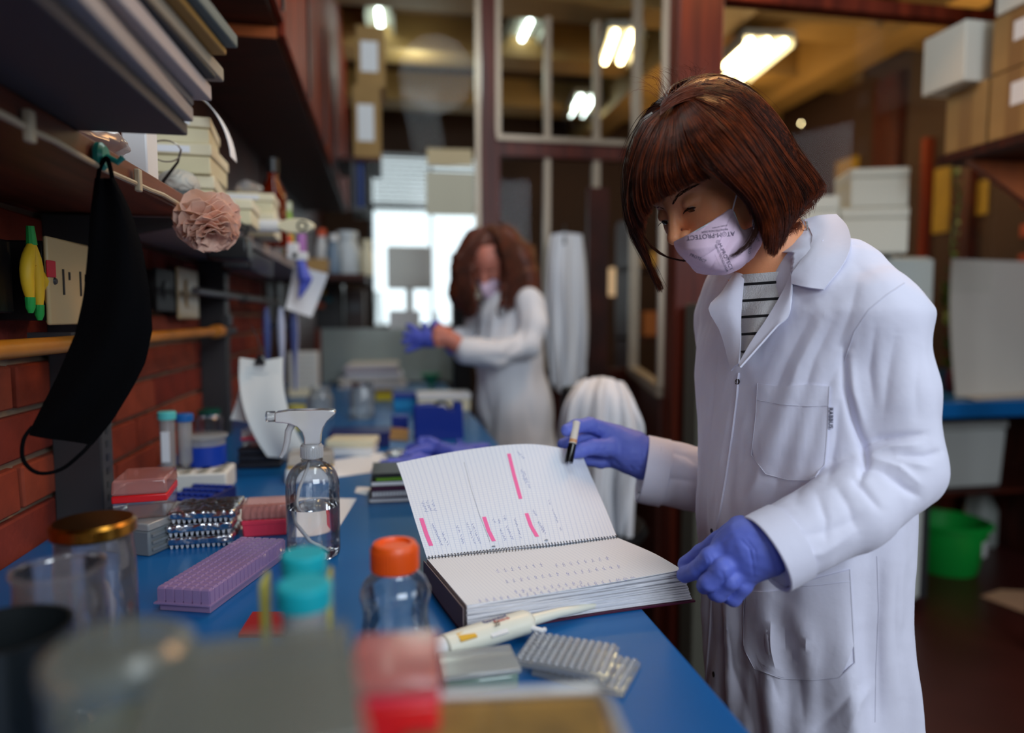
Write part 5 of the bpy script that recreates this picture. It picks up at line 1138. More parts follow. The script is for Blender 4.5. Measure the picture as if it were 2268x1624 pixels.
# lapels and collar
def free(name, rows, m=coatm, th=.0022, nu=14, nv=14):
    g = grid3(rows); D0 = np.zeros((nu + 1, nv + 1)); G = [[g(i / nu, j / nv) for j in range(nv + 1)] for i in range(nu + 1)]
    for i in range(nu + 1):
        for j in range(nv + 1):
            d = G[i][j] - EYE; L = d.length; h = bvc.ray_cast(EYE, d.normalized())
            if h[0] is not None and 0 < L - h[3] + .0035 < .04: D0[i, j] = L - h[3] + .0035
    D = D0.copy()
    for _ in range(24):
        Q = np.pad(D, 1, 'edge'); D = np.maximum(D0, (Q[2:, 1:-1] + Q[:-2, 1:-1] + Q[1:-1, 2:] + Q[1:-1, :-2]) / 4)
    for _ in range(2): Q = np.pad(D, 1, 'edge'); D = D * .5 + .125 * (Q[2:, 1:-1] + Q[:-2, 1:-1] + Q[1:-1, 2:] + Q[1:-1, :-2]) + .0004
    return obj(name, MB().sheet(lambda u, v: G[round(u * nu)][round(v * nv)] - (G[round(u * nu)][round(v * nv)] - EYE).normalized() * float(D[round(u * nu), round(v * nv)]) - WO, nu, nv, th), m, wm)
free('collar_leaf', [[(1780, 488, .985), (1816, 478, .965), (1853, 476, .95)], [(1800, 530, .945), (1838, 512, .925), (1878, 504, .905)], [(1770, 585, .915), (1818, 570, .888), (1884, 545, .872)], [(1755, 606, .905), (1800, 612, .874), (1866, 588, .862)], [(1754, 629, .898), (1788, 637, .868), (1824, 642, .858)]])
free('collar_stand', [[(1772, 490, 1.00), (1805, 483, .985), (1852, 478, .955)], [(1790, 512, .99), (1812, 510, .975), (1840, 512, .94)], [(1800, 540, .98), (1810, 535, .955), (1822, 535, .925)]])
free('lapel', [[(1752, 604, .905), (1755, 618, .893), (1754, 629, .885)], [(1738, 640, .898), (1746, 662, .880), (1748, 697, .868)], [(1700, 705, .887), (1716, 718, .872), (1722, 722, .864)], [(1666, 755, .880), (1680, 762, .870), (1688, 760, .864)], [(1638, 804, .876), (1639, 812, .871), (1640, 814, .866)]])
free('lapel', [[(1640, 594, .975), (1628, 605, .972), (1622, 612, .975)], [(1648, 612, .955), (1624, 626, .955), (1598, 650, .965)], [(1642, 690, .928), (1612, 680, .935), (1570, 684, .955)], [(1641, 750, .905), (1622, 740, .918), (1597, 738, .935)], [(1637, 806, .888), (1628, 812, .895), (1620, 822, .905)]])
free('collar_leaf', [[(1650, 585, .985), (1620, 592, .985), (1588, 598, .99)], [(1652, 598, .975), (1625, 606, .975), (1602, 612, .985)], [(1650, 610, .968), (1632, 618, .968), (1618, 622, .975)]])
# placket, pockets, seams, snaps
seam([(1636, 826), (1632, 880), (1622, 960), (1607, 1060), (1595, 1130), (1582, 1200), (1577, 1300), (1572, 1400), (1564, 1500), (1560, 1600)], .0019, 'front_placket_edge', coatm, .0004)
seam([(1700, 1330), (1650, 1330)], .0006) if 0 else None
patch('chest_pocket', [[(1678, 849), (1730, 856), (1785, 852), (1837, 856)], [(1674, 920), (1725, 928), (1785, 930), (1834, 925)], [(1668, 1000), (1720, 1006), (1780, 1012), (1830, 1010)], [(1690, 1046), (1730, 1060), (1780, 1066), (1806, 1058)]], coatm, .0016, .0016)
seam([(1677, 886), (1730, 896), (1785, 900), (1836, 899)], .0005, off=.0028); seam([(1678, 849), (1674, 920), (1664, 1008), (1696, 1050), (1744, 1063), (1792, 1064), (1826, 1030), (1832, 960), (1837, 856)], .0008, off=.0022)
patch('side_pocket', [[(1655, 1310), (1735, 1308), (1800, 1284), (1882, 1262)], [(1650, 1360), (1730, 1360), (1810, 1356), (1888, 1340)], [(1648, 1430), (1730, 1436), (1810, 1436), (1892, 1420)], [(1672, 1482), (1740, 1502), (1800, 1506), (1862, 1500)]], coatm, .0016, .0016)
seam([(1650, 1303), (1646, 1370), (1648, 1438), (1671, 1482), (1730, 1503), (1800, 1507), (1859, 1501), (1893, 1469), (1888, 1380), (1882, 1262)], .0008, off=.0022); seam([(1755, 1300), (1820, 1296), (1884, 1288)], .0005, off=.0026)
patch('hem_tag', [[(1835, 902), (1847, 902)], [(1834, 926), (1846, 926)], [(1833, 950), (1845, 950)]], mat('tag_cloth', rgb(206, 206, 226), .6), .003, .0006, 6, 3)
wraptext('tag_lettering', 'RABBUS', bvc, 1840, 926, 13, PI / 2, mat('tag_print', rgb(40, 40, 70), .6), wm, off=.0042, org=WO, bold=.01)
seam([(2003, 627), (1965, 652), (1925, 685), (1892, 735), (1870, 800)], .0007, off=0); seam([(1942, 1232), (1946, 1350), (1940, 1480), (1938, 1600)], .0006, off=0)
seam([(1672, 1142), (1692, 1180), (1712, 1220), (1728, 1262), (1738, 1290)], .0006, off=.0); seam([(1465, 975), (1463, 1040), (1470, 1110)], .0006, off=0)
for W_, E_, r_, L_, off_ in ((WL, C(1880, 1130, .815), .0470, .034, .0065), (WR, ER, .0598, .04, .0145)):
    ax = (W_ - E_).normalized(); b = MB().lathe([(r_ - .0035, L_ - .004), (r_ - .003, 0), (r_ - .001, -.0012), (r_ + .0004, .0), (r_ + .0008, L_ * .4), (r_ + .0004, L_ - .001), (r_ - .002, L_)], 60, cap=False)
    P = np.array(b.v); P[:, :2] *= (1 + nz3(P, 9, 3) * .012)[:, None]; P[:, 2] *= -1; b.v = [tuple(v) for v in P]
    M = T(W_ + ax * off_ - WO) @ ax.to_track_quat('Z', 'Y').to_matrix().to_4x4(); b.v = [tuple(M @ Vector(v)) for v in b.v]; obj('cuff', b, coatm, wm)
for x, y in ((1577, 1177), (1581, 1494), (1634, 846), (1790, 1272)):
    h = hit(bvc, x, y, .0006)
    if h is not None:
        dd = (EYE - h).normalized(); nn = bvc.find_nearest(h)[1]; o = obj('snap_button', MB().lathe([(.0030, 0), (.0042, .0003), (.0042, .0012), (.0030, .0016), (.0026, .0008), (.001, .0008)], 20), mat('snap_metal', rgb(90, 84, 84), .3, metal=.9), wm); o.location = h - WO; o.rotation_euler = nn.to_track_quat('Z', 'Y').to_euler()
# skirt continues to floor: trousers and shoes
tr = MB()
for s in (-1, 1):
    c = Vector((WO.x, WO.y, 0)) + Vector(LT) * .085 * s; M = T(c - WO); tr.lathe([(.055, .06), (.06, .3), (.075, .5), (.08, .56)], 20, M)
obj('trousers', tr, mat('dark_trousers', rgb(30, 32, 44), .8), wm)
for s in (-1, 1):
    c = Vector((WO.x, WO.y, 0)) + Vector(LT) * .085 * s; a_ = math.atan2(FT[1], FT[0]); obj('shoe', loft([[(x, y * math.cos(a), max(0, z * math.sin(a)) ) for a in [i * PI / 6 for i in range(12)]] for x, y, z in ((-.09, .02, .03), (-.08, .036, .075), (-.02, .04, .075), (.06, .044, .05), (.12, .040, .035), (.15, .02, .02))]), mat('shoe_black', rgb(26, 26, 28), .5), wm).matrix_local = T(c - WO + Vector((0, 0, .001))) @ Rz(a_)
# ------------------------------------------------------------ gloved hands
glove = mat('nitrile_glove', rgb(104, 120, 216), .55, bump=.12, bscale=160, sub=.08, var=.06, vscale=30)
def pxchain(P, pts, k=.004): return chain(P, [tuple(C(*p[:3])) for p in pts], [p[3] for p in pts], k)
LEFT = [[(1640, 1172, .835, .0165), (1592, 1202, .848, .0130), (1552, 1227, .862, .0108), (1518, 1250, .872, .0098)],
        [(1608, 1216, .812, .0135), (1574, 1234, .812, .0118), (1546, 1262, .832, .0110), (1516, 1274, .858, .0098)],
        [(1632, 1234, .806, .0128), (1600, 1260, .796, .0116), (1570, 1290, .806, .0106), (1560, 1299, .824, .0096)],
        [(1645, 1252, .806, .0122), (1619, 1286, .797, .0110), (1592, 1314, .810, .0101), (1582, 1314, .830, .009)],
        [(1660, 1262, .811, .0112), (1646, 1298, .803, .0101), (1624, 1326, .814, .0093), (1610, 1322, .832, .0085)]]
def lhand(P):
    d = pxchain(P, [(1745, 1205, .805, .031), (1685, 1205, .806, .0315), (1650, 1210, .812, .031), (1615, 1222, .820, .023)], .01)
    d = smin(d, pxchain(P, [(1680, 1225, .808, .029), (1655, 1245, .812, .026), (1642, 1262, .814, .020)]), .012)
    f = None
    for c in LEFT[1:]:
        e = pxchain(P, c); f = e if f is None else smin(f, e, .0010)
    d = smin(d, f, .0045); return smin(d, pxchain(P, LEFT[0]), .006)
def handmesh(fn, lo, hi, h, name, org, parent, SK, seed):
    V, F = snets(fn, lo, hi, h); V = strokes(V, F, SK); N = vnorm(V, F); V = V + N * (nz3(V, 60, seed) * .00028)[:, None]
    return obj(name, (V - np.array(org), F), glove, parent), V, F
def bb(pts, pad): A_ = np.array([list(C(*p[:3])) for c in pts for p in c]); return A_.min(0) - pad, A_.max(0) + pad
lo, hi = bb(LEFT + [[(1745, 1205, .805, 0)]], .035)
gl, Vl, Fl = handmesh(lhand, lo, hi, .0019, 'left_glove', WO, wm, [([(1640, 1195), (1660, 1215), (1667, 1250), (1670, 1280)], 2.5, -.0016), ([(1650, 1190), (1672, 1220), (1676, 1260)], 3, -.0010), ([(1594, 1262), (1605, 1285), (1600, 1300)], 2.5, -.0012), ([(1625, 1280), (1632, 1295), (1628, 1308)], 2, -.0012), ([(1572, 1228), (1580, 1240), (1578, 1252)], 2, -.0008), ([(1564, 1232), (1570, 1244), (1566, 1254)], 2, -.0008), ([(1556, 1236), (1562, 1250)], 2, -.0007), ([(1610, 1170), (1590, 1185), (1570, 1205)], 2.2, -.0008), ([(1625, 1180), (1605, 1198), (1590, 1215)], 2.2, -.0007), ([(1600, 1262), (1606, 1280)], 2, -.0008), ([(1560, 1262), (1578, 1270)], 2, -.001)], 5)
RIGHT = [[(1350, 992, 1.190, .0185), (1312, 990, 1.180, .0140), (1288, 997, 1.172, .0125), (1270, 1002, 1.168, .0110)],
         [(1345, 955, 1.205, .0150), (1306, 941, 1.195, .0132), (1276, 945, 1.180, .0122), (1256, 953, 1.170, .0112)],
         [(1345, 968, 1.215, .0135), (1306, 966, 1.215, .0118), (1272, 974, 1.205, .0108), (1246, 984, 1.200, .0098)],
         [(1350, 1005, 1.22, .0130), (1312, 1012, 1.225, .0115), (1288, 1016, 1.215, .0105), (1270, 1010, 1.205, .0095)],
         [(1362, 1020, 1.215, .0122), (1330, 1024, 1.215, .0108), (1304, 1020, 1.212, .0098), (1284, 1012, 1.205, .0090)]]
def rhand(P):
    d = pxchain(P, [(1475, 1015, 1.205, .031), (1425, 1012, 1.203, .0325), (1395, 1002, 1.203, .032), (1362, 985, 1.208, .028)], .01)
    d = smin(d, pxchain(P, [(1400, 985, 1.205, .026), (1362, 965, 1.208, .020), (1350, 958, 1.208, .015)]), .01); d = smin(d, pxchain(P, [(1420, 1025, 1.205, .028), (1370, 1018, 1.212, .017)]), .012)
    f = None
    for c in RIGHT[1:]:
        e = pxchain(P, c); f = e if f is None else smin(f, e, .0018)
    d = smin(d, f, .006); return smin(d, pxchain(P, RIGHT[0]), .006)
lo, hi = bb(RIGHT + [[(1475, 1015, 1.205, 0)]], .042)
def cutR(P):
    d = rhand(P); ax = np.array(nv(*(C(1475, 1015, 1.205) - C(1425, 1012, 1.203))), np.float32); s = (P - np.array(C(1434, 1012, 1.203), np.float32)) @ ax; return np.maximum(d - .0012 * np.clip(1 - np.abs(s + .012) / .012, 0, 1), s)
gr, Vr, Fr = handmesh(cutR, lo, hi, .0021, 'right_glove', WO, wm, [([(1326, 935), (1322, 950), (1330, 962)], 2.5, -.0012), ([(1332, 938), (1330, 950)], 2, -.001), ([(1290, 938), (1290, 955)], 2.5, -.001), ([(1335, 975), (1330, 990), (1322, 1000)], 3, -.0008), ([(1340, 975), (1345, 990), (1335, 1002)], 2.5, -.0008), ([(1345, 1008), (1360, 1020), (1375, 1035)], 4, -.002), ([(1395, 1030), (1402, 1045)], 3, -.0015), ([(1418, 975), (1420, 1010), (1424, 1045)], 2.5, -.001), ([(1410, 1035), (1425, 1040)], 3, -.0015)], 9)
# forearm skin stub inside cuffs (continuous wrist)
obj('right_wrist', MB().tube([C(1432, 1014, 1.204) - WO, C(1475, 1020, 1.204) - WO, C(1540, 1045, 1.20) - WO], [.026, .028, .032], 20), skin, wm)
obj('left_wrist', MB().tube([C(1700, 1212, .806) - WO, C(1760, 1190, .808) - WO, C(1850, 1145, .815) - WO], [.026, .028, .034], 20), skin, wm)
# marker pen held in the right hand
pa, pb, pc = C(1277, 935, 1.172), C(1267, 990, 1.150), C(1259, 1026, 1.146)
t = thing('marker_pen', 'white marker pen with a black cap held in the gloved right hand', 'pen', pa)
dpen = (pc - pa); 
obj('barrel', MB().tube([(pa - pa), (C(1268, 984, 1.1525) - pa)], .0066, 20), mat('pen_white', rgb(228, 220, 208), .3), t, bev=.0006)
obj('orange_band', MB().tube([(C(1270, 974, 1.1555) - pa), (C(1268.8, 981, 1.1535) - pa)], .0068, 20), mat('pen_orange', rgb(216, 160, 110), .4), t)
obj('cap', MB().tube([(C(1268, 984, 1.1525) - pa), (C(1262, 1010, 1.147) - pa), (C(1260, 1022, 1.1465) - pa)], [.0068, .0074, .0074], 20), mat('pen_black', rgb(12, 12, 14), .15), t)
b = MB(); e1 = C(1260, 1022, 1.1465) - pa; dn = dpen.normalized(); s1 = dn.orthogonal().normalized(); s2 = dn.cross(s1)
for i in range(8): a = i * PI / 4; c = e1 + (s1 * math.cos(a) + s2 * math.sin(a)) * .0060; b.tube([c, c + dn * .0032], [.0014, .0006], 5)
obj('cap_teeth', b, MATS['pen_black'], t)
# ------------------------------------------------------------ mask, jewellery
maskm = mat('lilac_mask_cloth', rgb(216, 190, 212), .8, bump=.1, bscale=500)
mrows = [[(1494, 536, .892), (1524, 521, .866), (1560, 501, .858), (1597, 479, .866), (1622, 465, .878), (1645, 510, .888), (1687, 489, .905)],
         [(1496, 547, .892), (1525, 545, .858), (1560, 535, .846), (1600, 519, .852), (1626, 506, .866), (1652, 528, .880), (1690, 512, .908)],
         [(1506, 563, .892), (1530, 570, .860), (1562, 568, .846), (1596, 560, .850), (1630, 550, .864), (1660, 548, .882), (1685, 540, .912)],
         [(1527, 586, .897), (1545, 592, .874), (1570, 596, .860), (1603, 592, .860), (1635, 581, .872), (1660, 568, .892), (1676, 558, .920)],
         [(1545, 602, .915), (1558, 606, .900), (1580, 609, .885), (1608, 608, .885), (1634, 597, .895), (1655, 582, .910), (1668, 570, .935)]]
mg = grid3(mrows)
def maskf(u, v):
    q = mg(u, v); h = bvh_body.ray_cast(EYE, (q - EYE).normalized())
    if h[0] is not None:
        dq = (q - EYE).length; dh = (h[0] - EYE).length - .0035
        if dh < dq: q = EYE + (q - EYE).normalized() * dh
    return q
MV = MB().sheet(maskf, 56, 70, .0016)
Vm = np.array(MV.v); Fm = np.array(MV.f)
Vm = strokes(Vm, Fm, [([(1627, 478), (1610, 520), (1598, 548), (1578, 575), (1566, 598)], 7, -.0110), ([(1612, 490), (1590, 530), (1575, 560)], 9, .0040), ([(1600, 548), (1560, 575), (1540, 590)], 6, -.0025), ([(1636, 522), (1612, 556), (1596, 592)], 8, .0045), ([(1648, 535), (1640, 560), (1615, 590)], 8, -.002), ([(1508, 552), (1540, 552), (1580, 545)], 6, .0015), ([(1660, 520), (1672, 540), (1665, 560)], 5, -.002)])
Vm = Vm + vnorm(Vm, Fm) * (nz3(Vm, 16, 21) * .0012)[:, None]
msk = obj('face_mask', (Vm - np.array(WO), Fm), maskm, wm)
bvm = bvh(Vm, Fm); mprint = mat('mask_print', rgb(70, 66, 92), .8)
obj('mask_edge', MB().tube([maskf(0, v) - WO for v in [i / 40 for i in range(41)]], .0008, 6), mat('mask_edge_thread', rgb(170, 186, 190), .8), wm)
A1 = math.radians(-4)
for s, x, y, sz, an, fl in (('AT\u2299M-PROTECT', 1574, 522, 14.5, PI - .10, 1), ('NANOTECNOLOGIA', 1583, 511, 6.2, PI - .12, 1), ('MATERIAL ANTIVIRAL', 1594, 502, 3.6, PI - .2, 1), ('\u2299M-PROTECT', 1605, 565, 12, math.radians(64), 1), ('NANOTECNOLOGIA', 1598, 572, 7, math.radians(66), 1), ('__________', 1590, 574, 5, math.radians(66), 1), ('PROTECT', 1546, 572, 9, math.radians(24), 1), ('OTECT', 1662, 550, 8, math.radians(-78), 1), ('PROTECT', 1674, 522, 7, math.radians(66), 1)):
    wraptext('mask_lettering', s, bvm, x, y, sz, an, mprint, wm, fl, .0006, WO)
strp = mat('ear_strap', rgb(206, 204, 206), .6)
ear = Vector(H(.078, -.012, -.020))
obj('ear_strap', MB().tube([q - WO for q in (maskf(.02, 4 / 6), C(1627, 448, .868), C(1633, 428, .866), C(1640, 405, .872))], .0010, 6), strp, wm)
obj('chin_strap', MB().tube([q - WO for q in (C(1686, 492, .905), C(1690, 470, .885), C(1685, 440, .875))], .0012, 6), strp, wm)
silver = mat('silver', rgb(196, 196, 196), .2, metal=1)
ec = C(1669, 494, .868); obj('hoop_earring', MB().tube([ec + Vector((.0035 * math.cos(a), .008 * math.cos(a), .0085 * math.sin(a))) - WO for a in [i * PI / 10 for i in range(21)]], .0009, 6, cap=False), silver, wm)
nk = []
for x, y in ((1786, 492), (1788, 515), (1785, 540), (1776, 562), (1764, 580), (1750, 594), (1741, 604)):
    h = hit(bvh_body, x, y, .0016, .92); nk.append(h - WO)
chn = obj('necklace', MB().tube(nk, .0009, 6), silver, wm)
b = MB()
for i in range(len(nk) - 1):
    for k in range(6): q = nk[i].lerp(nk[i + 1], k / 6); b.box(q, (.0026, .0026, .0018), None)
obj('chain_links', b, silver, wm)
# ------------------------------------------------------------ hair
FAM1 = [[(1478, 228, 0.930), (1425, 262, .975), (1392, 340, .985), (1386, 430, .99), (1402, 520, .99), (1440, 590, .985), (1468, 640, .98)],
        [(1478, 230, 0.925), (1420, 268, .93), (1388, 345, .925), (1380, 420, .93), (1392, 500, .935), (1430, 575, .945), (1462, 650, .95)],
        [(1480, 232, 0.915), (1424, 275, .89), (1396, 350, .88), (1390, 410, .885), (1396, 460, .89), (1410, 500, .90), (1424, 530, .91)],
        [(1482, 234, 0.905), (1440, 290, .858), (1412, 365, .845), (1408, 425, .850), (1420, 470, .857), (1432, 490, .862)],
        [(1486, 236, 0.895), (1462, 300, .842), (1440, 370, .828), (1438, 420, .834), (1450, 456, .840)],
        [(1491, 236, 0.890), (1482, 305, .832), (1476, 370, .820), (1482, 405, .826), (1496, 430, .832)],
        [(1497, 234, 0.885), (1500, 305, .828), (1506, 350, .814), (1518, 388, .820), (1534, 410, .826)],
        [(1503, 230, 0.883), (1512, 292, .826), (1530, 342, .812), (1550, 376, .818), (1572, 398, .826)]]
FAM2 = [[(1503, 230, 0.883), (1516, 290, .826), (1545, 348, .812), (1582, 388, .814), (1624, 420, .826), (1654, 448, .842), (1674, 488, .854)],
        [(1510, 222, 0.885), (1548, 288, .820), (1600, 352, .806), (1646, 402, .812), (1682, 455, .828), (1700, 512, .846), (1700, 560, .858)],
        [(1518, 212, 0.888), (1578, 264, .826), (1640, 334, .812), (1686, 400, .820), (1712, 460, .838), (1722, 515, .856), (1712, 572, .868)],
        [(1527, 202, 0.895), (1604, 238, .852), (1670, 310, .838), (1716, 385, .844), (1742, 440, .860), (1746, 490, .878), (1732, 545, .895)],
        [(1538, 194, 0.912), (1626, 210, .882), (1694, 280, .876), (1746, 352, .884), (1784, 402, .902), (1796, 434, .917), (1770, 458, .925)],
        [(1552, 184, 0.930), (1644, 198, .925), (1710, 262, .93), (1768, 332, .942), (1806, 384, .955), (1820, 408, .96), (1806, 436, .958)],
        [(1530, 196, 0.930), (1592, 172, .965), (1662, 204, .985), (1724, 268, .995), (1774, 345, 1.00), (1794, 412, 1.005), (1772, 468, 1.00)],
        [(1520, 200, 0.940), (1580, 176, 1.0), (1650, 212, 1.03), (1706, 280, 1.05), (1745, 360, 1.055), (1760, 430, 1.05), (1745, 490, 1.04)]]
def gpt(FAM, g, s): # g family coordinate, s along
    k = min(int(g), len(FAM) - 2); f = g - k; a = ci([np.array(p, float) for p in FAM[k]], s); b = ci([np.array(p, float) for p in FAM[k + 1]], s); return a * (1 - f) + b * f
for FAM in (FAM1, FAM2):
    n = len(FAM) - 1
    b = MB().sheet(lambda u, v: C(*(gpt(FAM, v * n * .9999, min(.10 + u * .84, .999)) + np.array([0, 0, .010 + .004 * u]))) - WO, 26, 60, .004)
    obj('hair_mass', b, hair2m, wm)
def capf(P):
    p = (P - HO.astype(np.float32)) @ HB; d = ell(p, (0, -.012, .006), (.079, .096, .089)); q = p.copy(); q[:, 0] = np.abs(q[:, 0])
    d = smin(d, ell(p, (0, -.055, -.05), (.075, .055, .085)), .03)
    return ssub(d, rbox(p, (0, .10, -.085), (.12, .10, .095), None, .02), .01)
A_ = np.array([H(x, y, z) for x in (-.1, .1) for y in (-.13, .11) for z in (-.15, .11)]); V, F = snets(capf, A_.min(0), A_.max(0), .004)
bv_cap = bvh(V, F)
wobj('hair_cap', (V, F), hairm)
def strands(FAMS, N, name, m, seed, jit=5, depth=.010, rad=.00042, stray=.02, org=None, par=None, nseg=13, side=3):
    r = np.random.RandomState(seed); VV = []; FF = []; base = 0
    for i in range(N):
        FAM = FAMS[r.choice(len(FAMS), p=[.4, .6] if len(FAMS) == 2 else None)]; n = len(FAM) - 1; g0 = r.rand() * n * .9999
        cl = math.sin(g0 * 9.0 + seed) * .12 + math.sin(g0 * 23) * .05; dz = r.rand() * depth; L = .90 + .10 * r.rand(); st = r.rand() < stray; ph = r.rand() * 6; am = r.normal() * jit
        pts = []
        for j in range(nseg):
            s = j / (nseg - 1) * L; g = min(max(g0 + cl * s * 2 + .05 * math.sin(s * 6 + ph), 0), n * .9999); q = gpt(FAM, g, min(s, .9999))
            k = (3.0 if st else 1) * s
            q = q + np.array([am * k * .55 + 2.2 * math.sin(s * 9 + ph) * s, r.normal() * .4 + am * .3 * k * math.sin(ph), dz * min(1, s * 4) - .002 - (.006 * s if st else 0)])
            if org is WO:
                dd_ = ray(q[0], q[1]); hc = bv_cap.ray_cast(EYE, dd_.normalized())
                if hc[0] is not None: q[2] = min(q[2], hc[3] / dd_.length - .0015 - .35 * dz)
            pts.append(C(*q))
        P = np.array(pts); Tn = np.gradient(P, axis=0); Tn /= ln(Tn)[:, None]; B = np.cross(Tn, np.array(cF)); B /= ln(B)[:, None]; Nn = np.cross(B, Tn); rr = rad * (.75 + .5 * r.rand()) * (1 - .7 * np.linspace(0, 1, nseg) ** 3)
        for k in range(side): a = 2 * PI * k / side; VV.append(P + (B * math.cos(a) + Nn * math.sin(a)) * rr[:, None])
        idx = lambda k, j: base + k * nseg + j
        j = np.arange(nseg - 1)
        for k in range(side): k2 = (k + 1) % side; FF.append(np.stack([base + k * nseg + j, base + k2 * nseg + j, base + k2 * nseg + j + 1, base + k * nseg + j + 1], 1))
        base += side * nseg
    o = obj(name, (np.concatenate(VV) - np.array(org), np.concatenate(FF)), m, par); o['kind'] = 'stuff'; return o
FAMT = [[(1518, 214, .89), (1578, 264, .83), (1640, 334, .82), (1690, 405, .83), (1715, 450, .85)], [(1514, 210, .89), (1590, 232, .85), (1665, 300, .85), (1720, 380, .86), (1760, 440, .88)],
        [(1508, 208, .90), (1600, 206, .89), (1680, 262, .89), (1740, 340, .90), (1790, 410, .92)], [(1502, 210, .91), (1590, 186, .93), (1672, 226, .94), (1736, 305, .95), (1800, 392, .96)],
        [(1492, 214, .92), (1560, 174, .97), (1640, 186, .99), (1712, 256, 1.0), (1778, 350, 1.0)], [(1480, 222, .92), (1530, 178, .97), (1590, 166, .99), (1660, 196, 1.0), (1720, 262, 1.01)]]
FAML = [[(1474, 226, .92), (1492, 190, .96), (1540, 172, .99), (1600, 172, 1.0)], [(1476, 232, .93), (1448, 234, .95), (1415, 275, .965), (1390, 340, .975)], [(1480, 236, .92), (1436, 256, .925), (1402, 310, .92), (1386, 390, .92)]]
strands([FAM1, FAM2], 4600, 'hair_strands', hairm, 3, 5, .011, .00042, .02, WO, wm)
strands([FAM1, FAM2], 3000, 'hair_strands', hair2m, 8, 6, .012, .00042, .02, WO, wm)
strands([FAMT], 1500, 'hair_strands', hairm, 13, 6, .006, .00042, .04, WO, wm); strands([FAMT], 900, 'hair_strands', hair2m, 14, 6, .006, .00042, .03, WO, wm)
FAMG = [[(1462, 256, .868), (1482, 240, .868), (1510, 226, .870), (1556, 214, .872)], [(1462, 240, .882), (1484, 224, .880), (1510, 210, .882), (1556, 196, .885)], [(1466, 226, .90), (1488, 210, .90), (1514, 197, .905), (1560, 182, .915)]]
strands([FAMG], 380, 'hair_strands', hairm, 19, 12, .004, .00042, .02, WO, wm)
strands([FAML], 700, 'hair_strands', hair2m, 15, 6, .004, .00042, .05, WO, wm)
FAMC = [[(1650, 215, .925), (1712, 285, .93), (1748, 352, .94), (1776, 392, .95), (1806, 402, .955), (1824, 410, .96), (1816, 428, .96)], [(1640, 230, .915), (1698, 305, .915), (1736, 380, .925), (1768, 424, .94), (1800, 430, .95), (1818, 424, .955), (1812, 442, .955)], [(1630, 250, .90), (1684, 330, .90), (1718, 410, .91), (1748, 456, .925), (1778, 462, .935), (1796, 450, .94), (1794, 466, .94)], [(1630, 300, .86), (1676, 380, .86), (1704, 450, .87), (1724, 505, .885), (1742, 524, .90), (1756, 516, .905), (1760, 530, .91)]]
strands([FAMC], 620, 'hair_strands', hairm, 23, 7, .006, .00040, .05, WO, wm)
FAMF = [[(1470, 228, .93), (1440, 205, .94), (1420, 195, .95), (1400, 205, .95)], [(1490, 210, .94), (1480, 180, .95), (1465, 160, .96), (1440, 150, .96)], [(1530, 190, .96), (1540, 160, .97), (1535, 148, .97), (1515, 140, .97)], [(1590, 172, .98), (1620, 160, .98), (1650, 165, .98), (1680, 190, .98)]]
strands([FAMF], 60, 'flyaway_hair', hairm, 16, 10, .004, .00018, .6, WO, wm)
FAM3 = [[(1400, 430, .93), (1412, 500, .93), (1450, 555, .915), (1500, 575, .895), (1535, 578, .885)], [(1398, 440, .935), (1420, 510, .935), (1462, 560, .92), (1508, 578, .90), (1530, 575, .89)]]
strands([FAM3], 90, 'face_lock', hair2m, 5, 2, .003, .0004, 0, WO, wm)
FAM4 = [[(1660, 440, .838), (1668, 490, .848), (1655, 530, .852), (1630, 556, .845), (1612, 566, .842)], [(1672, 450, .842), (1680, 505, .852), (1664, 540, .855), (1640, 560, .85), (1622, 572, .845)]]
strands([FAM4], 45, 'cheek_wisp', hair2m, 6, 2.5, .003, .00028, 0, WO, wm)
# ================================================================ SECOND WOMAN
skin2 = mat('skin_two', rgb(196, 122, 104), .5, sub=.2)
w2 = thing('person', 'woman with long curly auburn hair in a white lab coat, pulling on a blue glove', 'person', (C(1130, 900, 2.72).x, C(1130, 900, 2.72).y, 0))
W2 = Vector(w2.location)
def w2obj(name, fn, pts, pad, h, m, post=None):
    A_ = np.array([list(C(*p[:3])) for p in pts]); V, F = snets(fn, A_.min(0) - pad, A_.max(0) + pad, h)
    if post: V = post(V, F)
    return obj(name, (V - np.array(W2), F), m, w2)
def K(P, pts, k=.02): return pxchain(P, pts, k)
def coat2f(P):
    d = K(P, [(1126, 712, 2.72, .125), (1128, 780, 2.72, .128), (1140, 900, 2.74, .142), (1148, 1040, 2.75, .160), (1150, 1240, 2.76, .165)], .04)
    d = smin(d, K(P, [(1098, 680, 2.72, .045), (1130, 664, 2.70, .055), (1168, 674, 2.66, .062)], .02), .04); d = smin(d, K(P, [(1092, 682, 2.76, .045), (1070, 700, 2.82, .055)]), .04)
    d = smin(d, K(P, [(1172, 675, 2.62, .062), (1180, 720, 2.58, .056), (1165, 765, 2.55, .052), (1100, 785, 2.50, .047), (1036, 777, 2.46, .046)], .02), .018)
    return smin(d, K(P, [(1060, 690, 2.85, .05), (1045, 745, 2.80, .045), (1010, 745, 2.70, .04)], .01), .02)
def post2(V, F):
    N = vnorm(V, F); q = V.copy(); q[:, 2] *= .4; V = V + N * (nz3(q, 4, 3) * .007 + nz3(q, 9, 4) * .003)[:, None]
    return strokes(V, F, [([(1160, 720), (1150, 760), (1110, 800)], 7, -.012), ([(1075, 790), (1110, 795), (1150, 800)], 6, -.008), ([(1090, 660), (1075, 720), (1068, 760)], 5, -.010), ([(1120, 690), (1100, 740), (1090, 770)], 8, -.006), ([(1100, 860), (1090, 930), (1080, 985)], 8, -.008), ([(1170, 880), (1180, 960)], 9, -.008), ([(1060, 800), (1072, 880), (1085, 960)], 6, -.010)])
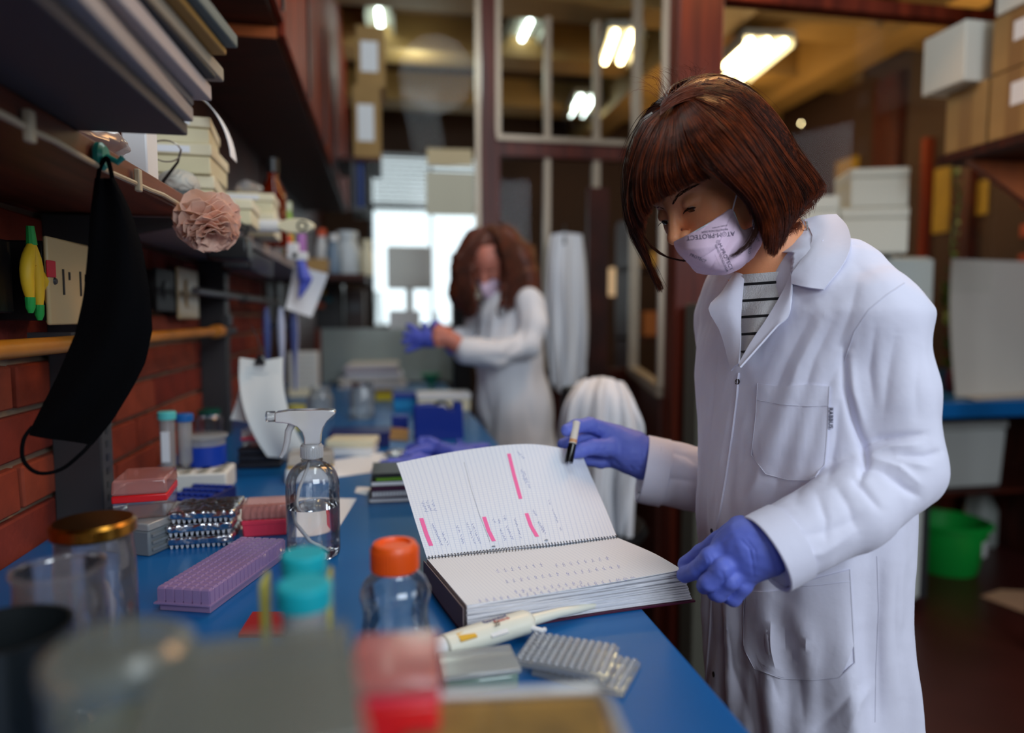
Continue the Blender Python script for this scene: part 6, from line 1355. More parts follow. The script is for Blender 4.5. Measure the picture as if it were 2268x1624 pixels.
w2obj('lab_coat', coat2f, [(1122, 640, 2.72), (1150, 1300, 2.76), (1200, 700, 2.58), (1010, 745, 2.46), (1010, 745, 2.9)], .20, .010, coat2, post2)
H2 = np.array(C(1086, 572, 2.70)); f2 = nv(-.45, -.80, -.42); l2 = nv(*np.cross([0, 0, 1], f2)); u2 = np.cross(f2, -l2) if np.cross(f2, -l2)[2] > 0 else np.cross(-l2, f2); B2 = np.stack([l2, f2, u2], 1).astype(np.float32)
def h2(x, y, z): return H2 + B2 @ np.array([x, y, z])
def body2(P):
    p = (P - H2.astype(np.float32)) @ B2; q = p.copy(); q[:, 0] = abs(q[:, 0])
    d = ell(p, (0, 0, 0), (.074, .093, .088)); d = smin(d, ell(p, (0, .03, -.07), (.056, .062, .066)), .03); d = ssub(d, ell(q, (.031, .10, -.04), (.016, .012, .010)), .01)
    d = smin(d, cap(p, (0, .09, -.03), (0, .108, -.07), .008, .011), .008); d = smin(d, ell(q, (.031, .079, -.041), (.013, .013, .011)), .004)
    d = smin(d, cap(P, tuple(h2(0, -.03, -.07)), tuple(C(1112, 668, 2.72)), .05, .055), .02)
    hnd = K(P, [(1030, 777, 2.46, .030), (1003, 757, 2.45, .031), (985, 745, 2.44, .028)], .01)
    for c in ([(990, 735, 2.44, .013), (972, 722, 2.43, .011), (962, 735, 2.42, .010)], [(985, 742, 2.42, .012), (966, 735, 2.41, .010), (960, 748, 2.41, .009)], [(985, 752, 2.42, .012), (968, 750, 2.41, .010), (965, 762, 2.41, .009)], [(988, 760, 2.43, .011), (973, 765, 2.42, .009)], [(995, 735, 2.46, .014), (978, 725, 2.47, .011)]): hnd = smin(hnd, K(P, c, .003), .006)
    return np.minimum(d, hnd)
w2obj('body', body2, [(1086, 572, 2.70), (1112, 680, 2.72), (1030, 777, 2.46), (960, 740, 2.40)], .14, .0055, skin2)
def hair2(P):
    p = (P - H2.astype(np.float32)) @ B2; d = ell(p, (0, -.022, .012), (.092, .098, .098)); d = ssub(d, rbox(p, (0, .11, -.09), (.056, .08, .125), None, .03), .02)
    for c in ([(1058, 530, 2.68, .05), (1030, 590, 2.68, .055), (1024, 650, 2.68, .05), (1040, 690, 2.67, .03)], [(1110, 525, 2.70, .055), (1145, 570, 2.70, .068), (1162, 620, 2.70, .06), (1175, 650, 2.70, .04)], [(1120, 560, 2.74, .08), (1130, 640, 2.77, .08)], [(1128, 600, 2.64, .035), (1125, 650, 2.62, .028), (1112, 690, 2.60, .02)]): d = smin(d, K(P, c, .02), .025)
    return d + nz3(P, 9, 4) * .006 + nz3(P, 22, 6) * .003
w2obj('hair_mass', hair2, [(1086, 500, 2.70), (1010, 700, 2.62), (1190, 700, 2.85)], .07, .006, mat('auburn_hair_two', rgb(96, 42, 20), .5, var=.55, vscale=25))
F2 = [[(1075, 500, 2.66), (1035, 540, 2.62), (1018, 600, 2.60), (1022, 650, 2.60), (1045, 700, 2.60)], [(1080, 500, 2.64), (1055, 535, 2.58), (1040, 580, 2.58), (1040, 630, 2.58), (1058, 690, 2.58)]]
F3_ = [[(1082, 500, 2.64), (1105, 535, 2.58), (1122, 590, 2.57), (1128, 640, 2.57), (1118, 695, 2.56)], [(1088, 498, 2.66), (1130, 530, 2.62), (1152, 590, 2.62), (1165, 640, 2.62), (1160, 680, 2.62)], [(1095, 498, 2.72), (1150, 530, 2.70), (1176, 590, 2.70), (1188, 640, 2.70), (1185, 670, 2.70)]]
hm2 = MATS['auburn_hair_two']; strands([F2, F3_], 900, 'hair_strands', hm2, 11, 7, .02, .0012, .03, W2, w2, 11)
mk2 = [[(-.062, .035, -.045), (-.03, .085, -.055), (0, .118, -.062), (.03, .085, -.055), (.062, .035, -.045)], [(-.064, .03, -.08), (-.035, .085, -.09), (0, .128, -.095), (.035, .085, -.09), (.064, .03, -.08)], [(-.05, .025, -.12), (-.03, .07, -.135), (0, .09, -.142), (.03, .07, -.135), (.05, .025, -.12)]]
def mk2f(u, v): q = ci([ci([np.array(p) for p in r], v) for r in mk2], u); return Vector(h2(*q)) - W2
obj('face_mask', MB().sheet(mk2f, 12, 16, .002), maskm, w2)
for s in (-1, 1): obj('eyebrow', MB().tube([Vector(h2(s * (.012 + .035 * i / 5), .096 - .015 * (i / 5) ** 2, -.018)) - W2 for i in range(6)], .002, 6), MATS['brow_hair'], w2); obj('eyelashes', MB().tube([Vector(h2(s * (.019 + .024 * i / 5), .0925, -.047)) - W2 for i in range(6)], .0015, 6), MATS['brow_hair'], w2)
def g2f(P):
    d = K(P, [(985, 748, 2.44, .030), (955, 752, 2.44, .028), (930, 752, 2.45, .030)], .01)
    for c in ([(925, 735, 2.45, .012), (905, 722, 2.46, .010), (915, 728, 2.46, .009)], [(925, 745, 2.44, .012), (897, 740, 2.44, .010)], [(925, 755, 2.44, .012), (894, 757, 2.44, .010)], [(928, 765, 2.44, .012), (902, 776, 2.44, .010)], [(945, 735, 2.44, .012), (940, 718, 2.44, .010)]): d = smin(d, K(P, c, .003), .005)
    return smin(d, K(P, [(985, 745, 2.47, .032), (965, 722, 2.49, .02), (1000, 775, 2.47, .02)], .01), .01)
w2obj('blue_glove', g2f, [(985, 745, 2.44), (890, 720, 2.42), (1000, 780, 2.48)], .05, .0045, glove_b)
tr = MB()
for s in (-1, 1): tr.lathe([(.06, .05), (.065, .3), (.08, .6)], 14, T(s * .09, .03, 0))
obj('trousers', tr, MATS['dark_trousers'], w2)
for s in (-1, 1): obj('shoe', MB().box((s * .09, -.01, .03), (.09, .24, .06), taper=.7), MATS['shoe_black'], w2, bev=.015)
# ---- hanging coats behind
def drape(name, rows, label, m=coat2, cat='lab coat', seed=1, amp=.022, th=.006, parent_pt=None):
    g = grid3(rows); org = C(*rows[0][0])
    def f(u, v):
        q = g(u, v); n = (EYE - q).normalized(); return q + n * (amp * (.7 * math.sin(v * 19 + seed + 1.5 * math.sin(u * 4)) + .5 * math.sin(v * 37 + 2 * seed + 2 * u)) * (.35 + u)) - org
    return solo(name, MB().sheet(f, 30, 44, th), m, label, cat, org)
drape('lab_coat', [[(1222, 520, 3.22), (1250, 516, 3.2), (1288, 520, 3.22)], [(1212, 600, 3.18), (1245, 600, 3.14), (1297, 600, 3.2)], [(1208, 720, 3.2), (1250, 720, 3.16), (1302, 720, 3.2)], [(1222, 850, 3.22), (1250, 870, 3.18), (1296, 830, 3.2)]], 'white lab coat hanging on the partition behind the curly haired woman', seed=2)
solo('coat_hook', MB().tube([C(1250, 540, 3.17), C(1250, 512, 3.22), C(1250, 500, 3.24), C(1250, 500, 3.36)], .006, 8), steel_dk, 'small dark hook carrying the hanging white lab coat', 'hook')
t = thing('lab_stool', 'stool with a backrest, hidden under a draped white lab coat', 'stool', (C(1325, 900, 2.0).x, C(1325, 900, 2.0).y + .08, 0))
obj('seat', MB().lathe([(.001, .60), (.17, .60), (.18, .62), (.17, .64), (.001, .64)], 28), black, t); obj('column', MB().lathe([(.03, .06), (.025, .60)], 14), steel_dk, t)
for i in range(5): a = i * 2 * PI / 5; obj('leg', MB().tube([(0, 0, .08), (.24 * math.cos(a), .24 * math.sin(a), .03), (.26 * math.cos(a), .26 * math.sin(a), .0)], .014, 8), steel_dk, t)
obj('backrest', MB().box((0, .02, .98), (.17, .03, .16)), black, t, bev=.012); obj('back_bar', MB().tube([(0, .16, .62), (0, .10, .78), (0, .035, .92)], .012, 8), steel_dk, t)
drape('lab_coat', [[(1285, 845, 2.02), (1335, 838, 2.02), (1382, 850, 2.02)], [(1255, 890, 1.96), (1330, 875, 1.95), (1405, 900, 1.98)], [(1240, 960, 1.96), (1325, 960, 1.93), (1425, 965, 1.97)], [(1240, 1080, 1.97), (1320, 1090, 1.94), (1405, 1080, 1.98)], [(1262, 1190, 1.98), (1330, 1205, 1.96), (1398, 1190, 1.99)]], 'white lab coat draped over the stool behind the lifted page', seed=4, amp=.03, th=.012)
# ================================================================ FAR CLUTTER ON THE BENCH AND SHELF
def bbox(name, x0, y0, x1, y1, d, m, label, cat, z=.9003, parts=(), grp=None, bev=.003, rz=0, yb=None):
    """box whose front bottom edge rests on height z at pixel rows y1"""
    a, b = PZ(x0, y1, z), PZ(x1, y1, z); s = float(proj((a + b) / 2)[0, 2]) / FPX; W = (b - a).length; Hh = (y1 - y0) * s
    t = thing(name, label, cat, ((a.x + b.x) / 2, (a.y + b.y) / 2 + d / 2, z), rz, grp); obj('body', MB().box((0, 0, Hh / 2), (W, d, Hh)), m, t, bev=bev)
    return t, W, d, Hh
def addlid(q, m, h=.25): t, W, d, H = q; obj('lid', MB().box((0, 0, H * (1 - h / 2)), (W + .006, d + .006, H * h + .001)), m, t, bev=.003); return q
addlid(bbox('blue_flat_box', 732, 958, 862, 992, .10, nav, 'dark navy flat box behind the cream rack box', 'box'), nav)
flat('kraft_card', [(842, 974), (905, 978), (905, 955), (850, 952)], 'tan card lying left of the blue tape dispenser', card, .004, 'card', curl=.01)
bbox('blue_small_box', 868, 922, 905, 950, .05, blue_p, 'small blue box left of the tape dispenser', 'box')
addlid(bbox('cream_long_box', 926, 872, 1042, 912, .12, cream, 'long cream box on the bench beside the curly haired woman', 'box'), white, .3)
q = bbox('cyan_tub', 872, 872, 940, 908, .09, mat('cyan_plastic', rgb(20, 140, 200), .4), 'bright cyan tub left of the long cream box', 'tub'); addlid(q, blue_p, .3)
addlid(bbox('yellow_box', 832, 866, 870, 888, .06, mat('yellow_box_plastic', rgb(206, 180, 20), .45), 'small yellow box left of the cyan tub', 'box', z=.9003), ylw)
0 and bbox('low_tray', 700, 905, 830, 932, .09, mat('tray_pale', rgb(160, 176, 190), .4), 'pale low tray beneath the glass jars', 'tray')
def farjar(px, y0, y1, wpx, lb, m, z=.9003, lid=None, nm='glass_jar', cat='jar', neck=.75):
    p = PZ(px, y1, z); s = float(proj(p)[0, 2]) / FPX; r = wpx * s / 2; h = (y1 - y0) * s; t = thing(nm, lb, cat, (p.x, p.y + r, z))
    obj('body', MB().lathe([(.001, .001), (r * .92, 0), (r, h * .04), (r, h * .68), (r * neck, h * .82), (r * neck, h * .9)], 24), m, t); obj('lid' if lid else 'rim', MB().lathe([(r * neck * 1.05, h * .9), (r * neck * 1.08, h * .91), (r * neck * 1.08, h), (.001 if lid else r * neck, h)], 24, cap=False), lid or m, t); return t
jg = clearmat('far_jar_glass', (.85, .9, .9), .5, .05, .3)
farjar(802, 848, 930, 56, 'tall frosted glass jar with a shining metal lid in front of the journals', jg, lid=mat('shiny_lid', rgb(220, 220, 225), .15, metal=1), neck=.8)
farjar(708, 860, 930, 58, 'squat clear glass jar right of the hanging notes', jg)
farjar(655, 900, 955, 50, 'yellow tinted bottle half hidden behind the spray bottle', mat('yellow_tint', rgb(190, 180, 90), .4))
cj = [(214, 210, 206), (190, 186, 192), (206, 196, 180), (170, 168, 180), (222, 222, 226), (150, 140, 150), (200, 190, 200), (214, 206, 196)]
c0 = PZ(825, 860, .9); z = .9003
for k in range(8):
    h = .012 + .004 * (k % 3); lbk = ['lowest', 'second lowest', 'third lowest', 'fourth lowest', 'fifth lowest', 'third from top', 'second from top', 'topmost'][k]
    solo('journal', MB().box((0, 0, h / 2), (.34 - .012 * k, .26, h)), mat('journal_%d' % k, rgb(*cj[k]), .6), lbk + ' journal in the stack in front of the pale glass panel', 'journal', (c0.x + .01 * math.sin(k * 2), c0.y + .10, z), .06 * math.sin(k * 1.7), 'journals stacked on the far bench', bev=.002); z += h + .0006
bbox('blue_folder', 828, 868, 965, 878, .16, blue_p, 'blue folder lying right of the journal stack', 'folder') if 0 else None
# pale glass panel with a brown frame
a_, b_ = PZ(712, 858, .9), PZ(1002, 858, .9); yy = c0.y + .27; xa, xb = PY(712, 800, yy).x, PY(1000, 800, yy).x; zt_ = PY(850, 728, yy).z
t = thing('acrylic_shield', 'pale greenish acrylic bench shield with a brown frame edge', 'shield', ((xa + xb) / 2, yy, .9003)); W = xb - xa; H = zt_ - .9
obj('panel', MB().box((0, 0, H / 2), (W, .008, H)), clearmat('pale_acrylic', (.66, .74, .72), .6, .12, .6), t); obj('frame_post', MB().box((-W / 2 - .014, 0, H / 2), (.026, .03, H)), wood_red, t, bev=.002); obj('frame_post', MB().box((W / 2 + .008, 0, H / 2), (.014, .03, H)), steel_dk, t, bev=.002); obj('foot', MB().box((0, 0, .006), (W * .9, .10, .012)), steel_dk, t)
q = PZ(955, 862, .9003); solo('green_funnel', MB().lathe([(.010, 0), (.012, .02), (.055, .075), (.057, .078), (.050, .075), (.008, .02)], 24), mat('green_film', rgb(60, 150, 110), .4), 'green plastic funnel standing right of the journal stack', 'funnel', q)
# white drawer tower
q = PZ(672, 872, .9003); s = float(proj(q)[0, 2]) / FPX; t = thing('drawer_tower', 'tower of thin white drawers beside the acrylic shield', 'drawers', (q.x, q.y + .06, .9003)); W = 62 * s
obj('frame', MB().box((0, 0, .10), (W, .12, .20)), white, t, bev=.002)
for i in range(8): obj('drawer', MB().box((0, -.063, .014 + i * .0245), (W * .92, .006, .021)), mat('drawer_front', rgb(206, 206, 200), .4), t, bev=.001)
bbox('cream_flat_box', 640, 862, 702, 880, .03, cream, 'flat cream box in front of the white drawer tower', 'box')
# pipette carousel near post two
q = PZ(600, 905, .9003); t = thing('pipette_stand', 'dark pipette stand with blue handled pipettes beside the second steel upright', 'stand', (-.36, 2.42, .9003))
obj('base', MB().lathe([(.001, 0), (.07, 0), (.07, .012), (.015, .02), (.001, .02)], 24), dgrey, t); obj('rod', MB().tube([(0, 0, .02), (0, 0, .40)], .006, 10), steel_dk, t); obj('carousel_ring', MB().lathe([(.035, .33), (.05, .33), (.05, .345), (.035, .345), (.035, .33)], 24, cap=False), dgrey, t)
for i in range(4):
    a = -2.2 + i * .9; M = T(.055 * math.cos(a), .055 * math.sin(a), 0); obj('pipette', MB().tube([(0, 0, .40), (0, 0, .36), (0, 0, .30), (0, 0, .22), (0, 0, .12)], [.006, .012, .012, .006, .003], 12, M), [mat('slate_blue', rgb(70, 84, 140), .4), mat('pale_lilac', rgb(190, 196, 220), .4)][i % 2], t)
# sheet and glove hanging from the shelf edge
ps = PX(668, 600, -.325); ps = PY(672, 598, 2.35)
t = thing('hanging_sheet', 'tilted pale sheet hanging under the far shelf with a glove in front', 'paper', ps); M = Ry(math.radians(-24)) ; s = 2.3 / FPX
cor = [PY(x, y, 2.35) - ps for x, y in ((652, 588), (727, 607), (690, 703), (632, 684))]
obj('sheet', MB().sheet(lambda u, v: (cor[0] * (1 - v) + cor[1] * v) * (1 - u) + (cor[3] * (1 - v) + cor[2] * v) * u + Vector((0, .01 * math.sin(u * 3), 0)), 10, 8, .001), paper, t)
obj('hanging_string', MB().tube([cor[0] * .5 + cor[1] * .5, Vector((-.33 - ps.x, 0.02, 1.447 - ps.z))], .0015, 6), white, t)
gq = PY(664, 565, 2.28); 
def hgf(P):
    o = np.array(gq, np.float32); d = cap(P, tuple(gq + Vector((0, 0, -.01))), tuple(gq + Vector((.012, 0, -.07))), .014, .020)
    for k in range(4): d = smin(d, cap(P, tuple(gq + Vector((.006 + k * .008, 0, -.075))), tuple(gq + Vector((-.004 + k * .007, .006 * (k % 2), -.135 + .01 * k))), .008, .005), .006)
    return d
V, F = snets(hgf, np.array(gq) + [-.05, -.05, -.17], np.array(gq) + [.07, .05, .03], .004); o = solo('rubber_glove', (V - np.array(gq), F), glove_b, 'blue glove hanging in front of the tilted pale sheet', 'glove', gq)
solo('shelf_clip', MB().box((0, 0, 0), (.05, .03, .026)).box((-.02, 0, .016), (.035, .03, .05)), white, 'white plastic clip on the shelf edge holding the hanging blue glove', 'clip', (gq.x, gq.y, 1.462 - .0), bev=.003)
# deep far shelf
t = thing('deep_shelf', 'deep dark far shelf crowded with white containers, beyond the slim pale shelf', 'shelf', (-.33, 3.37, 1.446)); obj('board', MB().bx(-.22, .23, 0, .55, 0, .03), wood_dk, t); obj('back_support', MB().bx(-.22, -.19, .5, .55, -.546, -.001), wood_dk, t)
def sitem(px, y0, wpx, X, lb, m, capm=None, nm='bottle', cat='bottle', neck=.5, z=Z1, shape=0, ylim=None, grp=None, Y=None):
    p = PX(px, y0, X) if Y is None else PY(px, y0, Y); s = float(proj(p)[0, 2]) / FPX; r = wpx * s / 2; h = p.z - z
    t = thing(nm, lb, cat, (p.x, p.y, z), 0, grp)
    if shape == 0:
        obj('body', MB().lathe([(.001, .0005), (r * .93, 0), (r, h * .04), (r, h * .60), (r * neck, h * .78), (r * neck, h * .86)], 24), m, t); obj('cap', MB().lathe([(r * neck * 1.15, h * .84), (r * neck * 1.15, h), (.001, h)], 20, cap=False), capm or m, t)
    else: obj('body', MB().box((0, 0, h / 2), (2 * r, 2 * r, h)), m, t, bev=.003)
    return t
amber = mat('amber_glass', rgb(120, 30, 6), .06, trans=.6)
sitem(603, 352, 58, -.40, 'dark amber glass bottle with a black cap behind the cream boxes', amber, black, neck=.42, Y=2.16)
obj('paper_label', MB().box((0, -.044, .06), (.035, .001, .03)), cream, bpy.data.objects['bottle'])
sitem(638, 448, 26, -.4, 'slim lime green bottle right of the amber bottle', mat('lime_plastic', rgb(140, 180, 70), .4), mat('pale_cap', rgb(210, 220, 190), .4), Y=2.45)
sitem(665, 492, 24, -.33, 'purple bottle with a red cap at the shelf edge', mat('purple_bottle', rgb(170, 110, 180), .4), mat('red_cap', rgb(214, 50, 30), .4), neck=.8, Y=2.6)
sitem(640, 520, 16, -.33, 'tiny jar with an orange lid beside the white gadget', mat('orange_lid', rgb(220, 80, 30), .4), None, neck=.9, Y=2.4)
sitem(712, 508, 26, -.3, 'white bottle with an orange cap on the far shelf', white, mat('orange_lid', rgb(220, 80, 30), .4), neck=.6, Y=3.6)
sitem(738, 520, 34, -.3, 'grey blue bottle left of the big white jugs', mat('greyblue', rgb(110, 130, 150), .4), white, Y=3.42)
sitem(768, 514, 60, -.2, 'largest white plastic jug with a blue label on the far shelf', mat('jug_white', rgb(196, 202, 206), .4), None, neck=.7, Y=3.62, nm='jug', cat='jug')
sitem(812, 532, 30, -.1, 'smaller cream jug right of the big white jug', cream, None, neck=.7, Y=3.56, nm='jug', cat='jug')
sitem(700, 575, 56, -.3, 'low tan carton in front of the far bottles', card, None, shape=1, Y=3.40, nm='carton', cat='carton')
# dark equipment beneath the deep shelf and near the window
def eq(x0, y0, x1, y1, y, d, m, lb, nm='instrument', cat='instrument', z=.9003):
    a = PY(x0, y1, y); b = PY(x1, y0, y); t = thing(nm, lb, cat, ((a.x + b.x) / 2, y + d / 2, z)); W = b.x - a.x; H = b.z - z
    obj('housing', MB().box((0, 0, H / 2), (W, d, H)), m, t, bev=.008); obj('control_panel', MB().box((0, -d / 2 - .002, H * .8), (W * .7, .004, H * .12)), steel_dk, t, bev=.001); return t
eq(702, 612, 758, 860, 4.0, .18, mat('dark_instrument', rgb(30, 28, 28), .4), 'tall dark instrument under the deep far shelf')
eq(766, 640, 806, 860, 4.0, .18, mat('brown_instrument', rgb(50, 32, 26), .5), 'narrower brown instrument beside the tall dark one')
for k, (x, y, c) in enumerate(((700, 606, (210, 180, 90)), (716, 618, (220, 214, 190)), (708, 640, (190, 150, 50)), (722, 655, (40, 110, 120)), (704, 668, (200, 90, 50)))):
    q = PY(x + 4, y, 3.99); solo('sticky_note', MB().box((0, 0, 0), (.045, .004, .03)), mat('note_%d' % k, rgb(*c), .6), ['tan', 'cream', 'mustard', 'teal', 'orange'][k] + ' sticky note on the front of the tall dark instrument', 'note', (q.x, 3.993, q.z - .02), 0, 'sticky notes on the dark instrument')
# grey monitor, papers, flasks against the window
a = PY(858, 640, 3.98); b = PY(955, 547, 3.98); t = thing('monitor', 'grey backed flat monitor standing before the bright window', 'monitor', ((a.x + b.x) / 2, 3.98, .9003)); gm_ = mat('monitor_grey', rgb(216, 216, 210), .6)
obj('screen_back', MB().box((0, 0, (a.z + b.z) / 2 - .9), (b.x - a.x, .03, b.z - a.z)), gm_, t, bev=.005); obj('stand_column', MB().box((0, .02, (a.z - .9) / 2 + .01), (.04, .03, a.z - .9 - .01)), gm_, t); obj('foot', MB().box((0, .02, .006), (.2, .09, .012)), gm_, t, bev=.003)
for lb, x0, y0, x1, y1, yy in (('white printed sheet propped below the grey monitor', 862, 688, 930, 742, 3.92),):
    a = PY(x0, y1, yy); b = PY(x1, y0, yy); solo('paper_sheet', MB().box((0, 0, 0), (b.x - a.x, .003, b.z - a.z)).box((0, .01, -(a.z + b.z) / 4 + .45), (.02, .01, (a.z - .9))), paper, lb, 'paper', ((a.x + b.x) / 2, yy, (a.z + b.z) / 2))
fl_ = clearmat('flask_glass', (.93, .97, .97), .35, .03, .18)
for k, (px, y0, wpx, yy) in enumerate(((838, 645, 56, 4.12), (966, 690, 36, 4.15))):
    p = PY(px, y0, yy); r = wpx * 3.9 / FPX / 2 * .85; h = p.z - .9; t = thing('glass_flask', ['tall conical glass flask glowing before the window, left of the monitor', 'smaller conical flask below the grey monitor'][k], 'flask', (p.x, yy, .9003)); obj('flask', MB().lathe([(.001, 0), (r * 1.1, 0), (r * 1.15, .01), (r * .42, h * .72), (r * .36, h * .95), (r * .42, h)], 28, cap=False), fl_, t); obj('liquid', MB().lathe([(.001, .002), (r * 1.05, .002), (r * 1.05, .012), (r * .8, h * .28), (.001, h * .28)], 24), mat('pale_liquid', rgb(206, 216, 216), .2), t)
eq(1004, 560, 1046, 862, 3.22, .1, black, 'tall black device half hidden behind the curly haired woman')
eq(868, 664, 965, 700, 3.23, .08, mat('dark_olive', rgb(46, 48, 38), .5), 'low dark device before the window below the monitor', z=PY(900, 705, 3.23).z) if 0 else None
# sheets taped to the glazing above the far bench
pn = struct('window_7', MB().bx(pxx(790, 3.42), pxx(1054, 3.42), 3.425, 3.43, PY(900, 480, 3.42).z, 3.19), glass, smooth=False)
for lb, x0, y0, x1, y1, m in (('small beige card taped on the glazing above the curly haired woman', 946, 332, 1046, 366, mat('beige_sheet', rgb(196, 178, 140), .7)), ('large cream sheet taped on the glazing below the beige card', 944, 384, 1050, 476, mat('cream_sheet', rgb(198, 194, 172), .7))):
    a = PY(x0, y1, 3.41); b = PY(x1, y0, 3.41); solo('taped_sheet', MB().sheet(lambda u, v: Vector(((v - .5) * (b.x - a.x), .006 * math.sin(v * 5) - .01 * u, (.5 - u) * (b.z - a.z))), 6, 8, .0015), m, lb, 'paper', ((a.x + b.x) / 2, 3.41, (a.z + b.z) / 2))
# ================================================================ RIGHT SIDE
frm = mat('foam_box_white', rgb(222, 220, 208), .7)
fq0, fq1 = PZ(1885, 1362, 0), PZ(2056, 1362, 0); t = thing('white_fridge', 'tall white laboratory fridge behind the woman in the striped shirt', 'fridge', ((fq0.x + fq1.x) / 2, (fq0.y + fq1.y) / 2 + .28, 0), -.10); W = (fq1 - fq0).length + .28; FH = C(2040, 572, 2.9).z
obj('body', MB().box((-.14, 0, FH / 2 + .02), (W, .5, FH - .04)), mat('fridge_white', rgb(196, 200, 196), .4), t, bev=.01); obj('door', MB().box((-.14, -.265, FH / 2 + .03), (W - .01, .025, FH - .08)), mat('fridge_white', rgb(196, 200, 196), .4), t, bev=.006); obj('plinth', MB().box((-.14, 0, .01), (W - .03, .46, .02)), black, t); obj('handle', MB().box((W / 2 - .2, -.285, FH * .6), (.02, .015, .3)), steel_dk, t, bev=.003)
def fbox(x0, y0, x1, y1, Y, d, label, z=None, rz=-.35):
    a = PY(x0, y1, Y); b = PY(x1, y0, Y); zz_ = a.z if z is None else z; t = thing('foam_box', label, 'box', ((a.x + b.x) / 2, Y + d / 2, zz_), rz, 'white foam shipping boxes'); W, H = (b.x - a.x) * .86, b.z - zz_
    obj('box_body', MB().box((0, 0, H * .38), (W, d, H * .76)), frm, t, bev=.006); obj('lid', MB().box((0, 0, H * .88 + .001), (W * 1.01, d * 1.01, H * .235)), frm, t, bev=.006); return H + zz_
z1 = FH + .002
t1 = fbox(1884, 462, 2034, 575, 2.42, .24, 'lower right foam box on the fridge behind the shoulder', z1)
fbox(1906, 374, 2034, 461, 2.42, .22, 'topmost white foam box of the stack behind the shoulder', t1 + .003)
fbox(1774, 436, 1880, 560, 2.48, .22, 'left foam box of the stack, right of the hair', z1)
# cartons on the upper right shelf
sx0 = PX(2096, 352, 2.35)
cs = thing('carton_shelf', 'high wooden shelf carrying cartons at the upper right, with an orange bracket', 'shelf', (2.35, 0, 0)); zs = 1.86
Ya, Yb = PX(2268, 300, 2.0).y, 0
def sidebox(px0, px1, X, z0, z1, label, m=card, d=.40, lab=1):
    """carton whose long face looks towards -X"""
    ya, yb_ = PX(px0, 300, X).y, PX(px1, 300, X).y; y0, y1 = min(ya, yb_), max(ya, yb_)
    t = thing('cardboard_box' if m is card else 'foam_box', label, 'box', (X + d / 2, (y0 + y1) / 2, z0)); L = y1 - y0; H = z1 - z0
    obj('carton', MB().box((0, 0, H / 2), (d, L - .006, H)), m, t, bev=.004)
    if m is card: obj('lid_flap', MB().box((0, 0, H + .0015), (d * .98, L * .97, .002)), m, t); obj('tape_strip', MB().box((-d / 2 - .001, 0, H / 2), (.001, .05, H)), mat('brown_tape', rgb(140, 104, 60), .4), t)
    if lab: obj('paper_label', MB().box((-d / 2 - .002, -L * .12, H * .62), (.001, L * .34, H * .34)), paper, t)
    return t
XS = 1.98; zb0 = PX(2180, 318, XS).z
z0_ = zb0; z1_ = PX(2180, 178, XS).z; z2_ = PX(2180, 55, XS).z
sidebox(2092, 2184, XS, z0_, z1_, 'lower cardboard box at the far end of the upper right shelf', lab=0); sidebox(2186, 2300, XS, z0_, z1_, 'lower cardboard box with a white label, upper right')
sidebox(2186, 2300, XS, z1_ + .005, z2_, 'upper cardboard box with a white label, upper right corner')
t = sidebox(2036, 2130, XS - .06, z1_ + .005, z2_ + .02, 'white foam box jutting out at the end of the cardboard boxes', frm, .3, 0)
sidebox(2190, 2300, XS, z2_ + .008, z2_ + .25, 'pale carton cropped at the top right corner', frm, .38, 0)
ye = PX(2088, 300, XS).y; ys_ = PX(2330, 300, XS).y
obj('board', MB().bx(XS - 2.35 - .01, XS - 2.35 + .42, ys_, ye + .01, zb0 - .032, zb0 - .002), wood_dk, cs); 
bry = PX(2190, 380, XS + .10).y
obj('bracket', MB().prism([(XS - 2.35 + .02, zb0 - .034), (XS - 2.35 + .40, zb0 - .034), (XS - 2.35 + .40, zb0 - .25)], 0, .03, T(0, bry, 0) @ Matrix(((1, 0, 0, 0), (0, 0, 1, 0), (0, 1, 0, 0), (0, 0, 0, 1)))), wood_or, cs)['label'] = 'orange wooden bracket'
obj('wall_post', MB().bx(XS - 2.35 + .401, XS - 2.35 + .45, bry - .03, bry + .04, 0, zb0 + .8), wood_dk, cs)
# white panel, sheet on the side bench
a_, b_ = PZ(2118, 842, .9), None; Yp = e0.y + .05
a = PY(2118, 840, Yp); top_ = PY(2105, 572, Yp); wpan = 3.36 - a.x
t = thing('display_board', 'large pale curved white panel standing on the side bench, right edge', 'panel', (a.x, Yp, .9003)); Hp = top_.z - .9
obj('panel', MB().sheet(lambda u, v: Vector((v * .62 - .03 * u ** 2, .10 * v + .04 * math.sin(u * 2.5), u * Hp)), 14, 8, .006), mat('panel_white', rgb(206, 200, 190), .6), t); obj('foot_fold', MB().sheet(lambda u, v: Vector((v * .62, .10 * v - .12 * u, .003 + .004 * math.sin(u * 3))), 6, 8, .004), MATS['panel_white'], t)
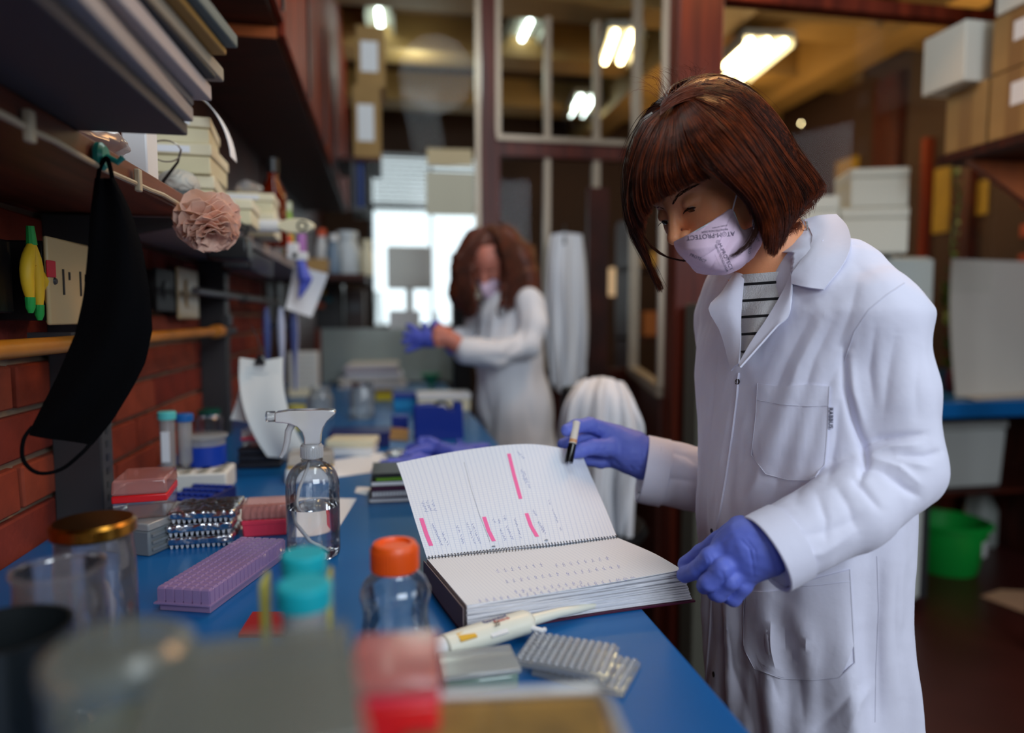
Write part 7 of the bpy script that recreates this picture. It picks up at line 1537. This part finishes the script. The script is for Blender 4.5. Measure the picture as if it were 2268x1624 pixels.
# boxes and basin under the side bench
zsh = .4605
g0, g1 = PZ(2095, 1062, zsh), PZ(2250, 1062, zsh)
t = thing('foam_cooler', 'grey white foam cooler on the lower shelf under the side bench', 'cooler', (e0.x + .26, e0.y + .25, zsh)); obj('body', MB().box((0, 0, .14), (.36, .30, .28), taper=1.06), mat('cooler_foam', rgb(176, 178, 174), .7), t, bev=.012); obj('lid', MB().box((0, 0, .30), (.39, .33, .035)), MATS['cooler_foam'], t, bev=.008)
pb = PZ(2148, 1285, 0); s = float(proj(pb)[0, 2]) / FPX; R = 88 * s; t = thing('green_basin', 'bright green plastic basin with a white sticker on the floor', 'basin', (pb.x, pb.y + R * .8, .0)); gmn = mat('basin_green', rgb(20, 160, 60), .35); Hb = 118 * s
obj('basin', MB().lathe([(.001, .003), (R * .70, .0), (R * .74, .01), (R * .95, Hb * .92), (R, Hb * .94), (R, Hb * .98), (R * .93, Hb), (R * .92, Hb * .93), (R * .70, .014), (.001, .012)], 48), gmn, t); obj('sticker', MB().sheet(lambda u, v: Vector(((R * .895 + .0) * math.cos(-1.25 + .45 * v), (R * .895) * math.sin(-1.25 + .45 * v), Hb * (.42 + .33 * u))) , 3, 8, .002), white, t); obj('rim_lip', MB().lathe([(R * .99, Hb * .94), (R * 1.04, Hb * .93), (R * 1.04, Hb * .97), (R * .99, Hb * .98)], 48, cap=False), gmn, t)
pj = PZ(2238, 1240, 0); t = thing('plastic_jug', 'pale translucent jug on the floor beside the green basin', 'jug', (pj.x + .06, pj.y + .25, 0)); obj('body', MB().lathe([(.001, .001), (.075, 0), (.08, .01), (.08, .20), (.03, .30), (.025, .33)], 24), mat('jug_pale', rgb(150, 156, 150), .4), t); obj('cap', MB().lathe([(.03, .325), (.03, .35), (.001, .35)], 18), blue_p, t); obj('handle', MB().tube([(-.03, 0, .29), (-.09, 0, .27), (-.085, 0, .17)], .01, 8), MATS['jug_pale'], t)
def flz(name, pts, label, m, th=.004, cat='cardboard'):
    P = [PZ(x, y, 0) for x, y in pts]; o = P[0].copy(); return solo(name, MB().sheet(lambda u, v: (P[0] * (1 - u) + P[1] * u) * (1 - v) + (P[3] * (1 - u) + P[2] * u) * v - o + Vector((0, 0, th / 2 + .012 * u * (1 - v))), 6, 5, th), m, label, cat, o)
flz('flattened_carton', [(2172, 1322), (2290, 1372), (2300, 1312), (2215, 1308)], 'flattened tan carton lying on the floor at the right edge', mat('tan_card', rgb(190, 150, 120), .75))
eq(2085, 560, 2092, 565, 3, .1, black, 'x') if 0 else None
# climbing plant
pp = PY(2108, 640, 2.95); t = thing('potted_plant', 'tall climbing plant with green leaves behind the white foam boxes', 'plant', (pp.x, 2.95, .9003)); leafm = mat('leaf_green', rgb(70, 110, 36), .5, var=.4, vscale=20)
obj('pot', MB().lathe([(.001, 0), (.055, 0), (.07, .11), (.065, .11), (.05, .02)], 24), mat('pot_blue', rgb(60, 90, 120), .5), t)
zt2 = PY(2095, 330, 2.95).z - .9; obj('stem', MB().tube([(.02 * math.sin(i * 1.3), .01 * math.cos(i), .08 + (zt2 - .08) * i / 14) for i in range(15)], .004, 6), leafm, t)
r3 = random.Random(5)
for i in range(56):
    u = (i / 56) ** (1.0 if i % 3 else 2.0); z = .12 + (zt2 - .12) * (u if i % 3 else u * .35); a = i * 2.4; L = .045 + r3.random() * .035 if z < .5 else .03 + r3.random() * .02
    M = T(.02 * math.sin(z * 9), 0, z) @ Rz(a) @ Ry(-.3 - r3.random() * .6); obj('leaf', MB().sheet(lambda uu, v, L=L: M @ Vector((uu * L, (v - .5) * L * .55 * math.sin(PI * min(.98, uu * .9 + .08)), .01 * uu * uu - .004 * abs(v - .5))), 4, 2, .0006), leafm, t)
# lower objects seen left of the white panel
for k, (x0, y0, x1, y1, c, nm, lb) in enumerate(((2064, 690, 2100, 745, (120, 96, 60), 'carton', 'small brown carton beside the fridge, below the plant'), (2066, 760, 2102, 838, (96, 20, 36), 'jar', 'dark red container left of the white panel'))):
    Y_ = e0.y + .35; a = PY(x0, 838, Y_); b = PY(x1, 800, Y_)
    if k == 0: solo('small_carton', MB().box((0, 0, .09), (.08, .08, .18)), mat('carton_br', rgb(*c), .7), lb, nm, (a.x + .02, Y_ + .16, .9003), bev=.003)
    else: solo('red_container', MB().lathe([(.001, 0), (.035, 0), (.04, .01), (.04, .09), (.03, .11), (.001, .11)], 24), mat('cont_red', rgb(*c), .4), lb, nm, (a.x + .02, Y_ - .12, .9003))
# dark cabinet with pale edge left of the woman, lamp shade shapes and shelves in the far room
x0 = pxx(1550, 2.08); solo('grey_locker', MB().bx(0, .26, 0, .10, 0, PY(1545, 672, 2.05).z), mat('locker_grey', rgb(84, 84, 74), .5), 'dull grey green locker in front of the brown post', 'locker', (x0, 2.08, 0), bev=.004)
tl2 = thing('table_lamp', 'glowing lamp shade seen through the far door opening', 'lamp', (*PY(1369, 640, 4.6).xy, 0)); zl2 = PY(1369, 655, 4.6).z; obj('shade', MB().lathe([(.075, zl2), (.075, zl2 + .19)], 24, cap=False), mat('shade_glow', (.75, .5, .28), .6, emit=.55), tl2); obj('stem', MB().lathe([(.012, .75), (.012, zl2)], 10), steel_dk, tl2); obj('base', MB().lathe([(.001, .74), (.07, .74), (.07, .752), (.001, .755)], 20), steel_dk, tl2)
solo('far_table', MB().box((0, 0, .72), (.4, .3, .035)).box((-.17, 0, .35), (.04, .28, .70)).box((.17, 0, .35), (.04, .28, .70)), wood_or, 'orange wood table under the glowing lamp in the far room', 'table', (tl2.location.x, 4.65, 0), bev=.003)
for k, (x0, y0, x1, y1, Y_, c, lb) in enumerate(((1440, 560, 1475, 590, 4.2, (200, 150, 60), 'glowing ochre carton on the far shelf, upper'), (1425, 690, 1470, 745, 4.2, (190, 110, 50), 'orange brown carton on the far shelf, lower'))):
    a = PY(x0, y1, Y_); b = PY(x1, y0, Y_); solo('far_carton', MB().box((0, 0, 0), (b.x - a.x, .2, b.z - a.z)), mat('farc_%d' % k, rgb(*c), .7), lb, 'carton', ((a.x + b.x) / 2, Y_ + .1, (a.z + b.z) / 2), bev=.003)
a = PY(1410, 600, 4.15); solo('far_shelving', MB().bx(0, .42, 0, .35, PY(1440, 592, 4.2).z - .022, PY(1440, 592, 4.2).z - .002).bx(0, .42, 0, .35, PY(1440, 747, 4.2).z - .022, PY(1440, 747, 4.2).z - .002).bx(0, .02, 0, .35, 0, 1.9).bx(.40, .42, 0, .35, 0, 1.9), wood_dk, 'dark shelving holding glowing cartons beyond the glazed side leaf', 'shelving', (a.x - .03, 4.12, 0))
